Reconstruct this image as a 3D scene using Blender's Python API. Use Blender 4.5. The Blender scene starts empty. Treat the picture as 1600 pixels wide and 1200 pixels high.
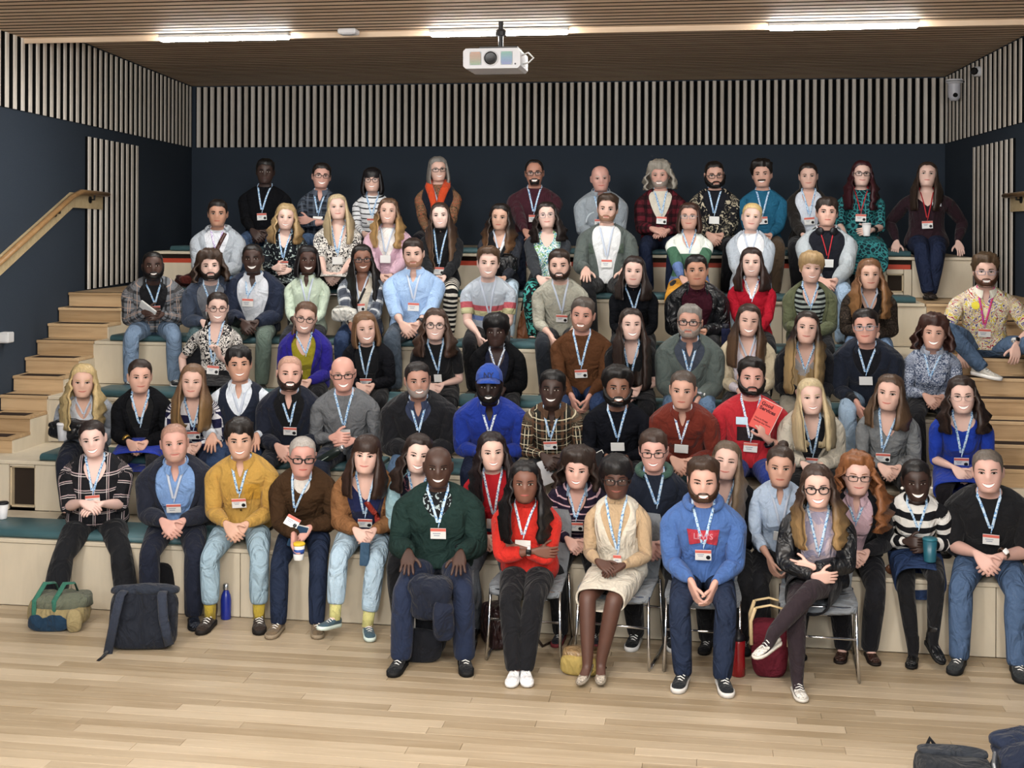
import bpy, bmesh, math, random
from math import sin, cos, pi, sqrt, atan2
from mathutils import Vector as V, Matrix, Quaternion, noise
from mathutils.bvhtree import BVHTree
random.seed(7)
SC = bpy.context.scene
COL = SC.collection

# ------------------------------------------------------------------ camera, world, lights, exposure
F = 2000.0; TH = 0.1536; ZC = 2.725; PX, PY = 800.0, 340.0; ROLL = 0.0035
FW = V((-sin(TH), cos(TH), 0)); RT = V((cos(TH), sin(TH), 0)); UP = V((0, 0, 1))
cam = bpy.data.cameras.new('camera'); camo = bpy.data.objects.new('camera', cam); COL.objects.link(camo)
r_ = RT * cos(ROLL) + UP * sin(ROLL); u_ = UP * cos(ROLL) - RT * sin(ROLL)
M = Matrix.Identity(4)
for i in range(3):
    M[i][0] = r_[i]; M[i][1] = u_[i]; M[i][2] = -FW[i]
M[2][3] = ZC
camo.matrix_world = M
cam.sensor_width = 36; cam.lens = 36 * F / 1600; cam.shift_y = -(600 - PY) / 1600; cam.clip_end = 100
SC.camera = camo
SC.view_settings.view_transform = 'Standard'; SC.view_settings.look = 'None'
SC.view_settings.gamma = 1; SC.view_settings.use_curve_mapping = False
SC.view_settings.exposure = 0.62
W = bpy.data.worlds.new('world'); SC.world = W; W.use_nodes = True
W.node_tree.nodes['Background'].inputs[0].default_value = (0.85, 0.93, 1.0, 1)
W.node_tree.nodes['Background'].inputs[1].default_value = 1.0

def ray(px, py):
    dx, dy = px - PX, py - PY
    a = dx * cos(ROLL) + dy * sin(ROLL); b = -dx * sin(ROLL) + dy * cos(ROLL)
    return FW + RT * (a / F) - UP * (b / F)
def atY(px, py, Y):
    d = ray(px, py); t = Y / d.y
    return V((0, 0, ZC)) + d * t
def atZ(px, py, z):
    d = ray(px, py); t = (z - ZC) / d.z
    return V((0, 0, ZC)) + d * t
def atP(px, py, p0, n):
    d = ray(px, py); o = V((0, 0, ZC))
    return o + d * ((p0 - o).dot(n) / d.dot(n))

ZNEAR, ZFAR, YEDGE = 4.26, 4.44, 10.4
YW = 16.2
def strip_light(name, x, y, z, ln, watts):
    l = bpy.data.lights.new(name, 'AREA'); l.shape = 'RECTANGLE'; l.size = ln; l.size_y = 0.08
    l.energy = watts; l.color = (1.0, 0.98, 0.945)
    o = bpy.data.objects.new(name, l); COL.objects.link(o); o.location = (x, y, z - 0.07)
    return o
STRIPS = []
for (xa, xb, y) in ((250, 455, 61), (678, 892, 57), (1197, 1432, 46)):
    a = atZ(xa, y, ZNEAR - 0.03); b = atZ(xb, y, ZNEAR - 0.03)
    STRIPS.append(((a.x + b.x) / 2, 10.32, 1.13))
for yy in (7.9, 5.4, 2.9, 0.4, -2.1):
    for (x, _, ln) in STRIPS[:3]:
        STRIPS.append((x, yy, ln))
for k, (x, y, ln) in enumerate(STRIPS):
    strip_light('strip_lamp', x, y, ZNEAR, ln, 18 if y > 10 else 12)
# unseen fill lights added around and behind the camera to brighten the room
for yy in (3.2, -0.6):
    for xx in (-3.6, -1.2, 1.2, 3.6):
        l = bpy.data.lights.new('fill_light', 'POINT'); l.energy = 190; l.shadow_soft_size = .28; l.color = (1.0, .975, .94)
        o = bpy.data.objects.new('fill_light', l); COL.objects.link(o); o.location = (xx, yy, 3.45)

# ------------------------------------------------------------------ materials
MATS = {}
def srgb(c):
    if isinstance(c, str):
        c = tuple(int(c[i:i + 2], 16) / 255 for i in (0, 2, 4)); g = .3 * c[0] + .59 * c[1] + .11 * c[2]; c = tuple(x + (g - x) * .10 for x in c)
    return tuple(((x / 12.92) if x <= .04045 else ((x + .055) / 1.055) ** 2.4) for x in c) + (1,)
class NT:
    def __init__(s, name, rough=.8, spec=.3, metal=0):
        m = bpy.data.materials.new(name); m.use_nodes = True; s.m = m; s.t = m.node_tree
        s.b = s.t.nodes['Principled BSDF']; s.b.inputs['Roughness'].default_value = rough
        s.b.inputs['Specular IOR Level'].default_value = spec; s.b.inputs['Metallic'].default_value = metal
    def n(s, typ, **kw):
        nd = s.t.nodes.new(typ)
        for k, v in kw.items():
            if k[0] == '_': setattr(nd, k[1:], v)
            else:
                key = int(k[1:]) if k[0] == 'i' and k[1:].isdigit() else k
                if hasattr(v, 'is_output'): s.t.links.new(v, nd.inputs[key])
                else: nd.inputs[key].default_value = v
        return nd
    def math(s, op, a, b=None, c=None):
        nd = s.t.nodes.new('ShaderNodeMath'); nd.operation = op
        for i, v in enumerate((a, b, c)):
            if v is None: continue
            if hasattr(v, 'is_output'): s.t.links.new(v, nd.inputs[i])
            else: nd.inputs[i].default_value = v
        return nd.outputs[0]
    def mix(s, f, a, b):
        nd = s.t.nodes.new('ShaderNodeMix'); nd.data_type = 'RGBA'
        for i, v in ((0, f), (6, a), (7, b)):
            if hasattr(v, 'is_output'): s.t.links.new(v, nd.inputs[i])
            else: nd.inputs[i].default_value = v
        return nd.outputs[2]
    def ramp(s, f, stops, const=False):
        nd = s.t.nodes.new('ShaderNodeValToRGB'); s.t.links.new(f, nd.inputs[0])
        cr = nd.color_ramp; cr.interpolation = 'CONSTANT' if const else 'LINEAR'
        while len(cr.elements) < len(stops): cr.elements.new(.5)
        for e, (p, c) in zip(cr.elements, stops): e.position = p; e.color = srgb(c)
        return nd.outputs[0]
    def color(s, v):
        if hasattr(v, 'is_output'): s.t.links.new(v, s.b.inputs['Base Color'])
        else: s.b.inputs['Base Color'].default_value = v
    def bump(s, h, strength=.5, dist=.01):
        nd = s.n('ShaderNodeBump', Strength=strength, Distance=dist, Height=h)
        s.t.links.new(nd.outputs[0], s.b.inputs['Normal'])
    def obj(s): return s.n('ShaderNodeTexCoord').outputs['Object']
    def uv(s): return s.n('ShaderNodeTexCoord').outputs['UV']
    def noise(s, vec, scale, detail=3, rough=.55, dist=0):
        return s.n('ShaderNodeTexNoise', Vector=vec, Scale=scale, Detail=detail, Roughness=rough, Distortion=dist).outputs[0]
    def mapp(s, vec, scale):
        return s.n('ShaderNodeMapping', Vector=vec, Scale=scale).outputs[0]
def cached(fn):
    def g(*a):
        k = (fn.__name__,) + a
        if k not in MATS: MATS[k] = fn(*a)
        return MATS[k]
    return g
@cached
def plain(c, rough=.6, spec=.3, metal=0):
    t = NT('plain_' + c, rough, spec, metal); t.color(srgb(c)); return t.m
@cached
def skin(c):
    t = NT('skin_' + c, .48, .4); o = t.obj()
    f = t.noise(o, 14, 2)
    b = srgb(c); g_ = (b[0] + b[1] + b[2]) / 3; b = tuple(lin(x, g_, .14) for x in b[:3]); t.color(t.mix(f, tuple(x * .84 for x in b[:3]) + (1,), tuple(min(1, x * v) for x, v in zip(b[:3], (1.06, .98, .96))) + (1,)))
    return t.m
def folds(t, st=.55):
    o = t.obj(); w = t.noise(t.mapp(o, (1, 1, .7)), 8.5, 3, .5, 1.0); t.bump(w, min(1, st * 1.3), .07)
@cached
def fabric(c, rough=.85, st=.55):
    t = NT('fabric_' + c, rough, .2); o = t.obj(); f = t.noise(o, 90, 2); b = srgb(c)
    t.color(t.mix(f, tuple(x * .82 for x in b[:3]) + (1,), tuple(min(1, x * 1.16) for x in b[:3]) + (1,)))
    folds(t, st); t.b.inputs['Sheen Weight'].default_value = .08
    return t.m
@cached
def denim(c):
    t = NT('denim_' + c, .85, .2); o = t.obj(); f = t.noise(o, 120, 2); g = t.noise(o, 5, 3); b = srgb(c)
    c1 = t.mix(f, tuple(x * .75 for x in b[:3]) + (1,), tuple(min(1, x * 1.2) for x in b[:3]) + (1,))
    t.color(t.mix(t.math('MULTIPLY', g, .45), c1, tuple(min(1, x * 1.35 + .008) for x in b[:3]) + (1,)))
    folds(t, .7); return t.m
@cached
def leather(c):
    t = NT('leather_' + c, .38, .5); t.color(srgb(c)); folds(t, .9); return t.m
@cached
def knit(c):
    t = NT('knit_' + c, .95, .1); o = t.obj(); f = t.noise(o, 60, 2); b = srgb(c)
    t.color(t.mix(f, tuple(x * .75 for x in b[:3]) + (1,), tuple(min(1, x * 1.2) for x in b[:3]) + (1,)))
    w = t.math('ADD', t.noise(o, 8, 3, .5, .9), t.math('MULTIPLY', f, .06)); t.bump(w, .7, .075)
    return t.m
@cached
def plaid(base, lines):
    """lines: tuple of (colour, axis, frequency per metre, width fraction, phase, opacity)"""
    t = NT('plaid_' + base, .85, .2); uv = t.n('ShaderNodeSeparateXYZ', Vector=t.uv())
    cur = srgb(base)
    for (c, ax, fr, wd, ph, op) in lines:
        v = t.math('FRACT', t.math('MULTIPLY_ADD', uv.outputs[ax], fr * 1.4, ph + 20))
        m = t.math('MULTIPLY', t.math('LESS_THAN', v, wd), op)
        cur = t.mix(m, cur, srgb(c))
    t.color(cur); folds(t); return t.m
@cached
def stripes(c1, c2, fr, wd, ph=0.0):
    t = NT('stripes_' + c1, .85, .2); uv = t.n('ShaderNodeSeparateXYZ', Vector=t.uv())
    wob = t.math('MULTIPLY', t.noise(t.uv(), 9, 1), .35)
    v = t.math('FRACT', t.math('ADD', t.math('MULTIPLY_ADD', uv.outputs[1], fr, ph + 20), wob))
    t.color(t.mix(t.math('LESS_THAN', v, wd), srgb(c1), srgb(c2))); folds(t); return t.m
@cached
def blotch(c1, c2, scale, th, dist=1.0, c3=None):
    t = NT('print_' + c1, .8, .2); uv = t.uv()
    v = t.noise(uv, scale, 1.5, .5, dist)
    cur = t.mix(t.math('GREATER_THAN', v, th), srgb(c1), srgb(c2))
    if c3:
        v2 = t.noise(t.mapp(uv, (1.3, .9, 1)), scale * .8, 1.5, .5, dist)
        cur = t.mix(t.math('GREATER_THAN', v2, .62), cur, srgb(c3))
    t.color(cur); folds(t, .5); return t.m
@cached
def multi(cols, scale, dist=1.5):
    t = NT('multi_print', .8, .2); v = t.noise(t.uv(), scale, 1, .5, dist)
    n = len(cols); st = [(0, cols[0])] + [(.33 + .34 * i / (n - 1), c) for i, c in enumerate(cols[1:], 0)]
    t.color(t.ramp(v, st, True)); folds(t, .5); return t.m
@cached
def cells(c1, c2, scale, th):
    t = NT('cells_' + c1, .8, .2)
    v = t.n('ShaderNodeTexVoronoi', _feature='DISTANCE_TO_EDGE', Vector=t.uv(), Scale=scale).outputs['Distance']
    t.color(t.mix(t.math('LESS_THAN', v, th), srgb(c1), srgb(c2))); folds(t, .5); return t.m
@cached
def checker(c1, c2, scale):
    t = NT('checker_' + c1, .8, .2); uv = t.uv()
    w = t.n('ShaderNodeMix', _data_type='VECTOR'); nz = t.n('ShaderNodeTexNoise', Vector=uv, Scale=6.0)
    off = t.n('ShaderNodeVectorMath', _operation='SCALE', i0=nz.outputs['Color'], Scale=.06)
    ad = t.n('ShaderNodeVectorMath', _operation='ADD', i0=uv, i1=off.outputs[0])
    t.color(t.n('ShaderNodeTexChecker', Vector=ad.outputs[0], Color1=srgb(c1), Color2=srgb(c2), Scale=scale).outputs[0])
    folds(t, .5); return t.m
@cached
def bands(stops):
    """colour blocks by height above the seat (uv v), stops: ((z, colour), ...)"""
    t = NT('bands', .9, .15); uv = t.n('ShaderNodeSeparateXYZ', Vector=t.uv())
    t.color(t.ramp(uv.outputs[1], list(stops), True)); folds(t); return t.m
@cached
def hairm(c, c2=None, z2=-.12):
    t = NT('hair_' + c, .45, .35); o = t.obj()
    f = t.noise(t.mapp(o, (110, 110, 7)), 1, 3); b = srgb(c)
    cur = t.mix(f, tuple(x * .45 for x in b[:3]) + (1,), tuple(min(1, x * 1.5) for x in b[:3]) + (1,))
    if c2:
        b2 = srgb(c2); cur2 = t.mix(f, tuple(x * .55 for x in b2[:3]) + (1,), tuple(min(1, x * 1.3) for x in b2[:3]) + (1,))
        z = t.n('ShaderNodeSeparateXYZ', Vector=o).outputs[2]
        mr = t.n('ShaderNodeMapRange', Value=z); mr.inputs[1].default_value = z2 + .07; mr.inputs[2].default_value = z2 - .07
        cur = t.mix(mr.outputs[0], cur, cur2)
    t.color(cur); t.bump(f, .5, .006); return t.m
@cached
def ribbon(c1, c2):
    t = NT('ribbon_' + c1, .7, .2); o = t.obj()
    v = t.n('ShaderNodeTexVoronoi', Vector=o, Scale=75.0).outputs['Distance']
    t.color(t.mix(t.math('LESS_THAN', v, .42), srgb(c1), srgb(c2))); return t.m
@cached
def emit(c, s):
    t = NT('emit_' + c); t.color(srgb(c)); t.b.inputs['Emission Color'].default_value = srgb(c)
    t.b.inputs['Emission Strength'].default_value = s; return t.m
@cached
def lensm():
    m = bpy.data.materials.new('spectacle_lens'); m.use_nodes = True; nt = m.node_tree; nt.nodes.clear()
    o = nt.nodes.new('ShaderNodeOutputMaterial'); mx = nt.nodes.new('ShaderNodeMixShader')
    a = nt.nodes.new('ShaderNodeBsdfTransparent'); b = nt.nodes.new('ShaderNodeBsdfGlossy'); b.inputs['Roughness'].default_value = .3
    mx.inputs[0].default_value = .025
    nt.links.new(a.outputs[0], mx.inputs[1]); nt.links.new(b.outputs[0], mx.inputs[2]); nt.links.new(mx.outputs[0], o.inputs[0])
    return m
@cached
def wood(c1, c2, ax=0, sc=1.0, rough=.5, rnd=.35):
    """grain runs along axis ax of the object; each board shifts the grain and the tone by its own random number"""
    t = NT('wood_' + c1, rough, .35); o = t.obj()
    inf = t.n('ShaderNodeObjectInfo')
    ad = t.n('ShaderNodeVectorMath', _operation='ADD', i0=o, i1=inf.outputs['Location'])
    s = [38 * sc, 38 * sc, 38 * sc]; s[ax] = 2.2 * sc
    f = t.noise(t.mapp(ad.outputs[0], tuple(s)), 1, 4, .6, .6)
    s2 = [9 * sc, 9 * sc, 9 * sc]; s2[ax] = 1.0 * sc
    g = t.noise(t.mapp(ad.outputs[0], tuple(s2)), 1, 3, .6, 1.2)
    h = t.math('MULTIPLY_ADD', f, .45, t.math('MULTIPLY', g, .55))
    h = t.math('ADD', h, t.math('MULTIPLY', t.math('SUBTRACT', inf.outputs['Random'], .5), rnd))
    t.color(t.ramp(h, [(.25, c2), (.72, c1)])); t.bump(f, .12, .004)
    return t.m
@cached
def ply(c):
    t = NT('plywood_' + c, .55, .3); o = t.obj(); inf = t.n('ShaderNodeObjectInfo')
    ad = t.n('ShaderNodeVectorMath', _operation='ADD', i0=o, i1=inf.outputs['Location'])
    f = t.noise(t.mapp(ad.outputs[0], (7, 7, 1.6)), 1, 5, .65, 1.5); b = srgb(c)
    t.color(t.mix(f, tuple(x * .84 for x in b[:3]) + (1,), tuple(min(1, x * 1.1) for x in b[:3]) + (1,)))
    return t.m

# ------------------------------------------------------------------ object helpers
def obj(name, verts, faces, mats, parent=None, smooth=False, fm=None, uvs=None, sub=0, mw=None):
    me = bpy.data.meshes.new(name); me.from_pydata([tuple(v) for v in verts], [], faces)
    if not isinstance(mats, (list, tuple)): mats = [mats]
    for m in mats: me.materials.append(m)
    if fm: me.polygons.foreach_set('material_index', fm)
    if smooth: me.polygons.foreach_set('use_smooth', [True] * len(me.polygons))
    if uvs:
        l = me.uv_layers.new(name='uv'); idx = [0] * len(me.loops); me.loops.foreach_get('vertex_index', idx)
        fl = []
        for i in idx: fl += [uvs[i][0], uvs[i][1]]
        l.data.foreach_set('uv', fl)
    return linkobj(name, me, parent, sub, mw)
def linkobj(name, me, parent=None, sub=0, mw=None):
    o = bpy.data.objects.new(name, me); COL.objects.link(o)
    if parent: o.parent = parent
    if mw is not None: o.matrix_local = mw
    if sub:
        s = o.modifiers.new('sub', 'SUBSURF'); s.levels = sub; s.render_levels = sub
    return o
def tag(o, label=None, cat=None, group=None, kind=None):
    for k, v in (('label', label), ('category', cat), ('group', group), ('kind', kind)):
        if v: o[k] = v
    return o
def empty(name, loc, rz=0):
    o = bpy.data.objects.new(name, None); COL.objects.link(o); o.location = loc; o.rotation_euler = (0, 0, rz)
    o.empty_display_size = .05
    return o
class MB:
    """collects shapes for one mesh"""
    def __init__(s): s.v = []; s.f = []; s.fm = []
    def add(s, vs, fs, mi=0):
        k = len(s.v); s.v += [V(x) for x in vs]; s.f += [tuple(i + k for i in f) for f in fs]; s.fm += [mi] * len(fs)
    def box(s, c, d, mi=0, rz=0, bev=0, mat=None):
        x, y, z = (q / 2 for q in d); b = min(bev, x * .9, y * .9, z * .9)
        vs = []
        if b <= 0:
            for sz in (-1, 1):
                for sx, sy in ((-1, -1), (1, -1), (1, 1), (-1, 1)): vs.append(V((sx * x, sy * y, sz * z)))
            fs = [(3, 2, 1, 0), (4, 5, 6, 7)] + [(i, (i + 1) % 4, (i + 1) % 4 + 4, i + 4) for i in range(4)]
        else:
            rings = []
            for (zz, ins) in ((-z, b), (-z + b, 0), (z - b, 0), (z, b)):
                rg = []
                for sx, sy in ((-1, -1), (1, -1), (1, 1), (-1, 1)):
                    X, Y2 = sx * (x - ins), sy * (y - ins); bb = b if not ins else b * .3
                    if sx * sy > 0: rg += [(X, Y2 - sy * bb, zz), (X - sx * bb, Y2, zz)] if sx > 0 else [(X, Y2 - sy * bb, zz), (X - sx * bb, Y2, zz)]
                    else: rg += [(X - sx * bb, Y2, zz), (X, Y2 - sy * bb, zz)]
                rings.append(rg)
            # order the eight corners round each ring by angle
            fs = []
            for rg in rings:
                rg.sort(key=lambda p: atan2(p[1] / y, p[0] / x)); vs += [V(p) for p in rg]
            for k in range(3):
                for i in range(8): fs.append((k * 8 + i, k * 8 + (i + 1) % 8, k * 8 + 8 + (i + 1) % 8, k * 8 + 8 + i))
            fs.append(tuple(range(7, -1, -1))); fs.append(tuple(range(24, 32)))
        Mx = Matrix.Translation(c) @ (mat.to_4x4() if mat else Matrix.Rotation(rz, 4, 'Z'))
        s.add([Mx @ v for v in vs], fs, mi)
    def tube(s, pts, rad, n=8, mi=0, cap=True, flat=1.0, up=None):
        pts = [V(p) for p in pts]; m = len(pts)
        if not isinstance(rad, (list, tuple)): rad = [rad] * m
        rings = tube_rings(pts, [(r, r * flat) for r in rad], n, up)
        k = len(s.v); fs = []
        for i in range(m - 1):
            for j in range(n): fs.append((i * n + j, i * n + (j + 1) % n, (i + 1) * n + (j + 1) % n, (i + 1) * n + j))
        if cap: fs += [tuple(range(n - 1, -1, -1)), tuple(range((m - 1) * n, m * n))]
        s.add([p for r in rings for p in r], fs, mi)
    def lathe(s, prof, c=(0, 0, 0), n=16, mi=0, mat=None):
        vs = []; fs = []; Mx = Matrix.Translation(c) @ (mat.to_4x4() if mat else Matrix.Identity(4))
        for r, z in prof:
            for j in range(n): vs.append(Mx @ V((r * cos(2 * pi * j / n), r * sin(2 * pi * j / n), z)))
        for i in range(len(prof) - 1):
            for j in range(n): fs.append((i * n + j, i * n + (j + 1) % n, (i + 1) * n + (j + 1) % n, (i + 1) * n + j))
        fs += [tuple(range(n - 1, -1, -1)), tuple(range((len(prof) - 1) * n, len(prof) * n))]
        s.add(vs, fs, mi)
    def build(s, name, mats, parent=None, smooth=False, sub=0, mw=None):
        return obj(name, s.v, s.f, mats, parent, smooth, s.fm, None, sub, mw)
def tube_rings(pts, rad, n, up=None):
    m = len(pts); rings = []
    for i in range(m):
        t = (pts[min(i + 1, m - 1)] - pts[max(i - 1, 0)]).normalized()
        if i == 0:
            u = V(up) if up else (V((1, 0, 0)) if abs(t.x) < .8 else V((0, 1, 0)))
        u = (u - t * u.dot(t)).normalized(); w = t.cross(u)
        rings.append([pts[i] + u * (rad[i][0] * cos(2 * pi * j / n)) + w * (rad[i][1] * sin(2 * pi * j / n)) for j in range(n)])
    return rings
def lin(a, b, t): return a + (b - a) * t
def interp(tab, x):
    if x <= tab[0][0]: return tab[0][1:]
    for p, q in zip(tab, tab[1:]):
        if x <= q[0]:
            t = (x - p[0]) / (q[0] - p[0]); return tuple(lin(a, b, t) for a, b in zip(p[1:], q[1:]))
    return tab[-1][1:]
# ------------------------------------------------------------------ people: canonical head
HT = [  # z, half width, front, back, front drop, back lift
    (-.095, .054, .036, .070, -.022, .012), (-.098, .057, .072, .077, -.020, .030), (-.095, .052, .090, .086, -.014, .045),
    (-.078, .062, .0955, .093, -.008, .045), (-.060, .0675, .0965, .098, -.002, .035), (-.042, .071, .095, .102, 0, .025),
    (-.022, .073, .094, .105, 0, .015), (.000, .074, .0905, .107, 0, .005), (.024, .075, .097, .108, 0, 0),
    (.055, .074, .094, .107, 0, 0), (.083, .066, .080, .097, 0, 0), (.104, .048, .056, .074, 0, 0), (.116, .024, .026, .038, 0, 0)]
NC = 24
def colang(j):
    t = (j % NC) / 12.0
    if t > 1: return 2 * pi - colang(NC - j % NC) if j % NC else 0
    return pi * t - .3 * sin(pi * t)
ANG = [colang(j) for j in range(NC)]
def sup(c, p): return (1 if c >= 0 else -1) * abs(c) ** (2 / p)
def head_row(a, r):
    z, w, f, b, dzf, dzb = r; ca, sa = cos(a), sin(a)
    return V((w * sup(sa, 2.25), -(f if ca > 0 else b) * sup(ca, 2.15), z + dzf * max(ca, 0) + dzb * max(-ca, 0)))
def head_s(a, z): return head_row(a, (z,) + interp(HT, z))
HDISP = {(6, 0): .027, (6, 1): .010, (5, 0): .008, (5, 1): .002, (7, 0): .013, (7, 1): .003, (8, 0): .003, (7, 2): -.009, (7, 3): -.011, (7, 4): -.005, (5, 3): .003, (5, 4): .003,
         (6, 3): .004, (6, 4): .003, (4, 0): .004, (4, 1): .003, (2, 0): .005, (2, 1): .004, (8, 2): .002, (8, 3): .002, (3, 0): -.001}
def head_grid():
    g = []
    for i, r in enumerate(HT):
        row = []
        for j in range(NC):
            p = head_row(ANG[j], r); d = HDISP.get((i, min(j, NC - j)), 0)
            if d: p += V((sin(ANG[j]) * .4, -1, 0)).normalized() * d
            row.append(p)
        g.append(row)
    return g
HG = head_grid()
def _canon():
    vs = [p for r in HG for p in r]; n = len(HG)
    fs = [(i * NC + j, i * NC + (j + 1) % NC, (i + 1) * NC + (j + 1) % NC, (i + 1) * NC + j) for i in range(n - 1) for j in range(NC)]
    o = obj('tmp', vs, fs, [], sub=1); dg = bpy.context.evaluated_depsgraph_get(); e = o.evaluated_get(dg).to_mesh()
    t = BVHTree.FromPolygons([v.co.copy() for v in e.vertices], [tuple(p.vertices) for p in e.polygons])
    me = o.data; bpy.data.objects.remove(o); bpy.data.meshes.remove(me); return t
HB = _canon()
def face_y(x, z):
    h = HB.ray_cast(V((x, -1, z)), V((0, 1, 0)))[0]
    return h.y if h else -.05
MESHC = {}
def cmesh(key, fn):
    """a mesh built once and shared: fn returns (verts, faces, face material indices, materials)"""
    if key not in MESHC:
        v, f, fm, ms = fn(); me = bpy.data.meshes.new(key[0]); me.from_pydata([tuple(p) for p in v], [], f)
        for m in ms: me.materials.append(m)
        me.polygons.foreach_set('material_index', fm); me.polygons.foreach_set('use_smooth', [True] * len(f)); MESHC[key] = me
    return MESHC[key]
def eye_mesh(side, squint, iris):
    def fn():
        mb = MB(); cx = side * .0315; hw, hh = .0150, .0062 * squint + .001; n = 12
        def P(x, z, d): return V((x, face_y(x, z) - d, z))
        c = P(cx, 0, .0035); ring = []
        for k in range(n):
            a = 2 * pi * k / n; x = cx + hw * cos(a); z = hh * sin(a) * (1.0 if sin(a) > 0 else .75) + .001
            ring.append(P(x, z, .0012))
        mb.add([c] + ring, [(0, 1 + k, 1 + (k + 1) % n) for k in range(n)], 0)
        ri = .0068; ring = [P(cx + ri * cos(2 * pi * k / 10), min(max(ri * sin(2 * pi * k / 10), -hh * .75), hh) + .001, .004) for k in range(10)]
        mb.add([P(cx, .001, .005)] + ring, [(0, 1 + k, 1 + (k + 1) % 10) for k in range(10)], 1)
        top = []; bot = []
        for k in range(7):
            t = k / 6; x = cx + hw * 1.1 * (2 * t - 1); z = hh * sqrt(max(0, 1 - (2 * t - 1) ** 2)) + .001
            top.append(P(x, z + .0042, .003)); bot.append(P(x, z - .0002, .0042))
        mb.add(top + bot, [(k, k + 1, k + 8, k + 7) for k in range(6)], 2)
        return mb.v, mb.f, mb.fm, [plain('b9b1aa', .35), plain(iris, .25), plain('1d1512', .7)]
    return cmesh(('eye', side, squint, iris), fn)
def brow_mesh(side, c, th):
    def fn():
        vs = []; n = 8
        for k in range(n):
            t = k / (n - 1); x = side * (.014 + .036 * t); z = .019 + .007 * sin(t * 2.2) - .003 * t; h = th * 1.25 * (1 - .5 * t) * (1 if 0 < k < n - 1 else .5)
            y = face_y(x, z); vs += [V((x, y - .001, z + h)), V((x, y - .005, z)), V((x, y - .001, z - h))]
        fs = []
        for k in range(n - 1):
            for q in (0, 1): fs.append((3 * k + q, 3 * k + q + 1, 3 * k + q + 4, 3 * k + q + 3))
        return vs, fs, [0] * len(fs), [plain(c, .8)]
    return cmesh(('eyebrow', side, c, th), fn)
def mouth_mesh(kind, lip):
    """0 closed, 1 closed smile, 2 smile showing teeth, 3 broad open grin"""
    def fn():
        hw = (.026, .030, .032, .0345)[kind]; up = (.0005, .006, .0085, .0095)[kind]; op = (0, 0, .0120, .0180)[kind]; n = 13
        ul, ll = (.0048, .0042, .0036, .0034)[kind], (.0060, .0052, .0046, .0044)[kind]
        rows = []
        for k in range(n):
            t = 2 * k / (n - 1) - 1; x = t * hw; e = 1 - t * t; z0 = -.0625 + up * t * t
            zt = z0 + .0015 * e; zb = z0 - op * e ** .8
            cup = .0012 * (1 - min(1, abs(t) * 5))
            zs = [zt + ul * e ** .6 - cup, zt, zb, zb - ll * e ** .7]
            rows.append((x, zs))
        vs = []
        for x, zs in rows:
            y = face_y(x, zs[1])
            vs += [V((x, face_y(x, zs[0]) - .0008, zs[0])), V((x, y - .0040, zs[1])), V((x, y - .0010, zs[1] - .0006)), V((x, face_y(x, zs[2]) - .0010, zs[2] + .0006)),
                   V((x, face_y(x, zs[2]) - .0040, zs[2])), V((x, face_y(x, zs[3]) - .0008, zs[3]))]
        fs = []; fm = []
        for k in range(n - 1):
            for q in range(5):
                if kind < 2 and q in (1, 3): pass
                fs.append((6 * k + q, 6 * k + q + 1, 6 * k + q + 7, 6 * k + q + 6)); fm.append((0, 0, 1 if kind > 1 else 2, 0, 0)[q])
        return vs, fs, fm, [plain(lip, .45, .4), plain('f0ece6', .3), plain('3a1c1a', .8)]
    return cmesh(('mouth', kind, lip), fn)
def glasses_mesh(c, rnd, th):
    def fn():
        mb = MB(); yl = min(face_y(.033, -.002), face_y(.012, .0)) - .012
        for s in (-1, 1):
            pts = []; n = 16; hw, hh = .0255, (.0215 if rnd else .0170); p = 2.3 if rnd else 3.6
            for k in range(n):
                a = 2 * pi * k / n; x = s * .0335 + hw * sup(cos(a), p); pts.append(V((x, yl + max(0, abs(x) - .04) * .35, -.003 + hh * sup(sin(a), p))))
            rg = []
            for k in range(n):
                q = pts[k]; d = (q - V((s * .0335, q.y, -.003))).normalized()
                rg.append([q + d * th, q + V((0, -th, 0)), q - d * th, q + V((0, th, 0))])
            mb.add([x for r in rg for x in r], [(4 * k + j, 4 * k + (j + 1) % 4, 4 * ((k + 1) % n) + (j + 1) % 4, 4 * ((k + 1) % n) + j) for k in range(n) for j in range(4)])
            mb.add(pts, [tuple(range(n))], 1)
            mb.tube([(s * .058, yl + .008, .003), (s * .074, yl + .045, .004), (s * .081, .012, .002), (s * .081, .03, -.012)], th * .9, 5)
        mb.tube([(-.009, yl, .002), (0, yl - .002, .005), (.009, yl, .002)], th, 5)
        return mb.v, mb.f, mb.fm, [plain(c, .35, .5), lensm()]
    return cmesh(('glasses', c, rnd, th), fn)
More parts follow.
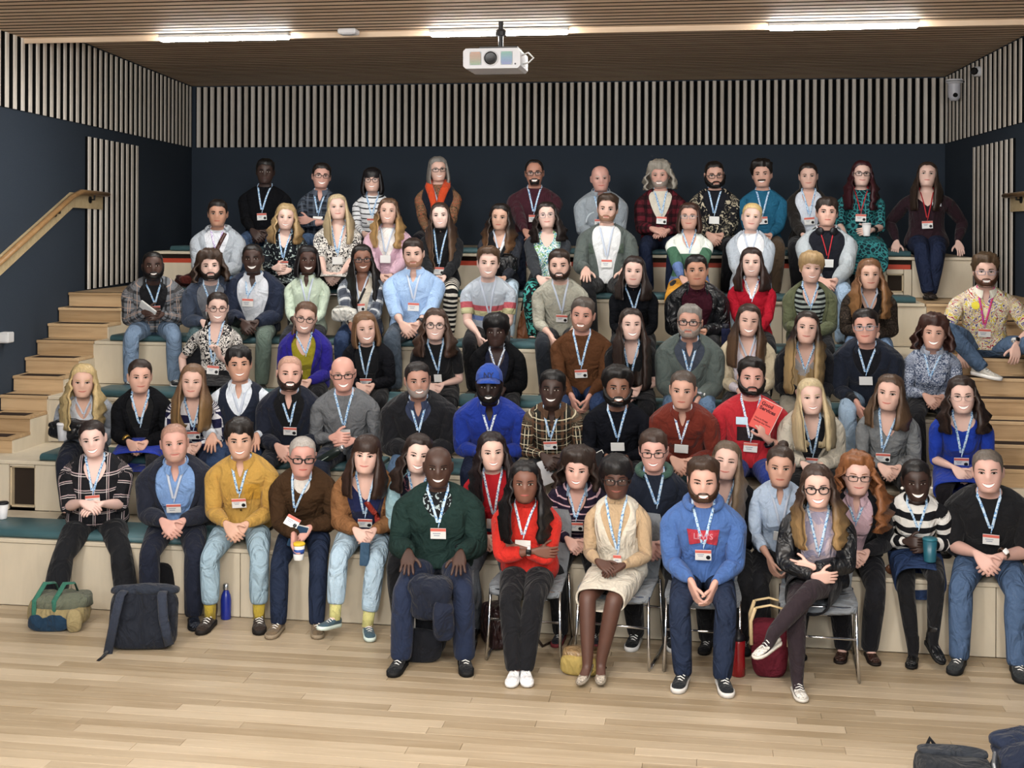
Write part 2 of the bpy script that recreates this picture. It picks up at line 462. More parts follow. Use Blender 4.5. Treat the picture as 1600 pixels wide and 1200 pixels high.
def beard_mesh(c, style, th):
    """full, goatee, moustache, stubble"""
    def fn():
        A = [radians(-84 + 6 * k) for k in range(29)]; NR = 11; rnd = random.Random(3)
        top = [(0, -.0455), (16, -.048), (26, -.060), (42, -.052), (62, -.030), (76, .000), (90, .012)]
        vs = []; info = []
        for a in A:
            d = abs(a) * 180 / pi; zt = interp(top, d)[0]
            for k in range(NR):
                v = k / (NR - 1); z = lin(-.0985, zt, v ** .85)
                if style == 'moustache': z = lin(-.0585, -.0445, v)
                p = head_s(a, z); n = V((p.x, p.y * 1.1, (z + .03) * .8)).normalized()
                if abs(a) < .35 and z > -.058: n = V((0, -1, 0)); p.y = face_y(p.x, z) if abs(p.x) < .05 else p.y
                e = min(1, v * 5, (1 - v) * 5 + .12) if style != 'moustache' else min(1, v * 5 + .3, (1 - v) * 5 + .3)
                vs.append(p + n * (th * (.25 + .75 * e) * (1 + .35 * rnd.uniform(-1, 1) if th > .003 else 1) + .0012)); info.append((d, p.z))
        fs = []
        for i in range(len(A) - 1):
            for k in range(NR - 1):
                q = (i * NR + k, (i + 1) * NR + k, (i + 1) * NR + k + 1, i * NR + k + 1)
                d = sum(info[x][0] for x in q) / 4; z = sum(info[x][1] for x in q) / 4
                if style != 'moustache' and d < 21 and -.076 < z < -.0575: continue
                if style == 'goatee' and d > 36: continue
                if style == 'moustache' and d > 24: continue
                fs.append(q)
        return vs, fs, [0] * len(fs), [hairm(c) if style != 'stubble' else plain(c, .8)]
    return cmesh(('beard', c, style, th), fn)
def radians(d): return d * pi / 180
HAIR = {  # hairline heights: front, temple, side, nape; thickness top, side; noise; extra
    'short': dict(hl=(.070, .050, -.012, -.062), th=(.015, .009), nz=.004),
    'crop': dict(hl=(.076, .056, -.008, -.055), th=(.010, .006), nz=.0015),
    'buzz': dict(hl=(.080, .058, -.004, -.050), th=(.0045, .004), nz=.0006),
    'quiff': dict(hl=(.078, .055, -.014, -.062), th=(.026, .009), nz=.008, fwd=.010),
    'flop': dict(hl=(.056, .030, -.022, -.068), th=(.022, .013), nz=.010),
    'messy': dict(hl=(.070, .045, -.016, -.065), th=(.034, .018), nz=.014),
    'recede': dict(hl=(.098, .062, -.006, -.055), th=(.008, .008), nz=.001),
    'thin': dict(hl=(.104, .075, .000, -.055), th=(.004, .006), nz=.0006),
    'sides': dict(hl=(.030, .030, -.010, -.058), th=(.006, .009), nz=.0006, sides=1),
    'afro': dict(hl=(.070, .045, -.012, -.060), th=(.040, .030), nz=.006),
    'curly': dict(hl=(.066, .035, -.025, -.070), th=(.036, .032), nz=.018),
    'tied': dict(hl=(.078, .052, .000, -.055), th=(.012, .008), nz=.0015),
    'bun': dict(hl=(.078, .052, .000, -.055), th=(.012, .008), nz=.0015, bun=1),
    'pony': dict(hl=(.078, .052, .000, -.055), th=(.012, .008), nz=.0015, ln=.20, a0=150, front=0),
    'cropw': dict(hl=(.040, .020, -.035, -.085), th=(.030, .026), nz=.008),
    'bobcurl': dict(hl=(.058, .030, -.030, -.06), th=(.036, .034), nz=.014, ln=.09, a0=66, front=.0, wave=.010, flare=.30),
    'bob': dict(hl=(.076, .050, -.02, -.06), th=(.014, .016), nz=.003, ln=.11, a0=60, front=.0, flare=.14),
    'bobfringe': dict(hl=(.026, .020, -.02, -.06), th=(.015, .016), nz=.003, ln=.105, a0=58, front=.0, flare=.12),
    'mid': dict(hl=(.078, .052, -.02, -.06), th=(.011, .013), nz=.003, ln=.20, a0=62, front=.05, flare=.12, wave=.003),
    'midwave': dict(hl=(.078, .050, -.02, -.06), th=(.014, .017), nz=.005, ln=.21, a0=62, front=.055, flare=.22, wave=.009),
    'long': dict(hl=(.080, .052, -.02, -.06), th=(.009, .011), nz=.002, ln=.32, a0=63, front=.075, flare=.05, wave=.002),
    'longwave': dict(hl=(.080, .050, -.02, -.06), th=(.013, .015), nz=.005, ln=.31, a0=62, front=.075, flare=.16, wave=.009),
    'vlong': dict(hl=(.080, .052, -.02, -.06), th=(.009, .011), nz=.003, ln=.46, a0=64, front=.085, flare=.05, wave=.006),
    'longcurl': dict(hl=(.076, .045, -.02, -.06), th=(.030, .028), nz=.014, ln=.29, a0=60, front=.07, flare=.36, wave=.018),
    'longfringe': dict(hl=(.030, .022, -.02, -.06), th=(.013, .013), nz=.003, ln=.24, a0=62, front=.03, flare=.06, wave=.003),
    'back': dict(hl=(.078, .052, .000, -.055), th=(.012, .009), nz=.002, ln=.22, a0=118, front=.02, flare=.0, wave=.003),
}
def hair_mesh(style, c, c2, seed, z2):
    def fn():
        H = HAIR[style]; vs = []; fs = []; ncol = 40; nr = 9; hl = H['hl']; ttop, tsid = H['th']; nz = H['nz']
        line = [(0, hl[0]), (32, hl[0] - .004), (54, hl[1]), (78, hl[2]), (92, hl[2] + .004), (120, (hl[2] + hl[3]) / 2), (180, hl[3])]
        sv = V((seed * 3.1, seed * 1.7, 0)); ctr = V((0, .008, .018))
        def at(a, z, th, crown=0):
            p = head_s(a, min(z, .1159)); n = (p - ctr).normalized()
            return p + n * th + V((0, 0, crown * .006)) + n * (nz * 1.4 * noise.noise(p * 28 + sv) + (nz * .7 + .0012) * noise.noise(p * 70 + sv))
        for j in range(ncol):
            a = 2 * pi * j / ncol; d = abs((a * 180 / pi + 180) % 360 - 180); zh = interp(line, d)[0] + ((.018 if style == 'flop' else .009) * noise.noise(V((j * .62, seed * 3.3, 1.5))) if not H.get('sides') else 0)
            ztop = .1159 if not H.get('sides') else max(zh + .004, lin(.028, .062, min(1, max(0, (d - 74) / 60))) if d > 74 else zh + .0005)
            for i in range(nr):
                v = i / (nr - 1); z = lin(zh, ztop, sin(v * pi / 2) ** .9)
                w = min(1, max(0, (z - .02) / .09)); th = lin(tsid, ttop, w) * min(1, .12 + v * 3.2)
                if H.get('sides'): th = tsid * sin(v * pi) * min(1, (d - 74) / 12) + .0003 if d > 74 else -.004
                p = at(a, z, th, w)
                if H.get('fwd') and d < 70: p.y -= H['fwd'] * w * (1 - d / 70)
                vs.append(p)
        for j in range(ncol):
            k = (j + 1) % ncol
            for i in range(nr - 1): fs.append((j * nr + i, k * nr + i, k * nr + i + 1, j * nr + i + 1))
        if not H.get('sides'):
            vs.append(at(0, .1159, ttop, 1) * .0 + V((0, .006, .121 + ttop))); t = len(vs) - 1
            for j in range(ncol): fs.append((j * nr + nr - 1, ((j + 1) % ncol) * nr + nr - 1, t))
        if H.get('bun'):
            mb = MB(); mb.lathe([(.004, -.030), (.022, -.024), (.033, -.008), (.034, .008), (.024, .024), (.004, .031)], (0.012, .075, .125), 12)
            k = len(vs); vs += [p + V((0, 0, 1)) * .004 * noise.noise(p * 50) for p in mb.v]; fs += [tuple(i + k for i in f) for f in mb.f]
        if H.get('ln'):
            a0 = radians(H['a0']); m = 34; nrow = 15; ln = H['ln']; k0 = len(vs); fl = H.get('flare', .1); wv = H.get('wave', 0); fr = H['front']
            for j in range(m):
                u = j / (m - 1); a = a0 + (2 * pi - 2 * a0) * u; d = abs((a * 180 / pi + 180) % 360 - 180)
                fw = min(1, max(0, 1.25 - (d - H['a0']) / 38))            # weight of the locks that fall in front of the shoulders
                L = ln * (1 + .10 * noise.noise(V((j * .9, seed * 5, 0)))) * (1 if d < 120 else .92); ridge = .0035 * (1 if j % 2 else -1)
                z0 = .062; p0 = head_s(a, z0); n0 = (p0 - ctr).normalized(); p0 += n0 * (lin(tsid, ttop, .45) + .003)
                col = []
                for i in range(nrow):
                    s = (i / (nrow - 1)) ** 1.1; z = z0 - (L + z0 + .04) * s; dz = z0 - z
                    x = p0.x * (1 + fl * min(1, dz / .16) + .10 * min(1, dz / .12)); y = p0.y
                    sm = min(1, max(0, (dz - .07) / .15)); sm = sm * sm * (3 - 2 * sm)
                    if d > 100: y = lin(p0.y, max(.055, p0.y * .85), sm)
                    if dz > .17 and d > 80: x *= 1 - .25 * min(1, (dz - .17) / .1) * (1 if fr > .04 and d > 100 else 0)
                    y -= fr * 1.25 * fw * sm
                    if fr > .015: sd_ = (d - H['a0']) / 34; x += (1 if x > 0 else -1) * (-.010 + .052 * min(1.1, sd_)) * sm * (1 if sd_ < 1.1 else max(0, 1.6 - sd_) / .5)
                    nn = V((x, y * .6, 0)).normalized(); q = V((x, y, z)) + nn * (ridge * min(1, dz / .05) + nz * .8 * noise.noise(V((x * 25, y * 25, z * 18)) + sv))
                    q += nn * (wv * sin(dz * 75 + j * .8 + seed)) * min(1, dz / .06); q.x += wv * .7 * sin(dz * 60 + j * .35 + seed) * min(1, dz / .08)
                    if s > .8: q -= nn * (.012 * (s - .8) / .2)
                    col.append(q)
                inn = [q - V((q.x, q.y * .6 - .02, 0)).normalized() * .022 for q in col]
                vs += col + inn[::-1]
            R = 2 * nrow
            for j in range(m - 1):
                for i in range(R - 1): fs.append((k0 + j * R + i, k0 + (j + 1) * R + i, k0 + (j + 1) * R + i + 1, k0 + j * R + i + 1))
            for j in (0, m - 1):
                for i in range(nrow - 1): fs.append((k0 + j * R + i, k0 + j * R + i + 1, k0 + j * R + R - 2 - i, k0 + j * R + R - 1 - i))
        return vs, fs, [0] * len(fs), [hairm(c, c2, z2)]
    return cmesh(('hair', style, c, c2, seed, z2), fn)

# ------------------------------------------------------------------ people: body
TR = [(.0, .135, .110, .130, 0, .075), (.05, .176, .132, .135, 0, .040), (.12, .178, .126, .122, 0, .012), (.20, .158, .116, .106, 0, 0), (.28, .152, .115, .100, 0, 0),
      (.36, .160, .120, .106, 0, 0), (.43, .168, .120, .112, 0, 0), (.49, .170, .108, .112, .005, 0), (.542, .160, .086, .104, .010, 0),
      (.580, .112, .064, .088, .014, -.004), (.606, .068, .056, .066, .010, -.008), (.634, .055, .054, .060, .0, -.01)]
def ik(a, c, l1, l2, pole):
    d = c - a; L = min(d.length, (l1 + l2) * .999); u = d.normalized()
    x = (l1 * l1 - l2 * l2 + L * L) / (2 * L); h = sqrt(max(1e-6, l1 * l1 - x * x))
    p = V(pole); p = (p - u * p.dot(u)).normalized()
    return a + u * x + p * h, a + u * L
class Body: pass
def newell(vs, L):
    n = V()
    for i in range(len(L)): n += vs[L[i]].cross(vs[L[(i + 1) % len(L)]])
    c = sum((vs[i] for i in L), V()) / len(L); n = V()
    for i in range(len(L)): n += (vs[L[i]] - c).cross(vs[L[(i + 1) % len(L)]] - c)
    return n
def bridge(vs, A, B, fs, tags, tg, da, db):
    n = len(A); ca = sum((vs[i] for i in A), V()) / n; cb = sum((vs[i] for i in B), V()) / n; best = None
    rev = (newell(vs, A).dot(V(da)) > 0) != (newell(vs, B).dot(V(db)) > 0); Bb = B[::-1] if rev else B
    for s in range(n):
        e = sum(((vs[A[i]] - ca) - (vs[Bb[(i + s) % n]] - cb)).length_squared for i in range(n))
        if best is None or e < best[0]: best = (e, [Bb[(i + s) % n] for i in range(n)])
    R = best[1]
    for i in range(n): fs.append((A[i], A[(i + 1) % n], R[(i + 1) % n], R[i])); tags.append(tg)
    return R
def make_body(P):
    S = P.get('S', 1.0); fem = P['g'] == 'f'; b = P.get('big', 0.0); sw = P.get('sw', .90 if fem else 1.04); al = .86 if fem else 1.0
    lean = P.get('lean', .06); side = P.get('side', 0.0)
    B = Body(); vs = []; fs = []; tags = []; info = []
    LA = lean; SPN = [(0.0, 0.0, 0.0)]; yy0 = zz0 = 0.0
    for q_ in range(1, 161):
        ph = LA * min(1, (q_ / 200) / .30) ** .8; yy0 -= sin(ph) / 200; zz0 += cos(ph) / 200; SPN.append((yy0, zz0, ph))
    def spine(z, y=0.0, x=0.0):
        if z <= 0: return V((x + side * z, y, z))
        a_, b_, ph = SPN[min(160, int(z * 200 + .5))]; e_ = z - min(160, int(z * 200 + .5)) / 200
        return V((x + side * z, a_ + y * cos(ph) - e_ * sin(ph), b_ + y * sin(ph) + e_ * cos(ph)))
    B.spine = spine
    def addv(p, part, k, j, uv): vs.append(V(p)); info.append((part, k, j, uv)); return len(vs) - 1
    tor = []
    for i, (z, w, df, db, yc, tl) in enumerate(TR):
        wf = (1 + .30 * b if i < 7 else 1 + .12 * b) * ((1.04 if fem else 1.0) if i < 3 else (.93 if fem and i in (3, 4, 5) else 1)); ws = sw if 5 <= i <= 9 else (1 + (sw - 1) * .5)
        if i >= 10: ws, wf = (.88 if fem else 1.05), 1 + .15 * b
        row = []
        for j in range(NC):
            a = 2 * pi * j / NC; ca, sa = cos(a), sin(a); p = 2.5 if i < 9 else 2.1
            d = df * (1 + (.75 * b if 1 <= i <= 5 else .3 * b if i < 8 else 0)) if ca > 0 else db * (1 + .3 * b * (i < 9))
            if i >= 10: d *= (.9 if fem else 1.04)
            x = w * wf * ws * sup(sa, p); y = yc - d * sup(ca, p)
            if fem and i in (5, 6) and ca > 0: y -= (.026, .020)[i - 5] * max(0, 1 - abs(abs(x) - .075) / .085)
            zz = z + tl * ca
            row.append(addv(spine(zz, y, x), 'T', i, j, (x, zz)))
        tor.append(row)
    skip = set()
    for i in range(5, 8):
        for j in range(4, 8): skip |= {(i, j), (i, j + 12)}
    for i in range(len(TR) - 1):
        for j in range(NC):
            if (i, j) in skip: continue
            fs.append((tor[i][j], tor[i][(j + 1) % NC], tor[i + 1][(j + 1) % NC], tor[i + 1][j])); tags.append(('T', i, j))
    # head
    hs = P.get('hs', .97 if fem else 1.02)
    nk = spine(.634); hp = nk + V((P.get('hx', 0), -.012 - .10 * sin(LA) * .6 - P.get('hy', 0), .109 * hs)); piv = V((0, .02, -.10)) * hs
    R = Matrix.Rotation(radians(P.get('yaw', 0)), 4, 'Z') @ Matrix.Rotation(radians(P.get('tilt', 0)), 4, 'Y') @ Matrix.Rotation(radians(P.get('nod', 0)), 4, 'X')
    B.HM = Matrix.Translation(hp + piv) @ R @ Matrix.Translation(-piv) @ Matrix.Diagonal((hs * P.get('fw', 1), hs, hs * P.get('fl', 1), 1))
    hd = [[addv(B.HM @ HG[i][j], 'H', i, j, (0, 0)) for j in range(NC)] for i in range(len(HG))]
    for j in range(NC): fs.append((tor[-1][j], tor[-1][(j + 1) % NC], hd[0][(j + 1) % NC], hd[0][j])); tags.append(('N', 0, j))
    for i in range(len(HG) - 1):
        for j in range(NC):
            if i in (5, 6, 7) and j in (7, 16): continue
            fs.append((hd[i][j], hd[i][(j + 1) % NC], hd[i + 1][(j + 1) % NC], hd[i + 1][j])); tags.append(('H', i, j))
    top = addv(B.HM @ V((0, .005, .1195)), 'H', 99, 0, (0, 0))
    for j in range(NC): fs.append((hd[-1][j], hd[-1][(j + 1) % NC], top)); tags.append(('H', 99, j))
    for j, sg in ((7, 1), (16, -1)):                           # ears
        k = j + 1
        fr, bk = (j, k) if sg > 0 else (k, j)
        lp = [hd[i][fr] for i in (5, 6, 7, 8)] + [hd[i][bk] for i in (8, 7, 6, 5)]; iv = B.HM.inverted(); q = []
        for n_, vi in enumerate(lp):
            p = iv @ vs[vi]; back = n_ > 3; i = (5, 6, 7, 8)[n_] if not back else (8, 7, 6, 5)[n_ - 4]
            p += V((sg * (.020 if back else .008), .014 if back else .002, {5: .004, 6: 0, 7: .004, 8: .006}[i] if True else 0)); q.append(addv(B.HM @ p, 'H', i, 50, (0, 0)))
        for n_ in range(8): fs.append((lp[n_], lp[(n_ + 1) % 8], q[(n_ + 1) % 8], q[n_])); tags.append(('H', 50, 0))
        for n_ in range(3): fs.append((q[n_], q[n_ + 1], q[6 - n_], q[7 - n_])); tags.append(('H', 50, 0))
    # arms
    B.wr = []
    for sgn, ak in ((1, 'A0'), (-1, 'A1')):
        sh = spine(.492, .005, sgn * .158 * sw * (1 + .12 * b))
        A = P['arms'][0 if sgn > 0 else 1]; wt = V(A['w']); pole = A.get('pole', (sgn * .30, .40, -.8))
        el, wr = ik(sh + V((sgn * .025, 0, 0)), wt, .285 * (.95 if fem else 1), .25 * (.95 if fem else 1), pole); s0 = sh + V((sgn * .03, 0, -.012))
        ar = al * (1 + .30 * b) * P.get('arm', 1)
        ua = (el - s0); fa = (wr - el); pts = [s0 + ua * t for t in (0, .25, .5, .75, .93)] + [el] + [el + fa * t for t in (.08, .3, .6, .88, 1.0)]
        rr = [(.053, .056), (.051, .054), (.049, .050), (.044, .045), (.041, .042), (.041, .042), (.041, .042), (.042, .041), (.035, .034), (.027, .024), (.026, .021)]
        rings = tube_rings(pts, [(p * ar, q * ar) for p, q in rr], 14, (0, 1, 0))
        dist = 0; idx = []
        for k, rg in enumerate(rings):
            if k: dist += (pts[k] - pts[k - 1]).length
            idx.append([addv(p, ak, k, j, (.9 + (j if j < 8 else 14 - j) * .026, .50 - dist)) for j, p in enumerate(rg)])
        o = 0 if sgn > 0 else 12
        C = [4 + o + i for i in range(5)]
        loop = [tor[8][c % NC] for c in C] + [tor[7][C[4] % NC], tor[6][C[4] % NC]] + [tor[5][c % NC] for c in C[::-1]] + [tor[6][C[0]], tor[7][C[0]]]
        bridge(vs, loop, idx[0], fs, tags, (ak, -1, 0), (sgn, 0, 0), ua)
        for k in range(len(idx) - 1):
            for j in range(14): fs.append((idx[k][j], idx[k][(j + 1) % 14], idx[k + 1][(j + 1) % 14], idx[k + 1][j])); tags.append((ak, k, j))
        # hand
        h = V(A.get('h', (0, -1, -.2))).normalized(); pn = V(A.get('p', (0, 0, -1))); pn = (pn - h * pn.dot(h)).normalized(); s = h.cross(pn)
        ts = sgn * (1 if A.get('tflip') else -1) if True else 1
        # thumb side: for a palm facing down and fingers pointing forward the thumbs face each other
        want = V(A.get('t', (-sgn, -.3, .3))); ts = 1 if s.dot(want) > 0 else -1
        sc = (.90 if fem else 1.0) * (1 + .1 * b); curl = A.get('c', (25, 30, 25)); base = wr + h * .012
        B.wr.append((wr, h, pn, sc))
        hr = []
        for (d, w, th) in ((0, .027, .019), (.032, .036, .017), (.064, .042, .016), (.094, .043, .0125)):
            c = base + h * d * sc; row = [c + s * (w * sc * q) - pn * th * sc for q in (-.92, -.46, 0, .46, .92)] + [c + s * w * 1.08 * sc - pn * .4 * th * sc, c + s * w * 1.08 * sc + pn * .4 * th * sc] + \
                [c + s * (w * sc * q) + pn * th * sc for q in (.92, .46, 0, -.46, -.92)] + [c - s * w * 1.08 * sc + pn * .4 * th * sc, c - s * w * 1.08 * sc - pn * .4 * th * sc]
            hr.append([addv(p, ak, 20, j, (0, 0)) for j, p in enumerate(row)])
        bridge(vs, idx[-1], hr[0], fs, tags, (ak, 20, 0), fa, h)
        tq = 5 if ts > 0 else 12
        for k in range(3):
            for j in range(14):
                if k == 1 and j == tq: continue
                fs.append((hr[k][j], hr[k][(j + 1) % 14], hr[k + 1][(j + 1) % 14], hr[k + 1][j])); tags.append((ak, 20, j))
        E = hr[3]; fs.append((E[4], E[5], E[6], E[7])); fs.append((E[11], E[12], E[13], E[0])); tags += [(ak, 20, 0)] * 2
        lens = [.080, .088, .080, .062]
        if ts > 0: lens = lens[::-1]
        for f in range(4):
            lp = [E[f], E[f + 1], E[10 - f], E[11 - f]]; cen = sum((vs[i] for i in lp), V()) / 4; ang = 0; L = lens[f] * sc; sp = (f - 1.5) * A.get('spread', .05)
            for g in range(3):
                ang += radians(curl[g]); d = (h * cos(ang) + pn * sin(ang) + s * sp).normalized(); pp = (pn * cos(ang) - h * sin(ang)).normalized()
                cen = cen + d * L * (.45, .30, .25)[g]; w = (.0105, .0098, .0078)[g] * sc; t = (.0100, .0092, .0070)[g] * sc
                nl = [addv(p, ak, 20, 0, (0, 0)) for p in (cen - s * w - pp * t, cen + s * w - pp * t, cen + s * w + pp * t, cen - s * w + pp * t)]
                for q in range(4): fs.append((lp[q], lp[(q + 1) % 4], nl[(q + 1) % 4], nl[q])); tags.append((ak, 20, 0))
                lp = nl
            fs.append(tuple(lp)); tags.append((ak, 20, 0))
        lp = [hr[1][tq], hr[1][(tq + 1) % 14], hr[2][(tq + 1) % 14], hr[2][tq]]; cen = sum((vs[i] for i in lp), V()) / 4; tc = A.get('tc', .35)
        for g in range(3):
            d = (s * ts * (.85, .5, .25)[g] + h * (.6, .85, .95)[g] + pn * tc * (.6, .9, 1.1)[g]).normalized(); cen = cen + d * (.028, .030, .024)[g] * sc
            e1 = (h - d * h.dot(d)).normalized(); e1 = (s * ts - d * (s * ts).dot(d)).normalized() if e1.length < .1 else e1; e2 = d.cross(e1); w = (.013, .0115, .009)[g] * sc
            raw = [cen + e1 * w * a_ + e2 * w * b_ for a_, b_ in ((-1, -1), (-1, 1), (1, 1), (1, -1))]; nl = [addv(p, ak, 20, 0, (0, 0)) for p in raw]
            lp = bridge(vs, lp, nl, fs, tags, (ak, 20, 0), d if g else s * ts, d)
        fs.append(tuple(lp)); tags.append((ak, 20, 0))
    # legs
    cr = addv((0, -.055, .015), 'T', 0, 0, (0, 0)); B.ank = []
    for sgn, lk in ((1, 'L0'), (-1, 'L1')):
        G = P['legs'][0 if sgn > 0 else 1]; hip = V((sgn * .092, -.03, .095)); at = V(G['a']); pole = G.get('pole', (sgn * .12, -.6, .8)); lb = (1 + .28 * b) * (1.02 if fem else 1)
        kn, an = ik(hip, at, .43, .40, pole); th = kn - hip; sh = an - kn
        pts = [hip + th * t for t in (.30, .5, .75, .93)] + [kn] + [kn + sh * t for t in (.08, .30, .55, .8, 1.0)]
        rr = [(.088, .082), (.082, .079), (.070, .068), (.060, .061), (.058, .060), (.056, .058), (.055, .057), (.050, .052), (.041, .042), (.036, .038)]
        rings = tube_rings(pts, [(p * lb, q * lb) for p, q in rr], 14, (1, 0, 0)); idx = []; dist = 0
        for k, rg in enumerate(rings):
            if k: dist += (pts[k] - pts[k - 1]).length
            idx.append([addv(p, lk, k, j, (1.5 + (j if j < 8 else 14 - j) * .03, -dist)) for j, p in enumerate(rg)])
        loop = [tor[0][j % NC] for j in (range(0, 13) if sgn > 0 else range(12, 25))] + [cr]
        bridge(vs, loop, idx[0], fs, tags, (lk, -1, 0), (0, -.5, -1), th)
        for k in range(len(idx) - 1):
            for j in range(14): fs.append((idx[k][j], idx[k][(j + 1) % 14], idx[k + 1][(j + 1) % 14], idx[k + 1][j])); tags.append((lk, k, j))
        fd = V(G.get('f', (sgn * .18, -1, 0))).normalized(); up = V((0, 0, 1)); up = (up - fd * up.dot(fd)).normalized(); sd = fd.cross(up); B.ank.append((an, fd, up, sd, kn))
        prev = idx[-1]; pd = sh
        for (d, z, w, hh, mix) in ((.012, -.036, .031, .036, .5), (.062, -.054, .032, .019, 1), (.105, -.063, .034, .012, 1), (.140, -.066, .024, .008, 1)):
            c = an + fd * d + up * z; ax = (fd * mix - up * (1 - mix)).normalized(); u2 = ax.cross(sd).normalized()
            nl = [addv(c + sd * w * cos(2 * pi * j / 14) + u2 * hh * sin(2 * pi * j / 14), lk, 30, j, (0, 0)) for j in range(14)]
            bridge(vs, prev, nl, fs, tags, (lk, 30, 0), pd, ax); prev = nl; pd = ax
        fs.append(tuple(prev)); tags.append((lk, 30, 0))
    for v in vs: v *= S
    B.HM = Matrix.Scale(S, 4) @ B.HM
    bm = bmesh.new(); bv = [bm.verts.new(v) for v in vs]; bf = [bm.faces.new([bv[i] for i in f]) for f in fs]
    bm.verts.index_update(); bmesh.ops.recalc_face_normals(bm, faces=bm.faces); bm.normal_update()
    B.fs = [tuple(v.index for v in f.verts) for f in bf]; B.nm = [v.normal.copy() for v in bv]; bm.free()
    B.vs, B.tags, B.info, B.S = vs, tags, info, S
    return B
def colpos(B, k, jf, off):
    """point on trunk ring k at fractional column jf, pushed out by off"""
    j0 = int(math.floor(jf)); t = jf - j0; a, b = k * NC + j0 % NC, k * NC + (j0 + 1) % NC
    return B.vs[a].lerp(B.vs[b], t) + B.nm[a].lerp(B.nm[b], t).normalized() * off
def garment(name, B, root, sel, off, mat, wr=.0, lip=.004, seed=0, sub=1, kap=None):
    """kap: per trunk ring, how many columns the front stands open on each side of the centre line"""
    fsel = [i for i, t in enumerate(B.tags) if sel(t)]; used = {}; vs = []; uv = []; fs = []; S = B.S
    sv = V((seed * 7.3, seed * 2.1, 0)); back = {}
    for i in fsel:
        f = []; tg = B.tags[i]
        for v in B.fs[i]:
            inf = B.info[v]; pt, k, j, u = inf; key = v; mapped = None
            if kap and pt == 'T' and kap[k] > 0:
                lim = 4 if k < 9 else 7
                sg = 1 if (j < 12 and not (j == 0 and tg[0] == 'T' and tg[2] >= 12)) else -1
                if j == 0: key = (v, sg)
                jj = j if sg > 0 else (NC - j if j else 0)
                if jj < lim: mapped = sg * (kap[k] + jj * (lim - kap[k]) / lim)
            if key not in used:
                used[key] = len(vs); o = off(inf, B.vs[v]); ex = V()
                if isinstance(o, tuple): o, ex = o
                w = wr * noise.noise(B.vs[v] * 13 + sv)
                if mapped is not None: p = colpos(B, k, mapped % NC, o * S + w); bk = colpos(B, k, mapped % NC, lip * .5)
                else: p = B.vs[v] + B.nm[v] * (o * S + w) + ex; bk = B.vs[v] + B.nm[v] * lip * .5 + ex
                vs.append(p); uv.append((p.x / S, u[1]) if pt == 'T' else u); back[used[key]] = bk
            f.append(used[key])
        fs.append(tuple(f))
    cnt = set()
    for f in fs:
        for a, b in zip(f, f[1:] + f[:1]): cnt.add((a, b))
    inn = {}
    for (a, b) in list(cnt):
        if (b, a) not in cnt:
            for q in (a, b):
                if q not in inn: inn[q] = len(vs); vs.append(back[q]); uv.append(uv[q])
            fs.append((b, a, inn[a], inn[b]))
    return obj(name, vs, fs, mat, root, True, None, uv, sub)
def lapels(B, root, mat, kap, off, r0):
    S = B.S; W = {4: .3, 5: .9, 6: 1.5, 7: 2.0, 8: 1.9, 9: 1.6, 10: 1.5}
    for sg in (1, -1):
        vs = []; fs = []
        for k in range(r0, 11):
            w = 0.05 if k == r0 else W[k]
            for t, o in ((-.12, -.004), (0, .010), (.55, .013), (1, .008), (1.02, .0)): vs.append(colpos(B, k, (sg * (kap[k] + w * t)) % NC, (off + o) * S))
        n = 11 - r0
        for k in range(n - 1):
            for q in range(4): fs.append((k * 5 + q, k * 5 + q + 1, k * 5 + q + 6, k * 5 + q + 5))
        obj('lapel', vs, fs, mat, root, True, sub=1)
def bvh_of(o):
    me = o.data; return [v.co.copy() for v in me.vertices], [tuple(p.vertices) for p in me.polygons]
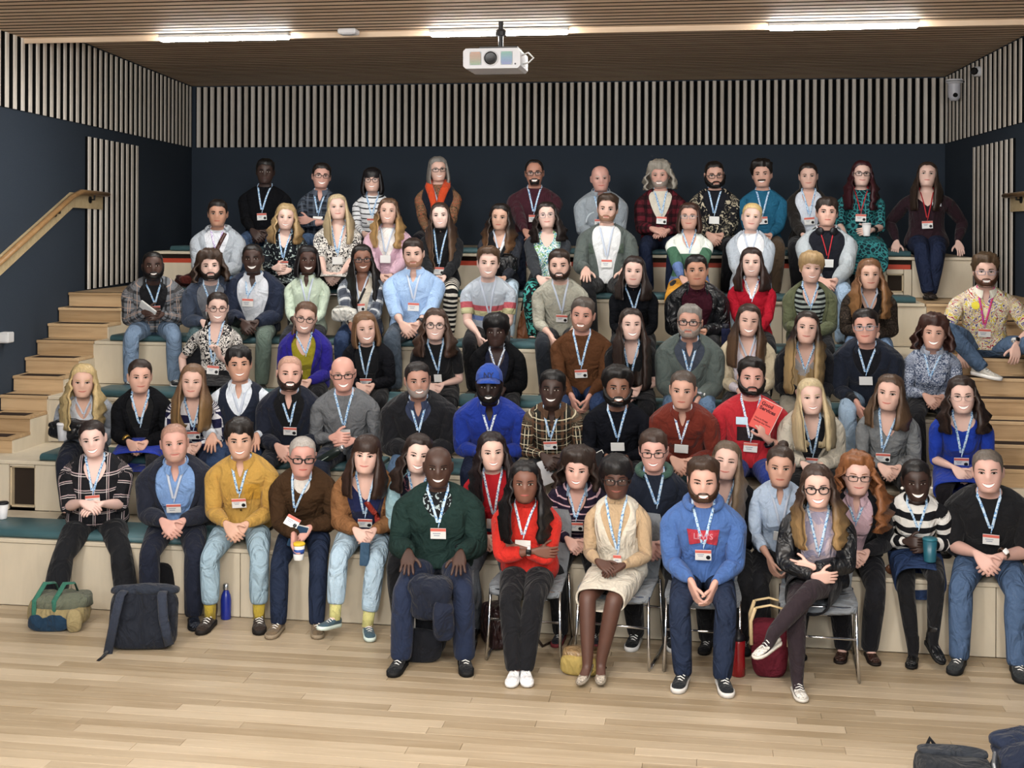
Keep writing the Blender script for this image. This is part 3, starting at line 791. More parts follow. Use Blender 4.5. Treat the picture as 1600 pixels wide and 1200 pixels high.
def shoe_mesh(kind, c, sole):
    def fn():
        mb = MB(); n = 12
        hb = {'boot': .10, 'high': .055}.get(kind, 0)
        sec = [(.074, .020, .052), (.062, .031, .082), (.025, .035, .092), (-.025, .036, .080), (-.075, .043, .060), (-.125, .045, .047), (-.165, .039, .040), (-.190, .022, .030)]
        if kind in ('loafer', 'heel'): sec = [(y, w * .93, h * (.78 if y > -.05 else .9)) for y, w, h in sec]
        if kind == 'heel': sec = [(y - .01 * (y < -.15), w * (.85 if y > -.15 else .6), h * .8) for y, w, h in sec]
        rings = []
        for y, w, h in sec:
            lift = .045 * max(0, min(1, (y + .06) / .12)) if kind == 'heel' else 0
            rings.append([V((w * sup(sin(2 * pi * j / n), 2.6), y, .018 + lift + (h - .018) * (.5 - .5 * sup(cos(2 * pi * j / n), 2.2)))) for j in range(n)])
        vs = [p for r in rings for p in r]; fs = []
        for i in range(len(rings) - 1):
            for j in range(n): fs.append((i * n + j, i * n + (j + 1) % n, (i + 1) * n + (j + 1) % n, (i + 1) * n + j))
        fs += [tuple(range(n - 1, -1, -1)), tuple(range((len(rings) - 1) * n, len(rings) * n))]
        mb.add(vs, fs, 0)
        if hb: mb.lathe([(.030, .05), (.046, .075), (.044, .09 + hb * .5), (.045, .095 + hb), (.040, .095 + hb)], (0, .028, 0), 12)
        return mb.v, mb.f, mb.fm, [leather(c) if kind in ('boot', 'loafer', 'heel') else fabric(c)]
    def fs_():
        mb = MB(); pts = []
        out = [(.078, .0), (.070, .025), (.045, .037), (0, .037), (-.06, .043), (-.12, .049), (-.165, .043), (-.192, .024), (-.199, 0)]
        if kind == 'heel': out = [(y, w * .8) for y, w in out]
        lp = out + [(y, -w) for y, w in out[-2:0:-1]]; t = .028 if kind in ('sneaker', 'high') else .018; m = len(lp)
        lift = lambda y: .045 * max(0, min(1, (y + .06) / .12)) if kind == 'heel' else 0
        vs = [V((x, y, lift(y) + .001)) for y, x in lp] + [V((x * 1.02, y * 1.01, lift(y) + t)) for y, x in lp]
        mb.add(vs, [(i, (i + 1) % m, (i + 1) % m + m, i + m) for i in range(m)] + [tuple(range(m - 1, -1, -1)), tuple(range(m, 2 * m))])
        if kind == 'heel': mb.tube([(0, .055, .05), (0, .06, .0)], [.012, .006], 8)
        return mb.v, mb.f, mb.fm, [plain(sole, .7)]
    def fl():
        mb = MB()
        for k in range(4):
            y = -.03 - .022 * k; z = .080 - .0095 * k; mb.tube([(-.026, y + .006, z - .006), (0, y, z + .006), (.026, y - .006, z - .006)], .0035, 5)
        return mb.v, mb.f, mb.fm, [plain('e8e6e2' if sole != '111111' else '151515', .8)]
    return cmesh(('shoe', kind, c, sole), fn), cmesh(('sole', kind, c, sole), fs_), cmesh(('lace', kind, sole), fl)
# ------------------------------------------------------------------ people: assembly
def arms(pose, **kw):
    m = lambda d: {k: ((-v[0],) + tuple(v[1:]) if k in 'whpt' or k == 'pole' else v) for k, v in d.items()}
    D = {
        'lap': (dict(w=(.085, -.295, .195), h=(-.80, -.55, -.22), p=(-.25, .35, -1), c=(22, 28, 20)), m(dict(w=(.085, -.325, .215), h=(-.80, -.45, -.25), p=(-.30, .45, -1), c=(25, 30, 25)))),
        'low': (dict(w=(.070, -.36, .155), h=(-.62, -.6, -.5), p=(-.6, .4, -.7), c=(30, 35, 25)), m(dict(w=(.070, -.38, .165), h=(-.62, -.5, -.55), p=(-.6, .5, -.7), c=(30, 35, 25)))),
        'knees': (dict(w=(.165, -.345, .225), h=(.0, -.85, -.45), p=(0, -.3, -1), c=(10, 18, 12), spread=.13, pole=(.30, .5, -.6)),) * 1 + (m(dict(w=(.165, -.345, .225), h=(.0, -.85, -.45), p=(0, -.3, -1), c=(10, 18, 12), spread=.13, pole=(.30, .5, -.6))),),
        'cross': (dict(w=(-.07, -.265, .285), h=(-1, .12, -.02), p=(0, 1, 0), c=(15, 20, 15), pole=(.5, -.1, -.7), t=(0, 0, 1)), m(dict(w=(-.075, -.30, .262), h=(-1, .10, -.06), p=(0, 1, 0), c=(15, 20, 15), pole=(.5, -.1, -.7), t=(0, 0, 1)))),
        'side': (dict(w=(.285, -.06, .09), h=(.15, -.55, -.6), p=(0, .1, -1), c=(10, 20, 15), pole=(.6, .6, 0)), m(dict(w=(.285, -.06, .09), h=(.15, -.55, -.6), p=(0, .1, -1), c=(10, 20, 15), pole=(.6, .6, 0)))),
        'hold': (dict(w=(.085, -.30, .205), h=(-.80, -.5, -.1), p=(-.5, .8, -.2), c=(35, 40, 30)), m(dict(w=(.085, -.30, .225), h=(-.78, -.52, .1), p=(-.5, .8, -.2), c=(38, 42, 30), t=(0, -.2, 1)))),
        'hang': (dict(w=(.075, -.40, .09), h=(-.3, -.35, -.9), p=(-.8, .3, 0), c=(25, 30, 20)), m(dict(w=(.075, -.42, .10), h=(-.3, -.3, -.9), p=(-.8, .4, 0), c=(25, 30, 20)))),
    }[pose]
    return [dict(D[0]), dict(D[1])]
def fcols(k): return set(range(k)) | {NC - 1 - q for q in range(k)}
SL = {'long': 9, 'push': 7, 'mid': 5, 'short': 2, 'none': -2}
def skirt(B, root, mat, t_end, drop=0.0, name='skirt', flare=1.0):
    S = B.S; iv = 1 / S; rows = []
    T = lambda i, o: [B.vs[i * NC + j] * iv + B.nm[i * NC + j] * o for j in range(NC)]
    rows.append(T(3, .014)); rows.append([lin(a, b, .5) for a, b in zip(T(2, .020), T(1, .022))])
    k0 = B.ank[0][4]; k1 = B.ank[1][4]; h0 = V((.092, -.03, .095)); h1 = V((-.092, -.03, .095))
    mid = lambda t: ((h0.lerp(k0, t)) + (h1.lerp(k1, t))) / 2
    ax = (mid(1) - mid(0)).normalized(); up = V((1, 0, 0)).cross(ax); up = -up if up.z < 0 else up
    st = [t for t in (.22, .45, .68, .88, 1.0, 1.12, 1.25) if t < t_end] + [t_end]
    for t in st:
        a, b = h0.lerp(k0, t), h1.lerp(k1, t); c = (a + b) / 2; hw = abs(a.x - b.x) / 2 + lin(.108, .078, min(1, t)) * flare; hh = abs((a - b).dot(up)) / 2 + lin(.112, .078, min(1, t)) * flare
        rows.append([c + V((1, 0, 0)) * hw * sup(sin(2 * pi * j / NC), 2.6) + up * hh * sup(cos(2 * pi * j / NC), 2.6) - up * .012 * (cos(2 * pi * j / NC) < 0) for j in range(NC)])
    if drop:
        for d in (.5, 1):
            rows.append([p + V((0, -.015 * d, -drop * d)) for p in rows[len(st) + 1]])
    rows.append([lin(p, sum(rows[-1], V()) / NC, .08) + V((0, .02, 0)) for p in rows[-1]])
    vs = []; uv = []
    for i, r in enumerate(rows):
        for j, p in enumerate(r): vs.append((p + V((0, 0, .004 * noise.noise(p * 14)))) * S); uv.append((p.x, -i * .09 + .2))
    fs = [(i * NC + j, i * NC + (j + 1) % NC, (i + 1) * NC + (j + 1) % NC, (i + 1) * NC + j) for i in range(len(rows) - 1) for j in range(NC)]
    return obj(name, vs, fs, mat, root, True, None, uv, 1)
def collar(B, root, mat, kind='shirt', gap=1, name='collar'):
    S = B.S; vs = []; fs = []; js = list(range(gap, NC - gap + 1)); c0 = sum((B.vs[240 + j] for j in range(NC)), V()) / NC
    for n_, j in enumerate(js):
        a, b = B.vs[240 + j % NC], B.vs[264 + j % NC]; r = (a - c0); r.z = 0; r.normalize(); e = min(n_, len(js) - 1 - n_)
        if kind == 'shirt':
            tip = {0: .050, 1: .034, 2: .016}.get(e, 0); fr = V((0, -1, 0))
            col = [a + r * .010 * S, a.lerp(b, .85) + r * .012 * S, a.lerp(b, .7) + r * .020 * S, a + r * .030 * S + V((0, 0, -.012 - tip)) * S + fr * tip * .25 * S]
        elif kind == 'stand':
            col = [a + r * .012 * S, a.lerp(b, 1.0) + r * .022 * S + V((0, 0, .012)), a.lerp(b, .9) + r * .032 * S + V((0, 0, .010)), a + r * .030 * S - V((0, 0, .01))]
        elif kind == 'turtle':
            col = [a + r * .008 * S, a.lerp(b, 1.2) + r * .007 * S, a.lerp(b, 1.25) + r * .013 * S, a + r * .016 * S - V((0, 0, .004))]
        else:   # hood lying behind the neck
            f = max(0, -cos(2 * pi * (j % NC) / NC)); g = .5 + .5 * f
            col = [a + r * .012 * S, a.lerp(b, .9) + r * (.030 + .02 * f) * S + V((0, 0, .015 * g)), a + r * (.062 + .035 * f) * S + V((0, 0, .012 * g)), a + r * (.060 + .04 * f) * S + V((0, 0, -.045 * g)), a + r * .02 * S - V((0, 0, .03))]
        vs += col
    m = len(col)
    closed = kind == 'turtle'
    for n_ in range(len(js) - 1):
        for q in range(m - 1): fs.append((n_ * m + q, (n_ + 1) * m + q, (n_ + 1) * m + q + 1, n_ * m + q + 1))
    return obj(name, vs, fs, mat, root, True, sub=1)
def front_of(B):
    f = [i for i, t in enumerate(B.tags) if t[0] in 'TN']; return f
NPERS = [0]; PEOPLE = {}
TIER_Y = [8.318 + .806 * i for i in range(7)]; TIER_Z = [.468 + .3805 * i for i in range(7)]
CUSH = .05
def person(key, px, py, tier, label, **P):
    NPERS[0] += 1; sd = NPERS[0]; rnd = random.Random(sd * 13)
    if tier > 0:
        Yp = TIER_Y[tier - 1] + P.get('back', .21); zs = TIER_Z[tier - 1] + P.get('cush', CUSH); zf = TIER_Z[tier - 2] if tier > 1 else 0.0
    else:
        Yp = P.get('Y', 8.0); zs = .455; zf = 0.0
    zs += P.get('dz', 0)
    if tier: P['hyaw'] = P.get('hyaw', 0) + rnd.uniform(-7, 7); P.setdefault('tilt', rnd.uniform(-4, 4)); P.setdefault('nod', rnd.uniform(-4, 4))
    P.setdefault('lean', .06); P['yaw0'] = P.get('yaw', 0)
    hr = HAIR.get(P['hair'][0], {}) if P.get('hair') else {}
    hat = hr.get('th', (.002,))[0] * (0 if hr.get('sides') else 1) + (.006 if P.get('hair') else 0); fem = P['g'] == 'f'
    HS = P.get('hs', (1.0 if fem else 1.05)); lean = P['lean']; tgt = P.get('St', .93 if fem else .97)
    for it in range(60):
        # trunk length along the bent spine, then the upright head at its real size
        yy = zz = 0.0
        for q in range(127):
            ph = lean * min(1, (q / 200) / .30) ** .8; yy -= sin(ph) / 200; zz += cos(ph) / 200
        yh = yy - .012 - .06 * sin(lean); top = atY(px, py, Yp + yh * .95)
        S = (top.z - zs - (.109 + .1195 + hat) * HS) / zz
        if S >= tgt - .02 or lean > P.get('lmax', .62): break
        lean += .02
    P['lean'] = lean; S0 = S; lo, hi = P.get('Sr', (.86, 1.10)); S = max(lo, min(hi, S)); zs += (S0 - S) * zz
    if abs(S0 - S) > .015: print('FIT', key, round(S0, 3), round(lean, 2))
    P['hs'] = HS / S; P.setdefault('fw', 1.08); P.setdefault('fl', .985)
    P['S'] = S
    X = top.x - (P.get('side', 0) * .75 + P.get('hx', 0)) * S
    phi = atan2(-X, Yp)
    byaw = phi * .55 + radians(P.get('byaw', 0)); P['yaw'] = (phi - byaw) * 180 / pi + P.get('hyaw', 0)
    zfl = (zf - zs) / S
    A = P.get('arms', 'lap'); P['arms'] = arms(A) if isinstance(A, str) else A
    for i in (0, 1):
        for k, v in P.get('arm%d' % i, {}).items(): P['arms'][i][k] = v
    big = P.get('big', 0)
    if big > .2 and isinstance(A, str):
        for a in P['arms']: a['w'] = (a['w'][0], a['w'][1] - .11 * big, a['w'][2] + .03 * big)
    ft = P.get('feet', .40); sp = P.get('spread', .115)
    L = P.get('legs') or [dict(a=(sp, -ft, zfl + .085 / 1)), dict(a=(-sp, -ft + rnd.uniform(-.03, .03), zfl + .085))]
    for g, sg in zip(L, (1, -1)):
        if 'zf' in g: g['a'] = (g['a'][0], g['a'][1], zfl + g['zf'])
        if P.get('kn'): g['pole'] = (sg * P['kn'], -.6, .8)
    P['legs'] = L
    B = make_body(P)
    sk = skin(P.get('skin', 'd9a88e'))
    root = obj('person', B.vs, B.fs, sk, None, True, None, None, 1); root.location = (X, Yp, zs); root.rotation_euler = (0, 0, byaw)
    tag(root, label, 'person', 'people seated on the tiers and chairs')
    HM = B.HM
    # face
    skc = P.get('skin', 'd9a88e'); rgb = [int(skc[i:i + 2], 16) for i in (0, 2, 4)]; dark = sum(rgb) < 330
    lip = P.get('lip') or ''.join('%02x' % int(max(0, min(255, c * k))) for c, k in zip(rgb, (.86, .62, .62) if not dark else (1.0, .78, .78)))
    hc = P.get('hair', (None, '2a201c'))[1]
    bc = P.get('brow', hc)
    for s in (-1, 1):
        linkobj('eye', eye_mesh(s, P.get('squint', (.82, .75, .66, .58)[P.get('smile', 2)]), P.get('iris', '2c1d15')), root, 0, HM)
        linkobj('eyebrow', brow_mesh(s, bc, .0030 if P['g'] == 'f' else .0042), root, 0, HM)
    linkobj('mouth', mouth_mesh(P.get('smile', 2), lip), root, 0, HM)
    if P.get('hair'):
        h = P['hair']; linkobj('hair', hair_mesh(h[0], h[1], h[2] if len(h) > 2 else None, sd % 3 if HAIR[h[0]].get('ln') else sd % 2, h[3] if len(h) > 3 else -.12), root, 0, HM)
    if P.get('beard'):
        bd = P['beard']; linkobj('beard' if bd[1] != 'moustache' else 'moustache', beard_mesh(bd[0], bd[1], bd[2] if len(bd) > 2 else .010), root, 0, HM)
    if P.get('glasses'):
        g = P['glasses']; linkobj('glasses', glasses_mesh(g[0], g[1] if len(g) > 1 else 0, g[2] if len(g) > 2 else .0026), root, 0, HM)
    # clothes
    layers = []
    def wear(name, spec, o0, order):
        m = spec['m']; sl = SL[spec.get('sl', 'long')]; nk = spec.get('neck', 'crew'); hem = spec.get('hem', 1); op = spec.get('open'); of = spec.get('off', o0)
        NK = {'crew': {}, 'turtle': {}, 'v': {10: 3.4, 9: 2.5, 8: 1.6, 7: .8}, 'deepv': {10: 3.6, 9: 2.9, 8: 2.2, 7: 1.6, 6: .9}, 'scoop': {10: 6, 9: 4.6, 8: 3.0, 7: .6}, 'collar': {10: 1.6, 9: .9, 8: .3}, 'wide': {10: 6.2, 9: 5.0, 8: 2.2}}[nk]
        kap = [0.0] * 12
        for k_, v_ in NK.items(): kap[k_] = v_
        if op is not None:
            for k_ in range(10): kap[k_] = max(kap[k_], min(3.6 if k_ < 9 else 6, op[k_] * .92))
            kap[10] = kap[9] + .5
            lo = [q for q in range(10) if op[q] > 0]
            for k_ in range(1, 9): kap[k_] = kap[k_] if kap[k_] == 0 else (kap[k_ - 1] + 2 * kap[k_] + kap[k_ + 1]) / 4
        def sel(t):
            p, i, j = t
            if p == 'T': return hem <= i <= 9
            if p[0] == 'A': return i <= sl
            return False
        puff = spec.get('puff', 0)
        def off(inf, p):
            pt, k, j, uv = inf
            if pt == 'T': return of + (.007 if k <= 2 else 0) - (.004 if k >= 10 else 0) + puff * .4
            if pt[0] == 'A': return of + .001 + puff * (1 if k < 8 else .5) + (.006 if k == sl + 1 and sl < 6 else 0) - (.004 if k >= 9 else 0)
            return of
        g = garment(name, B, root, sel, off, m, .006 + of * .3, seed=sd + order, kap=kap if any(kap) else None); layers.append(g)
        if spec.get('collar'): collar(B, root, spec.get('cm', m), spec['collar'], spec.get('gap', 1 if spec['collar'] != 'turtle' else 0), {'hood': 'hood'}.get(spec['collar'], 'collar'))
        if spec.get('lapel'): lapels(B, root, spec.get('lm', m), kap, of, spec.get('l0', 4))
    if P.get('top'): wear('top' if not P['top'].get('nm') else P['top']['nm'], P['top'], .010, 1)
    if P.get('vest'): wear('waistcoat', P['vest'], .018, 2)
    if P.get('jacket'): wear(P['jacket'].get('nm', 'jacket'), P['jacket'], .024, 3)
    bt = P.get('bottom', dict(m=fabric('14151a')))
    bk = bt.get('kind', 'trousers'); legend = {'trousers': 8, 'crop': 7, 'tights': 8, 'shorts': 3}.get(bk, 8)
    tight = bk == 'tights' or bt.get('slim')
    if bk != 'bare':
        def tsel(t): return (t[0] == 'T' and t[1] <= 2) or (t[0][0] == 'L' and (t[1] <= legend or (bk == 'tights' and t[1] == 30)))
        def toff(inf, p):
            pt, k, j, uv = inf
            if tight: return .004
            q = .008 if pt == 'T' else .010 + (.0030 * max(0, k - 4)) * bt.get('wide', 1)
            if k == 9 and pt[0] == 'L': an, kn = B.ank[int(pt[1])][0], B.ank[int(pt[1])][4]; return q, (an - kn).normalized() * .032 * B.S
            return q
        garment('tights' if bk == 'tights' else 'trousers', B, root, tsel, toff, bt['m'], .002 if tight else .007, seed=sd)
    if P.get('skirt'):
        q = P['skirt']; skirt(B, root, q['m'], q.get('t', 1.0), q.get('drop', 0), q.get('nm', 'skirt'), q.get('flare', 1.0))
    # shoes
    sh = P.get('shoes', ('loafer', '15130f', '111111'))
    for (an, fd, up, sdv, kn) in B.ank:
        Mx = Matrix.Identity(4); fwd = -fd; x = fwd.cross(up)
        for r in range(3): Mx[r][0] = x[r]; Mx[r][1] = fwd[r]; Mx[r][2] = up[r]
        k = 1.0 if P['g'] == 'm' else .90
        loc = (an - up * .082 * 1.0) * S
        Mx = Matrix.Translation(loc) @ Mx @ Matrix.Scale(S * k, 4)
        a, b, c = shoe_mesh(*sh[:3]); so = linkobj('shoe', a, root, 1, Mx); linkobj('sole', b, so)
        if sh[0] in ('sneaker', 'high') or (len(sh) > 3): linkobj('lace', c, so)
        P.setdefault('socks', ('17171b', .07) if bk in ('trousers',) and sh[0] != 'boot' else None)
        if P['socks']:
            mb = MB(); d = (kn - an).normalized(); mb.tube([(an - d * .03) * S, (an + d * .03) * S, (an + d * P['socks'][1]) * S], [.040 * S, .041 * S, .045 * S], 12); mb.build('sock', fabric(P['socks'][0]), root, True)
    # lanyard and name badge
    ly = P.get('lan', 'b')
    if ly:
        V0 = []; F0 = []
        for g in layers:
            a, b = bvh_of(g); k = len(V0); V0 += a; F0 += [tuple(i + k for i in f) for f in b]
        k = len(V0); V0 += B.vs; F0 += [tuple(i + k for i in B.fs[i2]) for i2, t in enumerate(B.tags) if t[0] in 'TN']
        T = BVHTree.FromPolygons(V0, F0)
        def fy(x, z):
            h = T.ray_cast(V((x, -1.2, z)), V((0, 1, 0)))[0]; return h.y if h else -.12
        rm = {'b': ribbon('b9d3ea', '5e93cc'), 'w': ribbon('dfe8f2', '7f97c8'), 'r': plain('b8262e', .7), 'm': ribbon('c9409a', 'd0503a'), 'p': ribbon('d9cfe6', '8a6ab8'), 'd': plain('b9c4d6', .6)}[ly]
        sp = B.spine; zn = sp(.612, -.05).z; kz = zn / .612; by = P.get('bz', .335) * kz; bx = P.get('bx', rnd.uniform(-.015, .015)); c0 = -P['lean']
        mb = MB(); w = .0085 * (1 if ly != 'r' else .6)
        xs = P.get('side', 0) * .55
        for s in (-1, 1):
            pts = []
            n = 9
            for k in range(n):
                t = k / (n - 1); x = lin(s * .068, s * .006 + bx, t ** .85) + xs * (1 - t); z = lin(zn, by + .035, t); pts.append(V((x * S, fy(x * S, z * S) - .007, z * S)))
            for k in range(1, n - 1): pts[k].y = min(pts[k].y, (pts[k - 1].y + pts[k + 1].y) / 2)
            bk_ = sp(.632, .02); back = V((s * .062 * S + xs, bk_.y * S, bk_.z * S)); pts = [back] + pts
            vs = []
            for k, p in enumerate(pts): vs += [p + V((-w, 0, 0)) * S, p + V((w, 0, 0)) * S, p + V((w, .003, 0)) * S, p + V((-w, .003, 0)) * S]
            fs = [(k * 4 + q, k * 4 + (q + 1) % 4, k * 4 + 4 + (q + 1) % 4, k * 4 + 4 + q) for k in range(len(pts) - 1) for q in range(4)]
            mb.add(vs, fs)
        y1 = fy(bx * S, (by + .02) * S); y2 = fy(bx * S, (by - .06) * S); bw, bh = P.get('bw', .096), .070
        pt = pts[-1]; mb.tube([pt, V((bx * S, min(pt.y, y1 - .008), by * S + .004))], .0035, 5, 0)
        L = mb.build('lanyard', rm, root, True); mb = MB()
        rot = Matrix.Rotation(max(-.5, min(.5, atan2(y2 - y1, .08))), 3, 'X') @ Matrix.Rotation(radians(P.get('bt', rnd.uniform(-5, 5))), 3, 'Y'); c = V((bx * S, min(y1, y2) - .012, (by - .035) * S))
        bd = P.get('badge', 'c')
        if bd: mb.box(c, (bw, .004, bh), 0, mat=rot)
        else: mb.v, mb.f, mb.fm = [], [], []
        if bd == 'c':
            mb.box(c + rot @ V((0, -.0015, bh * .36)), (bw * .99, .0045, bh * .26), 1, mat=rot)
            mb.lathe([(.0135, 0), (.0135, .0052)], c + rot @ V((bw * .31, .001, -bh * .2)), 12, 2, mat=rot @ Matrix.Rotation(pi / 2, 3, 'X'))
            for q in (0, 1): mb.box(c + rot @ V((-bw * .16, -.0015, bh * (.08 - .16 * q))), (bw * (.42 - .12 * q), .0035, .004), 3, mat=rot)
        elif bd == 'n':
            mb.box(c + rot @ V((0, -.0015, bh * .36)), (bw * .99, .0045, bh * .26), 1, mat=rot)
            for q in (0, 1): mb.box(c + rot @ V((-bw * .1, -.0015, bh * (.02 - .2 * q))), (bw * (.5 - .12 * q), .0035, .005), 3, mat=rot)
        if bd: mb.build('name_badge', [plain('dfe0de', .4), plain('d96a5c', .5), plain('16161a', .5), plain('8d96a8', .5)], L)
    PEOPLE[key] = (root, B); B.layers = layers
    return root, B
def lan_pts(): pass
def hand_w(key, i, fwd=.06, palm=.03):
    """world position and frame of the grip of hand i"""
    root, B = PEOPLE[key]; w, h, pn, sc = B.wr[i]; R = Matrix.Rotation(root.rotation_euler[2], 3, 'Z')
    return V(root.location) + R @ ((w + h * fwd + pn * palm) * B.S), R @ h, R @ pn
def loc_w(key, p):
    root, B = PEOPLE[key]; R = Matrix.Rotation(root.rotation_euler[2], 3, 'Z'); return V(root.location) + R @ (V(p) * B.S)
def bracelet(key, i, mat, face=None, name='wristwatch', d=.035, w=.011):
    root, B = PEOPLE[key]; wr, h, pn, sc = B.wr[i]; S = B.S; c = (wr - h * d) * S; mb = MB(); s = h.cross(pn)
    n = 14; vs = []
    for k in range(n):
        a = 2 * pi * k / n; r = s * .034 * cos(a) + pn * .031 * sin(a)
        for q, e in ((-1, 1), (1, 1), (1, 1.12), (-1, 1.12)): vs.append(c + (r * e * sc + h * w * q) * S)
    mb.add(vs, [(4 * k + q, 4 * k + (q + 1) % 4, 4 * ((k + 1) % n) + (q + 1) % 4, 4 * ((k + 1) % n) + q) for k in range(n) for q in range(4)])
    if face:
        R = Matrix((s, h, -pn)).transposed(); mb.box(c - pn * .037 * sc * S, (.034 * S, .036 * S, .010), 1, mat=R, bev=.006)
    mb.build(name, [mat] + ([face] if face else []), root, True)
# ------------------------------------------------------------------ the room
T_Y, T_Z = TIER_Y, TIER_Z = [8.318 + .806 * i for i in range(6)], [.468 + .3805 * i for i in range(6)]
CL = atY(300, 139.5, YW); CR = atY(1477, 126, YW); CL.z = CR.z = 0
DL = (FW + RT * (5 / F)).normalized(); DR = (FW + RT * (252 / F)).normalized()
YB = -4.0
LF = CL - DL * ((CL.y - YB) / DL.y); RF = CR - DR * ((CR.y - YB) / DR.y)
def xl(y): return CL.x + DL.x / DL.y * (y - YW)
def xr(y): return CR.x + DR.x / DR.y * (y - YW)
navy = NT('navy_fabric_wall', .95, .1); o_ = navy.obj(); f_ = navy.noise(o_, 240, 2)
navy.color(navy.mix(f_, srgb('2a333f'), srgb('444f5d'))); navy.bump(f_, .2, .003); navy = navy.m
slatm = wood('efe9e0', 'd3c8ba', 2, 1.0, .55, .25)
ceilm = wood('e0c8ac', 'c0a284', 0, .6, .6, .22); ceile = plain('2a1c12', .9)  # ceile: batten sides coloured dark to stand in for shade in the gaps
black = plain('07080a', .9, .1)
def wall(name, a, b, h, out, th=.15):
    n = V((b.y - a.y, a.x - b.x, 0)).normalized(); n = n if n.dot(out) > 0 else -n
    vs = []
    for p in (a, b, b + n * th, a + n * th): vs += [V((p.x, p.y, -.02)), V((p.x, p.y, h))]
    return tag(obj(name, vs, [(0, 2, 3, 1), (2, 4, 5, 3), (4, 6, 7, 5), (6, 0, 1, 7), (1, 3, 5, 7), (0, 6, 4, 2)], navy), 'dark navy fabric wall %s the tiers' % {'wall_back': 'behind', 'wall_left': 'left of', 'wall_right': 'right of'}[name], kind='structure')
WB = wall('wall_back', CL, CR, 4.6, V((0, 1, 0))); WL = wall('wall_left', LF, CL, 4.6, V((-1, 0, 0))); WR = wall('wall_right', RF, CR, 4.6, V((1, 0, 0)))
def slat_mesh(w, d, h, m):
    prof = [(-w / 2, 0), (-w / 2, d * .65), (-w * .32, d), (w * .32, d), (w / 2, d * .65), (w / 2, 0)]; n = len(prof)
    vs = [V((x, -y, z)) for z in (0, h) for x, y in prof]
    me = bpy.data.meshes.new('slat'); me.from_pydata([tuple(v) for v in vs], [], [(i, (i + 1) % n, (i + 1) % n + n, i + n) for i in range(n)] + [tuple(range(n - 1, -1, -1)), tuple(range(n, 2 * n))])
    me.materials.append(m); return me
def slat_band(parent, a, b, z0, z1, pitch, w, inward, d=.045, count=None):
    """vertical battens between a and b on a wall, over a black backing"""
    L = (b - a).length; u = (b - a) / L; n = V((u.y, -u.x, 0)); n = n if n.dot(inward) > 0 else -n
    p = a + n * .006
    vs = [V((q.x, q.y, z)) + e for q in (a, b) for z in (z0, z1) for e in (n * .001, n * .012)]
    k = count or int(L / pitch)
    me = slat_mesh(w, d, z1 - z0, slatm); rz = atan2(-n.x, n.y) + pi
    mb = MB(); c = (a + b) / 2 + n * .006; mb.box((c.x, c.y, (z0 + z1) / 2), (L, .010, z1 - z0), 0, rz); mb.build('slat_backing', black, parent)
    for i in range(k):
        q = a + u * (pitch * (i + .5)) + n * .010
        o = linkobj('slat', me, parent); o.location = (q.x, q.y, z0); o.rotation_euler = (0, 0, rz)
zb = ZC + 107.5 * (CL.dot(FW)) / F
IN = V((0, -1, 0)); LB = (CR - CL).length
slat_band(WB, CL + V((.06, 0, 0)), CR, zb, ZFAR, (LB - .06) / 102, .048, IN)
def onL(px, y=300): return atP(px, y, CL, V((DL.y, -DL.x, 0)))
def onR(px, y=300): return atP(px, y, CR, V((DR.y, -DR.x, 0)))
def flat(p): return V((p.x, p.y, 0))
a_ = flat(onL(1)); L_ = (CL - a_).length - .05; pL = L_ / 36
SLN = a_ - DL * (pL * 8)
slat_band(WL, SLN, CL - DL * .05, zb, ZFAR, pL, pL * .42, V((1, 0, 0)), .013, 44)
a_ = flat(onR(1603)); pR = (CR - a_).length / 18.5
slat_band(WR, CR - DR * .05, CR - DR * (.05 + pR * 26), zb, ZFAR, pR, pR * .42, V((-1, 0, 0)), .013, 26)
pa, pb = onL(133, 213), onL(216, 229); slat_band(WL, flat(pa), flat(pb), T_Z[4], pa.z, (flat(pb) - flat(pa)).length / 10, .080, V((1, 0, 0)), .013, 10)
pa, pb = onR(1521, 231), onR(1587, 216); slat_band(WR, flat(pa), flat(pb), T_Z[4], pa.z, (flat(pb) - flat(pa)).length / 9, .085, V((-1, 0, 0)), .013, 9)
# ceiling: a lower part towards the camera, a higher part over the top tiers
def ceil_part(y0, y1, z, name):
    mb = MB(); vs = [V((xl(y0) - .02, y0, z + .03)), V((xr(y0) + .02, y0, z + .03)), V((xr(y1) + .02, y1, z + .03)), V((xl(y1) - .02, y1, z + .03))]
    mb.add(vs + [v + V((0, 0, .1)) for v in vs], [(0, 1, 2, 3), (7, 6, 5, 4)] + [(i, i + 4, (i + 1) % 4 + 4, (i + 1) % 4) for i in range(4)])
    return mb
C1 = tag(ceil_part(YB, YEDGE, ZNEAR, 'ceiling').build('ceiling', plain('1d1510', .9)), 'timber batten ceiling over the front tiers', kind='structure')
C2 = tag(ceil_part(YEDGE, YW, ZFAR, 'ceiling').build('ceiling', plain('1d1510', .9)), 'raised timber batten ceiling over the top tiers', kind='structure')
def batten(y, z, w, par, h=.013):
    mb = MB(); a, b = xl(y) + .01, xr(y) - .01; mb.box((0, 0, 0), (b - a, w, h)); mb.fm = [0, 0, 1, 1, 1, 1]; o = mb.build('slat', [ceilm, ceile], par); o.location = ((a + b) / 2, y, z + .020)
y = YEDGE - .05
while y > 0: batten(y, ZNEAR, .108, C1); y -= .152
y = YEDGE + .10
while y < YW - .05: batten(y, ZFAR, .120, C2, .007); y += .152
mb = MB(); mb.box(((xl(YEDGE) + xr(YEDGE)) / 2, YEDGE - .005, (ZNEAR + ZFAR) / 2 + .02), (xr(YEDGE) - xl(YEDGE), .02, ZFAR - ZNEAR + .1)); tag(mb.build('trim_1', ceilm), 'timber board closing the step in the ceiling', kind='structure')
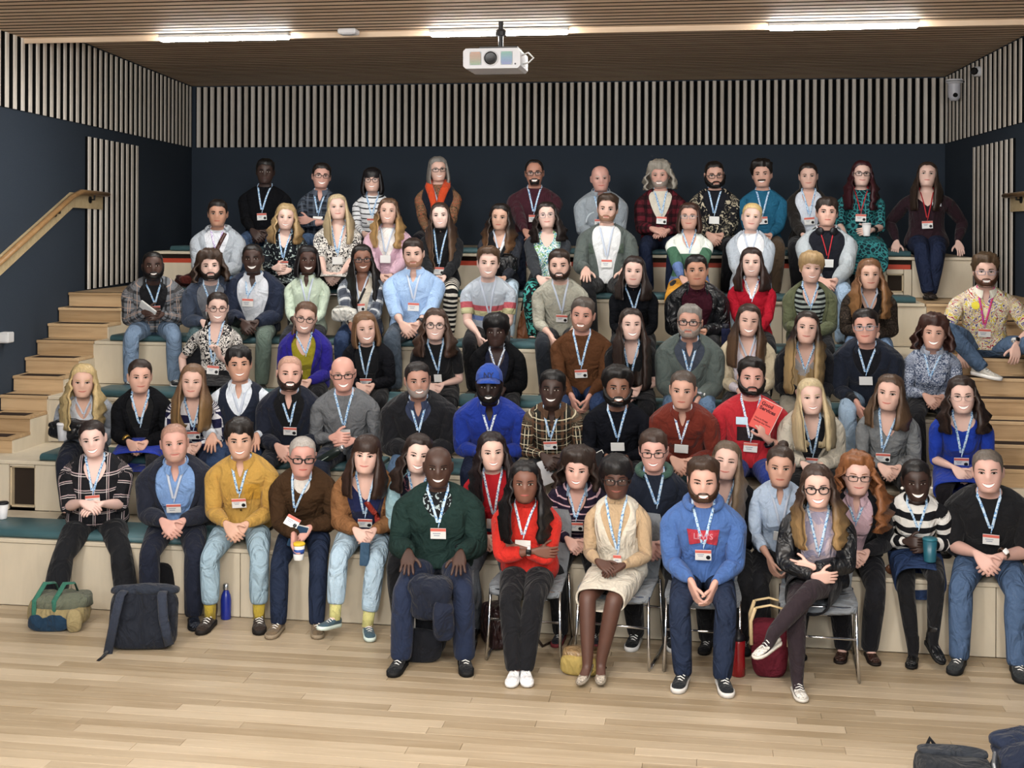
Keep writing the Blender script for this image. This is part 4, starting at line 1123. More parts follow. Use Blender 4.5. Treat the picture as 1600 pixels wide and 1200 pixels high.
LIGHTLAB = ['left lit strip of the three seen at the ceiling step', 'middle lit strip, the one behind the projector mount', 'right lit strip of the three seen at the ceiling step']
for k, (x, y, ln) in enumerate(STRIPS[:3]):
    r = empty('ceiling_light', (x, y, ZNEAR)); mb = MB(); mb.box((0, 0, -.004), (ln + .02, .075, .03), bev=.005); mb.build('housing', plain('d8d8d6'), r)
    mb = MB(); mb.box((0, 0, -.030), (ln, .062, .034), bev=.008); mb.build('diffuser', emit('fffcf5', 48.0), r)
    tag(r, LIGHTLAB[k], 'ceiling light', 'linear ceiling lights')
# floor: oak boards
FL = tag(obj('floor', [(xl(YB) - .1, YB, -.012), (xr(YB) + .1, YB, -.012), (xr(YW), YW, -.012), (xl(YW), YW, -.012)], [(0, 1, 2, 3)], wood('d9c3a0', 'b89d78', 0, .8, .4, .1)), 'pale oak board floor in front of the tiers', kind='structure')
plankm = wood('b7a68c', '978468', 0, .8, .36, .5)
rf = random.Random(5); y = 8.32; row = 0; PM = {}
while y > 5.0:
    x = -4.6 + rf.uniform(-1.2, 0)
    while x < 5.2:
        ln = rf.choice((1.2, 1.5, 1.8, 2.1)); key = ln
        if key not in PM:
            mb = MB(); mb.box((0, 0, 0), (ln - .0016, .0892, .012), bev=.0012); o = mb.build('plank', plankm, FL); PM[key] = o.data
        else: o = linkobj('plank', PM[key], FL)
        o.location = (x + ln / 2, y - .045, -.006 + rf.uniform(-.0004, .0004)); x += ln
    y -= .0900; row += 1
# ------------------------------------------------------------------ tiers, stairs
plym = ply('c9bda6'); plyd = ply('cbb896'); stepm = wood('c9a97f', '9c7d56', 0, 1.0, .5, .4); darkst = plain('2a1b14', .8); redm = plain('b03a22', .6)
XLs = atY(148, 560, T_Y[3]).x; XRs = atY(1445, 480, T_Y[4]).x
def tier(i, x0, x1, yback, label, slot=None, holes=()):
    """front panels with open joints, a top board with a proud edge; holes: (xa, xb, za, zb) open niches"""
    y0, z1 = T_Y[i], T_Z[i]; z0 = T_Z[i - 1] if i else 0.0; h = z1 - z0; r = empty('seating_tier', ((x0 + x1) / 2, y0, z0)); tag(r, label, 'seating tier', 'plywood seating tiers')
    cx = (x0 + x1) / 2
    mb = MB(); mb.box((0, (yback - y0) / 2 - .006, h - .014), (x1 - x0, yback - y0 + .012, .028), bev=.004); mb.build('top_board', plym, r)
    mb = MB(); mb.box((0, .07, (h - .03) / 2), (x1 - x0 - .01, .02, h - .032)); mb.build('carcass', plain('2b2119', .9), r)
    cuts = sorted(holes); n = max(1, round((x1 - x0) / 1.22)); xs = sorted([x0 + (x1 - x0) * k / n for k in range(n + 1)] + ([slot] if slot else []))
    top = h - .030 - (.085 if slot else 0)
    def panel(a, b, za, zb):
        if b - a < .02: return
        mb = MB(); mb.box(((a + b) / 2 - cx, .012, (za + zb) / 2), (b - a - .005, .022, zb - za - .002), bev=.002); mb.build('front_panel', plym, r)
    for a, b in zip(xs, xs[1:]):
        cur = a; tt = top if (not slot or a < slot) else h - .030
        for (ha, hb, za, zb_) in cuts:
            if hb <= a or ha >= b: continue
            panel(cur, max(ha, a), .002, tt); panel(max(ha, a), min(hb, b), zb_, tt)
            if za > .03: panel(max(ha, a), min(hb, b), .002, za)
            cur = min(hb, b)
        panel(cur, b, .002, tt)
    for (ha, hb, za, zb_) in cuts:
        mb = MB(); c = (ha + hb) / 2 - cx
        for (px_, pz, w, hh) in ((c, za + .006, hb - ha, .012), (c, zb_ - .006, hb - ha, .012), (ha - cx + .006, (za + zb_) / 2, .012, zb_ - za), (hb - cx - .006, (za + zb_) / 2, .012, zb_ - za)):
            mb.box((px_, .20, pz), (w, .36, hh))
        mb.box((c, .385, (za + zb_) / 2), (hb - ha, .012, zb_ - za)); mb.build('niche', plyd, r)
    if slot:
        mb = MB(); mb.box(((x0 + slot) / 2 - cx, .03, h - .095), (slot - x0 - .02, .03, .045)); mb.build('red_rail', redm, r, smooth=False)
    mb = MB()
    for s in (x0 + .010, x1 - .010): mb.box((s - cx, (yback - y0) / 2, (h - .03) / 2), (.02, yback - y0, h - .032))
    mb.build('end_panel', plym, r); return r
BX0, BX1 = xl(8.3) + .02, xr(T_Y[1]) - .03
tier(0, BX0, BX1, T_Y[1], 'lowest plywood tier, its face standing on the floor')
nx0, nx1 = atY(14, 770, T_Y[1]).x, atY(54, 770, T_Y[1]).x
tier(1, BX0, xr(T_Y[2]) - .03, T_Y[2], 'second plywood tier from the floor, with an open niche at its left end', None, ((nx0, nx1, .02, .335),))
hx = [(atY(a, 570, T_Y[3]).x, atY(b, 570, T_Y[3]).x, .04, .31) for a, b in ((203, 216), (520, 535))]
tier(2, XLs, XRs, T_Y[3], 'third plywood tier from the floor, level with the foot of the plaid-shirted man')
tier(3, XLs, XRs, T_Y[4], 'fourth plywood tier from the floor, with small dark niches', None, hx)
tier(4, XLs, XRs, T_Y[5], 'fifth plywood tier, just under the top one')
x6, x6b = atY(240, 400, T_Y[5]).x, atY(1520, 400, T_Y[5]).x
tier(5, x6, x6b, YW - .02, 'topmost plywood tier, with a red rail in its slot', atY(1425, 400, T_Y[5]).x, ((atY(1385, 440, T_Y[5]).x, atY(1412, 440, T_Y[5]).x, .05, .22),))
def landing(name, x0, x1, lab):
    pass
def stairs(xa, xb, left, label):
    """steps from the second tier to the fifth; treads carry a dark anti-slip inset"""
    r = empty('staircase', ((xa(T_Y[2]) + xb(T_Y[2])) / 2, T_Y[1], T_Z[1])); tag(r, label, 'stairs', 'side stairs'); ox, oy, oz = r.location
    g = .806 / 3; rs = .3805 / 3
    for k in range(9):
        yk = T_Y[1] + (k + 1) * g; z = T_Z[1] + (k + 1) * rs; a, b = xa(yk) + .015, xb(yk) - .012; c = (a + b) / 2 - ox
        last = k == 8; dep = (T_Y[5] + .9 - yk) if last else g + .03; lev = (k + 1) % 3 == 0
        mb = MB(); mb.box((c, yk + .012 - oy, z - rs / 2 - .014 - oz), (b - a, .024, rs - .024)); mb.build('riser', stepm, r)
        mb = MB(); mb.box((c, yk - .014 + dep / 2 - oy, z - .013 - oz), (b - a + .01, dep, .026), bev=.004); mb.build('tread', stepm, r)
        e = .055 if lev else .135
        mb = MB(); mb.box((c, yk + .004 + e / 2 - oy, z + .0005 - oz), (b - a - .10 * (not lev), e, .003)); mb.build('anti_slip_strip', darkst, r)
    xi = XLs - .006 if left else XRs + .006; pr = [(T_Y[1] + g - .004, T_Z[1])]
    for k in range(9): yk = T_Y[1] + (k + 1) * g - .004; pr += [(yk, T_Z[1] + (k + 1) * rs - .027), (yk + g, T_Z[1] + (k + 1) * rs - .027)]
    pr.append((T_Y[1] + 10 * g - .004, T_Z[1])); n = len(pr)
    vs = [V((xi + s - ox, y - oy, z - oz)) for s in (-.006, .006) for y, z in pr]; mb = MB()
    for k in range(9): i = 1 + 2 * k; q = [(pr[i][0], T_Z[1]), pr[i], pr[i + 1], (pr[i + 1][0], T_Z[1])]; mb.add([V((xi + s - ox, y - oy, z - oz)) for s in (-.006, .006) for y, z in q], [(0, 1, 2, 3), (7, 6, 5, 4), (0, 4, 5, 1), (1, 5, 6, 2), (2, 6, 7, 3), (3, 7, 4, 0)])
    mb.build('stringer', plym, r)
    return r
stairs(xl, lambda y: XLs, True, 'left flight of oak steps with dark anti-slip strips')
stairs(lambda y: XRs, xr, False, 'right flight of oak steps, where the man in the colourful shirt sits')
# cushions
teal = NT('teal_vinyl', .45, .4); o_ = teal.obj(); teal.color(teal.mix(teal.noise(o_, 3, 2), srgb('36565c'), srgb('43686f'))); teal.bump(teal.noise(o_, 6, 2), .3, .02); teal = teal.m
def cushion(i, pa, pb, label, dy=.0, dep=.40, ya=None, yb=None):
    y0 = T_Y[i]; a = atY(pa, 400, y0).x; b = atY(pb, 400, y0).x; mb = MB(); n = 10
    prof = [(-dep / 2, .004), (-dep / 2 - .006, .022), (-dep / 2 + .004, .042), (-dep / 2 + .03, .052), (dep / 2 - .03, .052), (dep / 2 - .004, .042), (dep / 2, .004)]
    vs = []; m = len(prof)
    for x, q in ((-(b - a) / 2, .9), (-(b - a) / 2 + .012, 1), ((b - a) / 2 - .012, 1), ((b - a) / 2, .9)):
        vs += [V((x, yy * q, z * q + (1 - q) * .02)) for yy, z in prof]
    fs = [(r * m + j, r * m + (j + 1) % m, (r + 1) * m + (j + 1) % m, (r + 1) * m + j) for r in range(3) for j in range(m)] + [tuple(range(m)), tuple(range(4 * m - 1, 3 * m - 1, -1))]
    mb.add(vs, fs); o = mb.build('seat_cushion', teal, None, True); o.location = ((a + b) / 2, y0 + dep / 2 + .012 + dy, T_Z[i] + .001)
    tag(o, label, 'cushion', 'teal seat cushions')
cushion(0, -90, 330, 'long teal cushion on the lowest tier, running to the left edge')
cushion(1, 600, 1100, 'teal cushion on the second tier, behind the man in the rust overshirt')
cushion(1, 60, 590, 'teal cushion on the second tier, under the man in the grey sweater with a bottle')
cushion(2, 139, 700, 'teal cushion on the third tier, at the shoes of the plaid-shirted man')
cushion(2, 708, 1420, 'teal cushion on the third tier, under the man in the green-grey zip jacket')
cushion(3, 170, 700, 'teal cushion on the fourth tier, under the man in the pale blue shirt')
cushion(3, 708, 1400, 'teal cushion on the fourth tier, under the woman in the red sweater')
cushion(4, 262, 655, 'teal cushion on the fifth tier, under the man in the pale grey hoodie')
cushion(4, 663, 1080, 'teal cushion on the fifth tier, seen beside the zebra-print trousers')
cushion(4, 1088, 1432, 'teal cushion on the fifth tier, its round end beside a woman in a tweed jacket')
cushion(5, 262, 800, 'teal cushion on the top tier, under the woman with the orange scarf', .03)
cushion(5, 808, 1425, 'teal cushion on the top tier, beside the woman in the dark burgundy top', .03)
# handrails
railm = wood('b28a5c', '8c6638', 0, 1.0, .4, 0); boardm = wood('dcc79c', 'b99d6e', 0, 1.0, .5, 0)
def handrail(on, D, inward, pts, brk, label):
    n = V((D.y, -D.x, 0)); n = n if n.dot(inward) > 0 else -n
    P = [on(x, y) for x, y in pts]; c = P[0]; r = empty('handrail', c); tag(r, label, 'handrail')
    Q = [p - c + n * .085 for p in P]; pp = []
    for k, q in enumerate(Q):
        if 0 < k < len(Q) - 1: pp += [q.lerp(Q[k - 1], .06), q.lerp(Q[k + 1], .10)]
        else: pp.append(q)
    mb = MB(); mb.tube(pp, .030, 10, 0, True, .8); mb.build('rail', railm, r, True)
    mb = MB()
    for a, b in zip(P, P[1:]):
        u = (b - a).normalized(); w = u.cross(n); w = w if w.z < 0 else -w; q = [a - c + w * .01, b - c + w * .01, b - c + w * .155, a - c + w * .155]
        mb.add([x + n * .003 for x in q] + [x + n * .032 for x in q], [(0, 1, 2, 3), (4, 7, 6, 5)] + [(i, i + 4, (i + 1) % 4 + 4, (i + 1) % 4) for i in range(4)])
    mb.build('backing_board', boardm, r)
    for (x, y) in brk:
        p = on(x, y) - c; mb = MB(); mb.tube([p + n * .03, p + n * .045], .035, 10); mb.tube([p + n * .04, p + n * .08, p + n * .085 + V((0, 0, .06))], .010, 6); mb.build('bracket', plain('101010', .5), r)
handrail(onL, DL, V((1, 0, 0)), [(-120, 502), (108, 299), (156, 304)], [(135, 312), (80, 333), (-20, 425)], 'wooden handrail on a pale board, sloping up the left wall to a slatted panel')
handrail(onR, DR, V((-1, 0, 0)), [(1584, 306), (1640, 300), (1760, 395)], [(1602, 312)], 'end of the wooden handrail at the right edge of the picture')
# white stub under the left rail, projector, cameras and the box in the ceiling
p = atY(768, 91, 9.7); pr = empty('projector', (p.x, p.y, p.z)); tag(pr, 'white ceiling projector with a round black lens between two vents', 'projector'); wh = plain('d6d7dc', .45, .4)
w, h, d = .445, .155, .42
mb = MB(); pro = [(-w / 2, -h / 2 + .02), (-w / 2 + .02, -h / 2), (w / 2 - .02, -h / 2), (w / 2, -h / 2 + .02), (w / 2, h / 2 - .02), (w / 2 - .02, h / 2), (-w / 2 + .02, h / 2), (-w / 2, h / 2 - .02)]
vs = [V((x, 0, z)) for x, z in pro] + [V((x, d, z)) for x, z in pro]; mb.add(vs, [(i, i + 8, (i + 1) % 8 + 8, (i + 1) % 8) for i in range(8)] + [tuple(range(7, -1, -1)), tuple(range(8, 16))]); mb.build('body', wh, pr)
ry = Matrix.Rotation(pi / 2, 3, 'X'); mb = MB(); mb.lathe([(.060, 0), (.060, .010), (.054, .013)], (-.005, 0, 0), 24, 0, ry); mb.lathe([(.051, .0), (.051, .016), (.042, .019), (.02, .0165), (.001, .0155)], (-.005, 0, 0), 24, 1, ry); mb.build('lens', [plain('c9cace', .4), plain('08080a', .35, .4)], pr, False)
def vent(x, cols):
    t = NT('vent_' + cols[0], .4, .4); o = t.n('ShaderNodeSeparateXYZ', Vector=t.obj()); mr = t.n('ShaderNodeMapRange', Value=o.outputs[2]); mr.inputs[1].default_value = -.05; mr.inputs[2].default_value = .05
    t.color(t.ramp(mr.outputs[0], [(0, cols[0]), (.5, cols[1]), (1, cols[2])]))
    mb = MB()
    for k in range(9): mb.box((x, -.006, -.044 + .011 * k), (.086 - (.014 if k in (0, 8) else 0), .012, .0085), 0)
    mb.box((x, -.002, 0), (.092, .006, .102), 1, bev=.002); mb.build('vent', [t.m, plain('a9b4b8', .4)], pr)
vent(-.125, ('8fae8c', 'b59d86', 'c99a80')); vent(.118, ('8a8fc4', '7fa3c0', '7fb6a0'))
mb = MB(); mb.tube([(.04, .2, h / 2), (.04, .2, ZNEAR - p.z)], .020, 10); mb.lathe([(.045, 0), (.045, .03), (.03, .05)], (.04, .2, .20), 12); mb.build('mount', plain('2c2c2e', .4), pr)
mb = MB(); mb.box((.04, .2, h / 2 + .012), (.30, .25, .02)); mb.build('mount_plate', plain('48484a', .5), pr)
mb = MB(); mb.tube([(w / 2, .1, .03), (w / 2 + .05, .08, .05), (w / 2 + .09, .1, .01), (w / 2 + .05, .13, -.02), (w / 2, .15, -.03)], .007, 6); mb.build('cable', plain('dcdcdc'), pr, True)
mb = MB(); mb.lathe([(.007, 0), (.007, .004)], (.185, 0, -.045), 10, 0, ry); mb.build('sensor', plain('55585e'), pr)
q = V((0, 0, ZC)).lerp(onR(1491, 128), .960); r = empty('ptz_camera', q); tag(r, 'white dome-bodied camera hanging on the right slatted wall', 'camera')
mb = MB(); mb.lathe([(.001, -.215), (.045, -.21), (.066, -.17), (.070, -.10), (.068, -.03), (.072, -.02)], (0, 0, 0), 18); mb.build('head', plain('cfd0da', .4, .5), r, True)
mb = MB(); mb.lathe([(.074, -.02), (.092, -.012), (.096, 0)], (0, 0, 0), 18); mb.lathe([(.097, .008), (.097, .026), (.08, .03)], (0, 0, 0), 18); mb.build('base', plain('d6d7dd', .4), r)
mb = MB(); mb.lathe([(.026, 0), (.026, .012)], (0, -.062, -.155), 14, 0, Matrix.Rotation(pi / 2, 3, 'X')); mb.build('lens', plain('08080a', .1, .6), r)
mb = MB(); mb.box((.10, .03, .0), (.36, .10, .012)); mb.box((.235, .05, -.045), (.10, .05, .26)); mb.build('bracket', plain('0b0d14', .6), r)
q = V((0, 0, ZC)).lerp(onR(1527, 112), .985); r = empty('security_camera', q); tag(r, 'small white box camera with a black face, above the dome-bodied camera', 'camera')
mb = MB(); mb.box((.035, 0, 0), (.17, .12, .10), bev=.02); mb.build('housing', plain('cfd0d4', .4), r)
mb = MB(); mb.lathe([(.042, 0), (.042, .015), (.028, .022)], (-.045, -.055, 0), 8, 0, ry); mb.build('lens', plain('0a0a0c', .2, .6), r)
mb = MB(); mb.box((.09, .08, .01), (.08, .12, .04)); mb.build('mount', plain('b9babd'), r)
q = atZ(568, 62, ZNEAR - .02); r = empty('ceiling_sensor', (q.x, YEDGE - .25, ZNEAR)); tag(r, 'small white box fixed to the ceiling between the left and middle strips', 'sensor')
mb = MB(); mb.box((0, 0, -.02), (.15, .14, .045), bev=.01); mb.build('case', plain('d9dade', .4), r); mb = MB(); mb.box((0, -.01, -.044), (.09, .07, .006)); mb.build('grille', plain('aeb0b5'), r)
def socket(px, py, label):
    q = atY(px, py, T_Y[0]); r = empty('power_socket', (q.x, T_Y[0], q.z)); tag(r, label, 'socket'); mb = MB(); mb.box((0, -.006, 0), (.15, .012, .088), bev=.003); mb.build('plate', plain('14151a', .4), r)
    for s in (-1, 1):
        mb = MB(); mb.box((s * .045, -.013, .022), (.014, .004, .016)); mb.build('switch', plain('c9c9c9'), r)
    return r
socket(1162, 940, 'black double power socket on the lowest tier beside a burgundy tote'); socket(724, 918, 'black power socket on the lowest tier beside the green-sweatered man')
# ------------------------------------------------------------------ people
fb, kn, dn, lt, pl = fabric, knit, denim, leather, plain
OB = [1, 1, 1, 1, 2, 2, 3, 3, 3, 4]; OW = [2, 2, 2, 3, 3, 3, 4, 4, 4, 5]; ON = [0, 0, 0, 0, 0, 1, 2, 2, 3, 4]; OC = [1, 1, 1, 1, 1, 2, 2, 3, 3, 4]
def JK(m, op=OB, lapel=1, **k): return dict(m=m, open=op, lapel=lapel, **k)
def T(m, **k): return dict(m=m, **k)
BK, NV, JE, LJ = '131418', '151c2c', '2c3f5e', '8ea6ba'
trk, trn = T(fb(BK)), T(fb(NV)); jea, ljea, djea = T(dn(JE)), T(dn('8fa5b6')), T(dn('1b2740'))
W1, W2, W3, RU = 'd8ab98', 'e0b8a8', 'cf9c86', 'd29a88'      # pale to ruddy
B1, B2, B3, A1, I1 = '4a3026', '3a2620', '6b4634', 'cfa088', 'a9755a'
dk, br, lb, bl, gy, ri = '1b1513', '33241b', '6b4d33', 'b89a6a', '8b8782', '8f4e2a'
# --- top tier (row of 12)
person('A1', 413, 246, 6, 'Black man in a black sweater and jeans, first on the top row', g='m', skin='3d2a24', hair=('short', '0d0b0b'), smile=1, top=T(kn('0f1014')), bottom=T(dn('3a5070')), arms='low', sw=1.12, big=.12, lean=.05)
person('A2', 498, 253, 6, 'man with glasses and arms folded in a dark check shirt on the top row', g='m', skin=RU, hair=('short', dk), glasses=('2a2020',), smile=3, top=T(plaid('1c222c', (('566070', 0, 10, .35, 0, .55), ('566070', 1, 10, .35, 0, .55), ('8a8f98', 1, 10, .05, .5, .5))), neck='collar', collar='shirt', sl='push'), bottom=T(dn('4a6488')), arms='cross', badge='p', tilt=4)
person('A3', 578, 260, 6, 'woman with a black fringed bob and glasses in a white top with black stripes', g='f', skin=W1, hair=('bobfringe', '100d10'), glasses=('3a2024', 1), smile=2, top=T(stripes('d9dbde', '14161d', 19, .22)), skirt=T(fb('161d33'), t=1.0), bottom=T(fb(BK), kind='tights'), badge='c', arms='low', big=.15)
person('A4', 684, 243, 6, 'woman with a grey bob, glasses and an orange scarf on the top row', g='f', skin=W1, hair=('bob', '77736e'), glasses=('1c1a1c', 0, .003), smile=2, top=T(multi(('5b4634', '8a5a3c', '2c2a24', '7a6a4c', '9a4a34'), 42), sl='long'), vest=JK(fb('0f1422'), op=[0, 0, 0, 0, 0, 1, 1, 2, 2, 3], lapel=0, sl='none'), bottom=T(fb('14161f')), arms='low', badge=0, lan='d', bz=.40)
person('A5', 835, 248, 6, 'large man with glasses and a goatee in a maroon sweatshirt', g='m', skin='b57a62', hair=('recede', '141012'), glasses=('141416', 0, .003), beard=('17110f', 'goatee', .007), smile=3, top=T(fb('3a1420'), puff=.006), bottom=T(dn('1c2436')), arms='low', big=.45, sw=1.12, badge='n')
person('A6', 937, 258, 6, 'bald older man with a ruddy face in a grey sweatshirt', g='m', skin='c89182', brow='b0a49a', smile=1, top=T(fb('8b959d'), collar='stand', puff=.006), bottom=T(fb('1b1d22')), arms='low', big=.42, sw=1.06, tilt=-3, badge='c', squint=.6)
person('A7', 1032, 247, 6, 'man with long grey curls in a red and black check shirt', g='m', skin=RU, hair=('bobcurl', '8d877c'), brow='8d877c', smile=3, beard=('8a7f76', 'stubble', .001), top=T(fb('c9c3b4'), neck='crew'), jacket=JK(plaid('5a1420', (('12090d', 0, 8.5, .45, 0, .72), ('12090d', 1, 8.5, .45, 0, .72))), op=ON, lapel=0, collar='shirt', gap=4), bottom=T(dn('15203a')), arms='lap', badge='c')
person('A8', 1117, 250, 6, 'man with a big black beard and glasses in a dark shirt with cream blotches', g='m', skin=W3, hair=('crop', '18120f'), glasses=('2a1d18', 0, .0032), beard=('100d0c', 'full', .017), smile=0, top=T(fb('10131c')), jacket=JK(blotch('14151a', 'b3a88f', 26, .56, 1.2, '5a5648'), op=ON, lapel=0, collar='shirt', gap=4), bottom=T(fb('15161c')), arms='low', badge='p', tilt=-4, nod=6)
person('A9', 1192, 246, 6, 'man with dark curls and a moustache in a teal blue sweater', g='m', skin=W3, hair=('messy', '17120f'), beard=('2a1c15', 'moustache', .006), smile=2, top=T(kn('1f5c7c')), bottom=T(fb('4a3a2a')), arms='low', badge='c', squint=.6)
person('A10', 1264, 253, 6, 'woman with dark tied hair in a brown-black blazer and white shirt', g='f', skin=W1, hair=('back', '1b1412'), smile=1, top=T(fb('c7cfdc'), neck='v'), jacket=JK(fb('1c1815'), op=OW), bottom=trk, arms='low', badge='c')
person('A11', 1346, 250, 6, 'woman with dark red hair and glasses in a teal leaf-print dress', g='f', skin=W2, hair=('longwave', '37131a'), glasses=('1c1718', 0, .003), smile=1, top=T(cells('0d2a33', '2b7d80', 26, .10), sl='mid', neck='crew', nm='dress'), skirt=T(cells('0d2a33', '2b7d80', 26, .10), t=1.15, drop=.16, nm='dress_skirt'), bottom=T(fb(BK), kind='tights'), lan='r', badge='c', big=.15, bz=.36, arms=[arms('hold')[0], arms('hang')[1]], arm1=dict(w=(-.16, -.33, .16), h=(-.1, -.7, -.6)))
person('A12', 1449, 252, 6, 'woman with long brown hair in a dark burgundy top, hands on the bench edge', g='f', skin=W2, hair=('long', '33261f'), smile=0, nod=-10, top=T(fb('241019'), neck='scoop', puff=.006), bottom=T(dn('141f3a')), arms='side', lan='r', badge='c', big=.35, sw=.98, shoes=('boot', '2a2019', '1a1512'), legs=[dict(a=(.01, -.46, -.3), zf=.09, f=(-.3, -1, 0)), dict(a=(-.02, -.50, -.3), zf=.10, f=(.3, -1, 0))], bz=.30)
# --- second row from the top (11)
person('B1', 336, 310, 5, 'man with short dark hair in a pale grey hoodie with a brown bag strap', g='m', skin='b98467', hair=('short', '17110f'), smile=0, top=T(fb('cfd3da')), jacket=JK(fb('a4acb5'), op=ON, lapel=0, collar='hood', gap=3, puff=.004), bottom=T(dn('4d6480')), arms='low', sw=1.08, badge='p', lan='p', big=.1)
person('B2', 443, 316, 5, 'woman with wavy blonde hair in a black dress with pale flowers', g='f', skin=W2, hair=('midwave', 'a58a5f', '8e6f45'), smile=2, tilt=3, top=T(blotch('10151c', 'a9b8b4', 34, .60, .6), neck='v', nm='dress'), skirt=T(blotch('10151c', 'a9b8b4', 34, .60, .6), t=1.05), bottom=T(fb(BK), kind='tights'), arms='hold', badge='c', bz=.30, big=.1)
person('B3', 527, 302, 5, 'woman with long fair hair in a black and white animal-print dress', g='f', skin=W2, hair=('long', 'ad9a77'), smile=1, top=T(blotch('d7d3cc', '17171b', 42, .53, 1.6), neck='deepv', sl='mid', nm='dress'), skirt=T(blotch('d7d3cc', '17171b', 42, .53, 1.6), t=1.1), bottom=T(fb(BK), kind='tights'), arms='low', badge='p', bz=.30)
person('B4', 605, 308, 5, 'woman with long ombre hair in a pale pink jacket', g='f', skin=W1, hair=('longwave', '5a4130', 'a98450', -.07), smile=2, tilt=2, top=T(fb('d9d4d0'), neck='crew', hem=2), jacket=JK(fb('c49fb0'), op=[0, 0, 0, 0, 0, 1, 2, 2, 3, 3], lapel=0, collar='shirt', gap=3), bottom=trk, badge='p', arms='low', lan='d')
person('B5', 688, 315, 5, 'woman with very long brown hair in a black jacket and zebra-print trousers', g='f', skin='e6c2b4', hair=('vlong', '3a2a22', '5c4533', -.2), smile=2, top=T(fb('0f0f12'), neck='turtle', collar='turtle'), jacket=JK(fb('14161a'), lapel=0), bottom=T(stripes('cfc8bb', '131315', 22, .55)), arms='low', badge='c', bz=.24)
person('B6', 781, 316, 5, 'woman with dark ombre hair in a dark denim jacket and pale jeans', g='f', skin='c99a80', hair=('longwave', '1a1310', '6b4a30', -.16), smile=0, top=T(fb('101115'), neck='v'), jacket=JK(dn('23262e'), lapel=0, collar='shirt', gap=4), bottom=T(dn('a9bfd0')), arms='low', badge=0, lan='d', bz=.36, hyaw=-8)
person('B7', 855, 314, 5, 'woman with dark curly hair and glasses in a grey blazer over a bright floral top', g='f', skin=W2, hair=('midwave', '1f1715'), glasses=('8a8288', 1, .0018), smile=1, nod=-5, top=T(multi(('d5e4e6', '4aa6c4', 'e0e6de', '7cb56a', '2f6aa0', 'dfe8ea'), 22), neck='v'), jacket=JK(fb('2c3036'), op=OW), bottom=T(multi(('1c3a3a', '11181a', '14181c', '3fa39a'), 18)), arms='low', badge='p', lan=0)
person('B8', 948, 300, 5, 'man with cropped hair and stubble in a grey-green overshirt and white tee', g='m', skin=W1, hair=('quiff', '3a2a1f'), beard=('8a6650', 'stubble', .001), smile=0, top=T(fb('d3d6d8')), jacket=JK(fb('525b58'), op=OB, lapel=0, collar='shirt', gap=4), bottom=trk, arms='knees', badge='n', lan='d', bz=.30, lean=.0)
person('B9', 1077, 315, 5, 'woman with a brown bob and glasses in a white, green and blue sweater', g='f', skin=W3, hair=('bob', '3a241c'), glasses=('8a8a90', 0, .0022), smile=1, top=T(bands(((0, '5b74a8'), (.17, '3f6650'), (.40, 'd8ddd6'))), neck='v', puff=.008), skirt=T(bands(((0, 'c98a28'), (.08, '5b74a8'))), t=1.12, drop=.10), bottom=T(fb(BK), kind='tights'), arms='low', big=.25, badge=0, lan='b', bz=.40)
person('B10', 1173, 316, 5, 'woman with tied fair hair in a pale grey jacket and white top', g='f', skin=W2, hair=('tied', 'c2a56c'), smile=1, tilt=6, top=T(fb('dfe2e6'), neck='crew'), jacket=JK(fb('a3adb8'), op=OW, puff=.004), bottom=T(dn('9fb3c6')), arms='low', badge=0, lan='d')
person('B11', 1292, 306, 5, 'young man with dark hair in an open pale hoodie, headphones round his neck', g='m', skin='dba893', hair=('flop', '2b211c'), smile=0, top=T(fb('11141f')), jacket=JK(fb('a9b2b8'), op=OW, lapel=0, collar='hood', gap=5, puff=.006), bottom=T(dn('93acc6')), arms='low', lan='r', badge='p', sw=1.1, hyaw=6)
# --- third row from the top (13) and the man on the right steps
person('C1', 218, 392, 4, 'large bearded Black man in a grey plaid shirt and pale jeans at the left end', g='m', skin='4b3229', hair=('buzz', '0e0c0c'), beard=('0d0b0b', 'full', .008), smile=2, tilt=-2, top=T(fb('15161a'), neck='crew'), jacket=JK(plaid('6f7379', (('1e2023', 0, 7, .22, 0, .75), ('1e2023', 1, 7, .22, 0, .75), ('b89c8c', 0, 7, .06, .5, .8), ('b89c8c', 1, 7, .06, .5, .8))), op=ON, lapel=0, collar='shirt', gap=3), bottom=T(dn('687e98')), shoes=('high', '15171c', 'd8d8d8', 1), arms='hold', big=.42, sw=1.12, badge='c', bz=.36, spread=.20, byaw=8)
person('C2', 311, 386, 4, 'man with chin-length brown hair and a beard in a blue-grey hoodie', g='m', skin=W2, hair=('bobcurl', '3a2a20'), beard=('1f1713', 'full', .009), smile=1, top=T(fb('70747c')), jacket=JK(fb('3f4a5e'), op=OB, lapel=0, collar='hood', gap=4), bottom=T(dn('40565a')), shoes=('boot', '1a1a1c', '111111'), arms='low', badge='c', byaw=6)
person('C3', 389, 380, 4, 'Black man in a navy bomber jacket over a white shirt, with green trousers', g='m', skin='422c24', hair=('buzz', '100d0d'), smile=3, squint=.6, top=T(fb('c9ced6'), neck='collar', collar='shirt'), jacket=JK(fb('1a2338'), op=OB, lapel=0, puff=.008), bottom=T(fb('57675d')), arms='low', badge='n', big=.3, sw=1.12, lan='b', bx=-.04, bz=.39)
person('C4', 477, 382, 4, 'Black woman with shoulder-length black hair in a pale green shirt', g='f', skin='4a2e24', hair=('bob', '141012'), smile=3, top=T(fb('b0c0ac'), neck='collar', collar='shirt', sl='push'), bottom=T(fb('1d1f24')), arms='low', badge='c', lan='d', bz=.30)
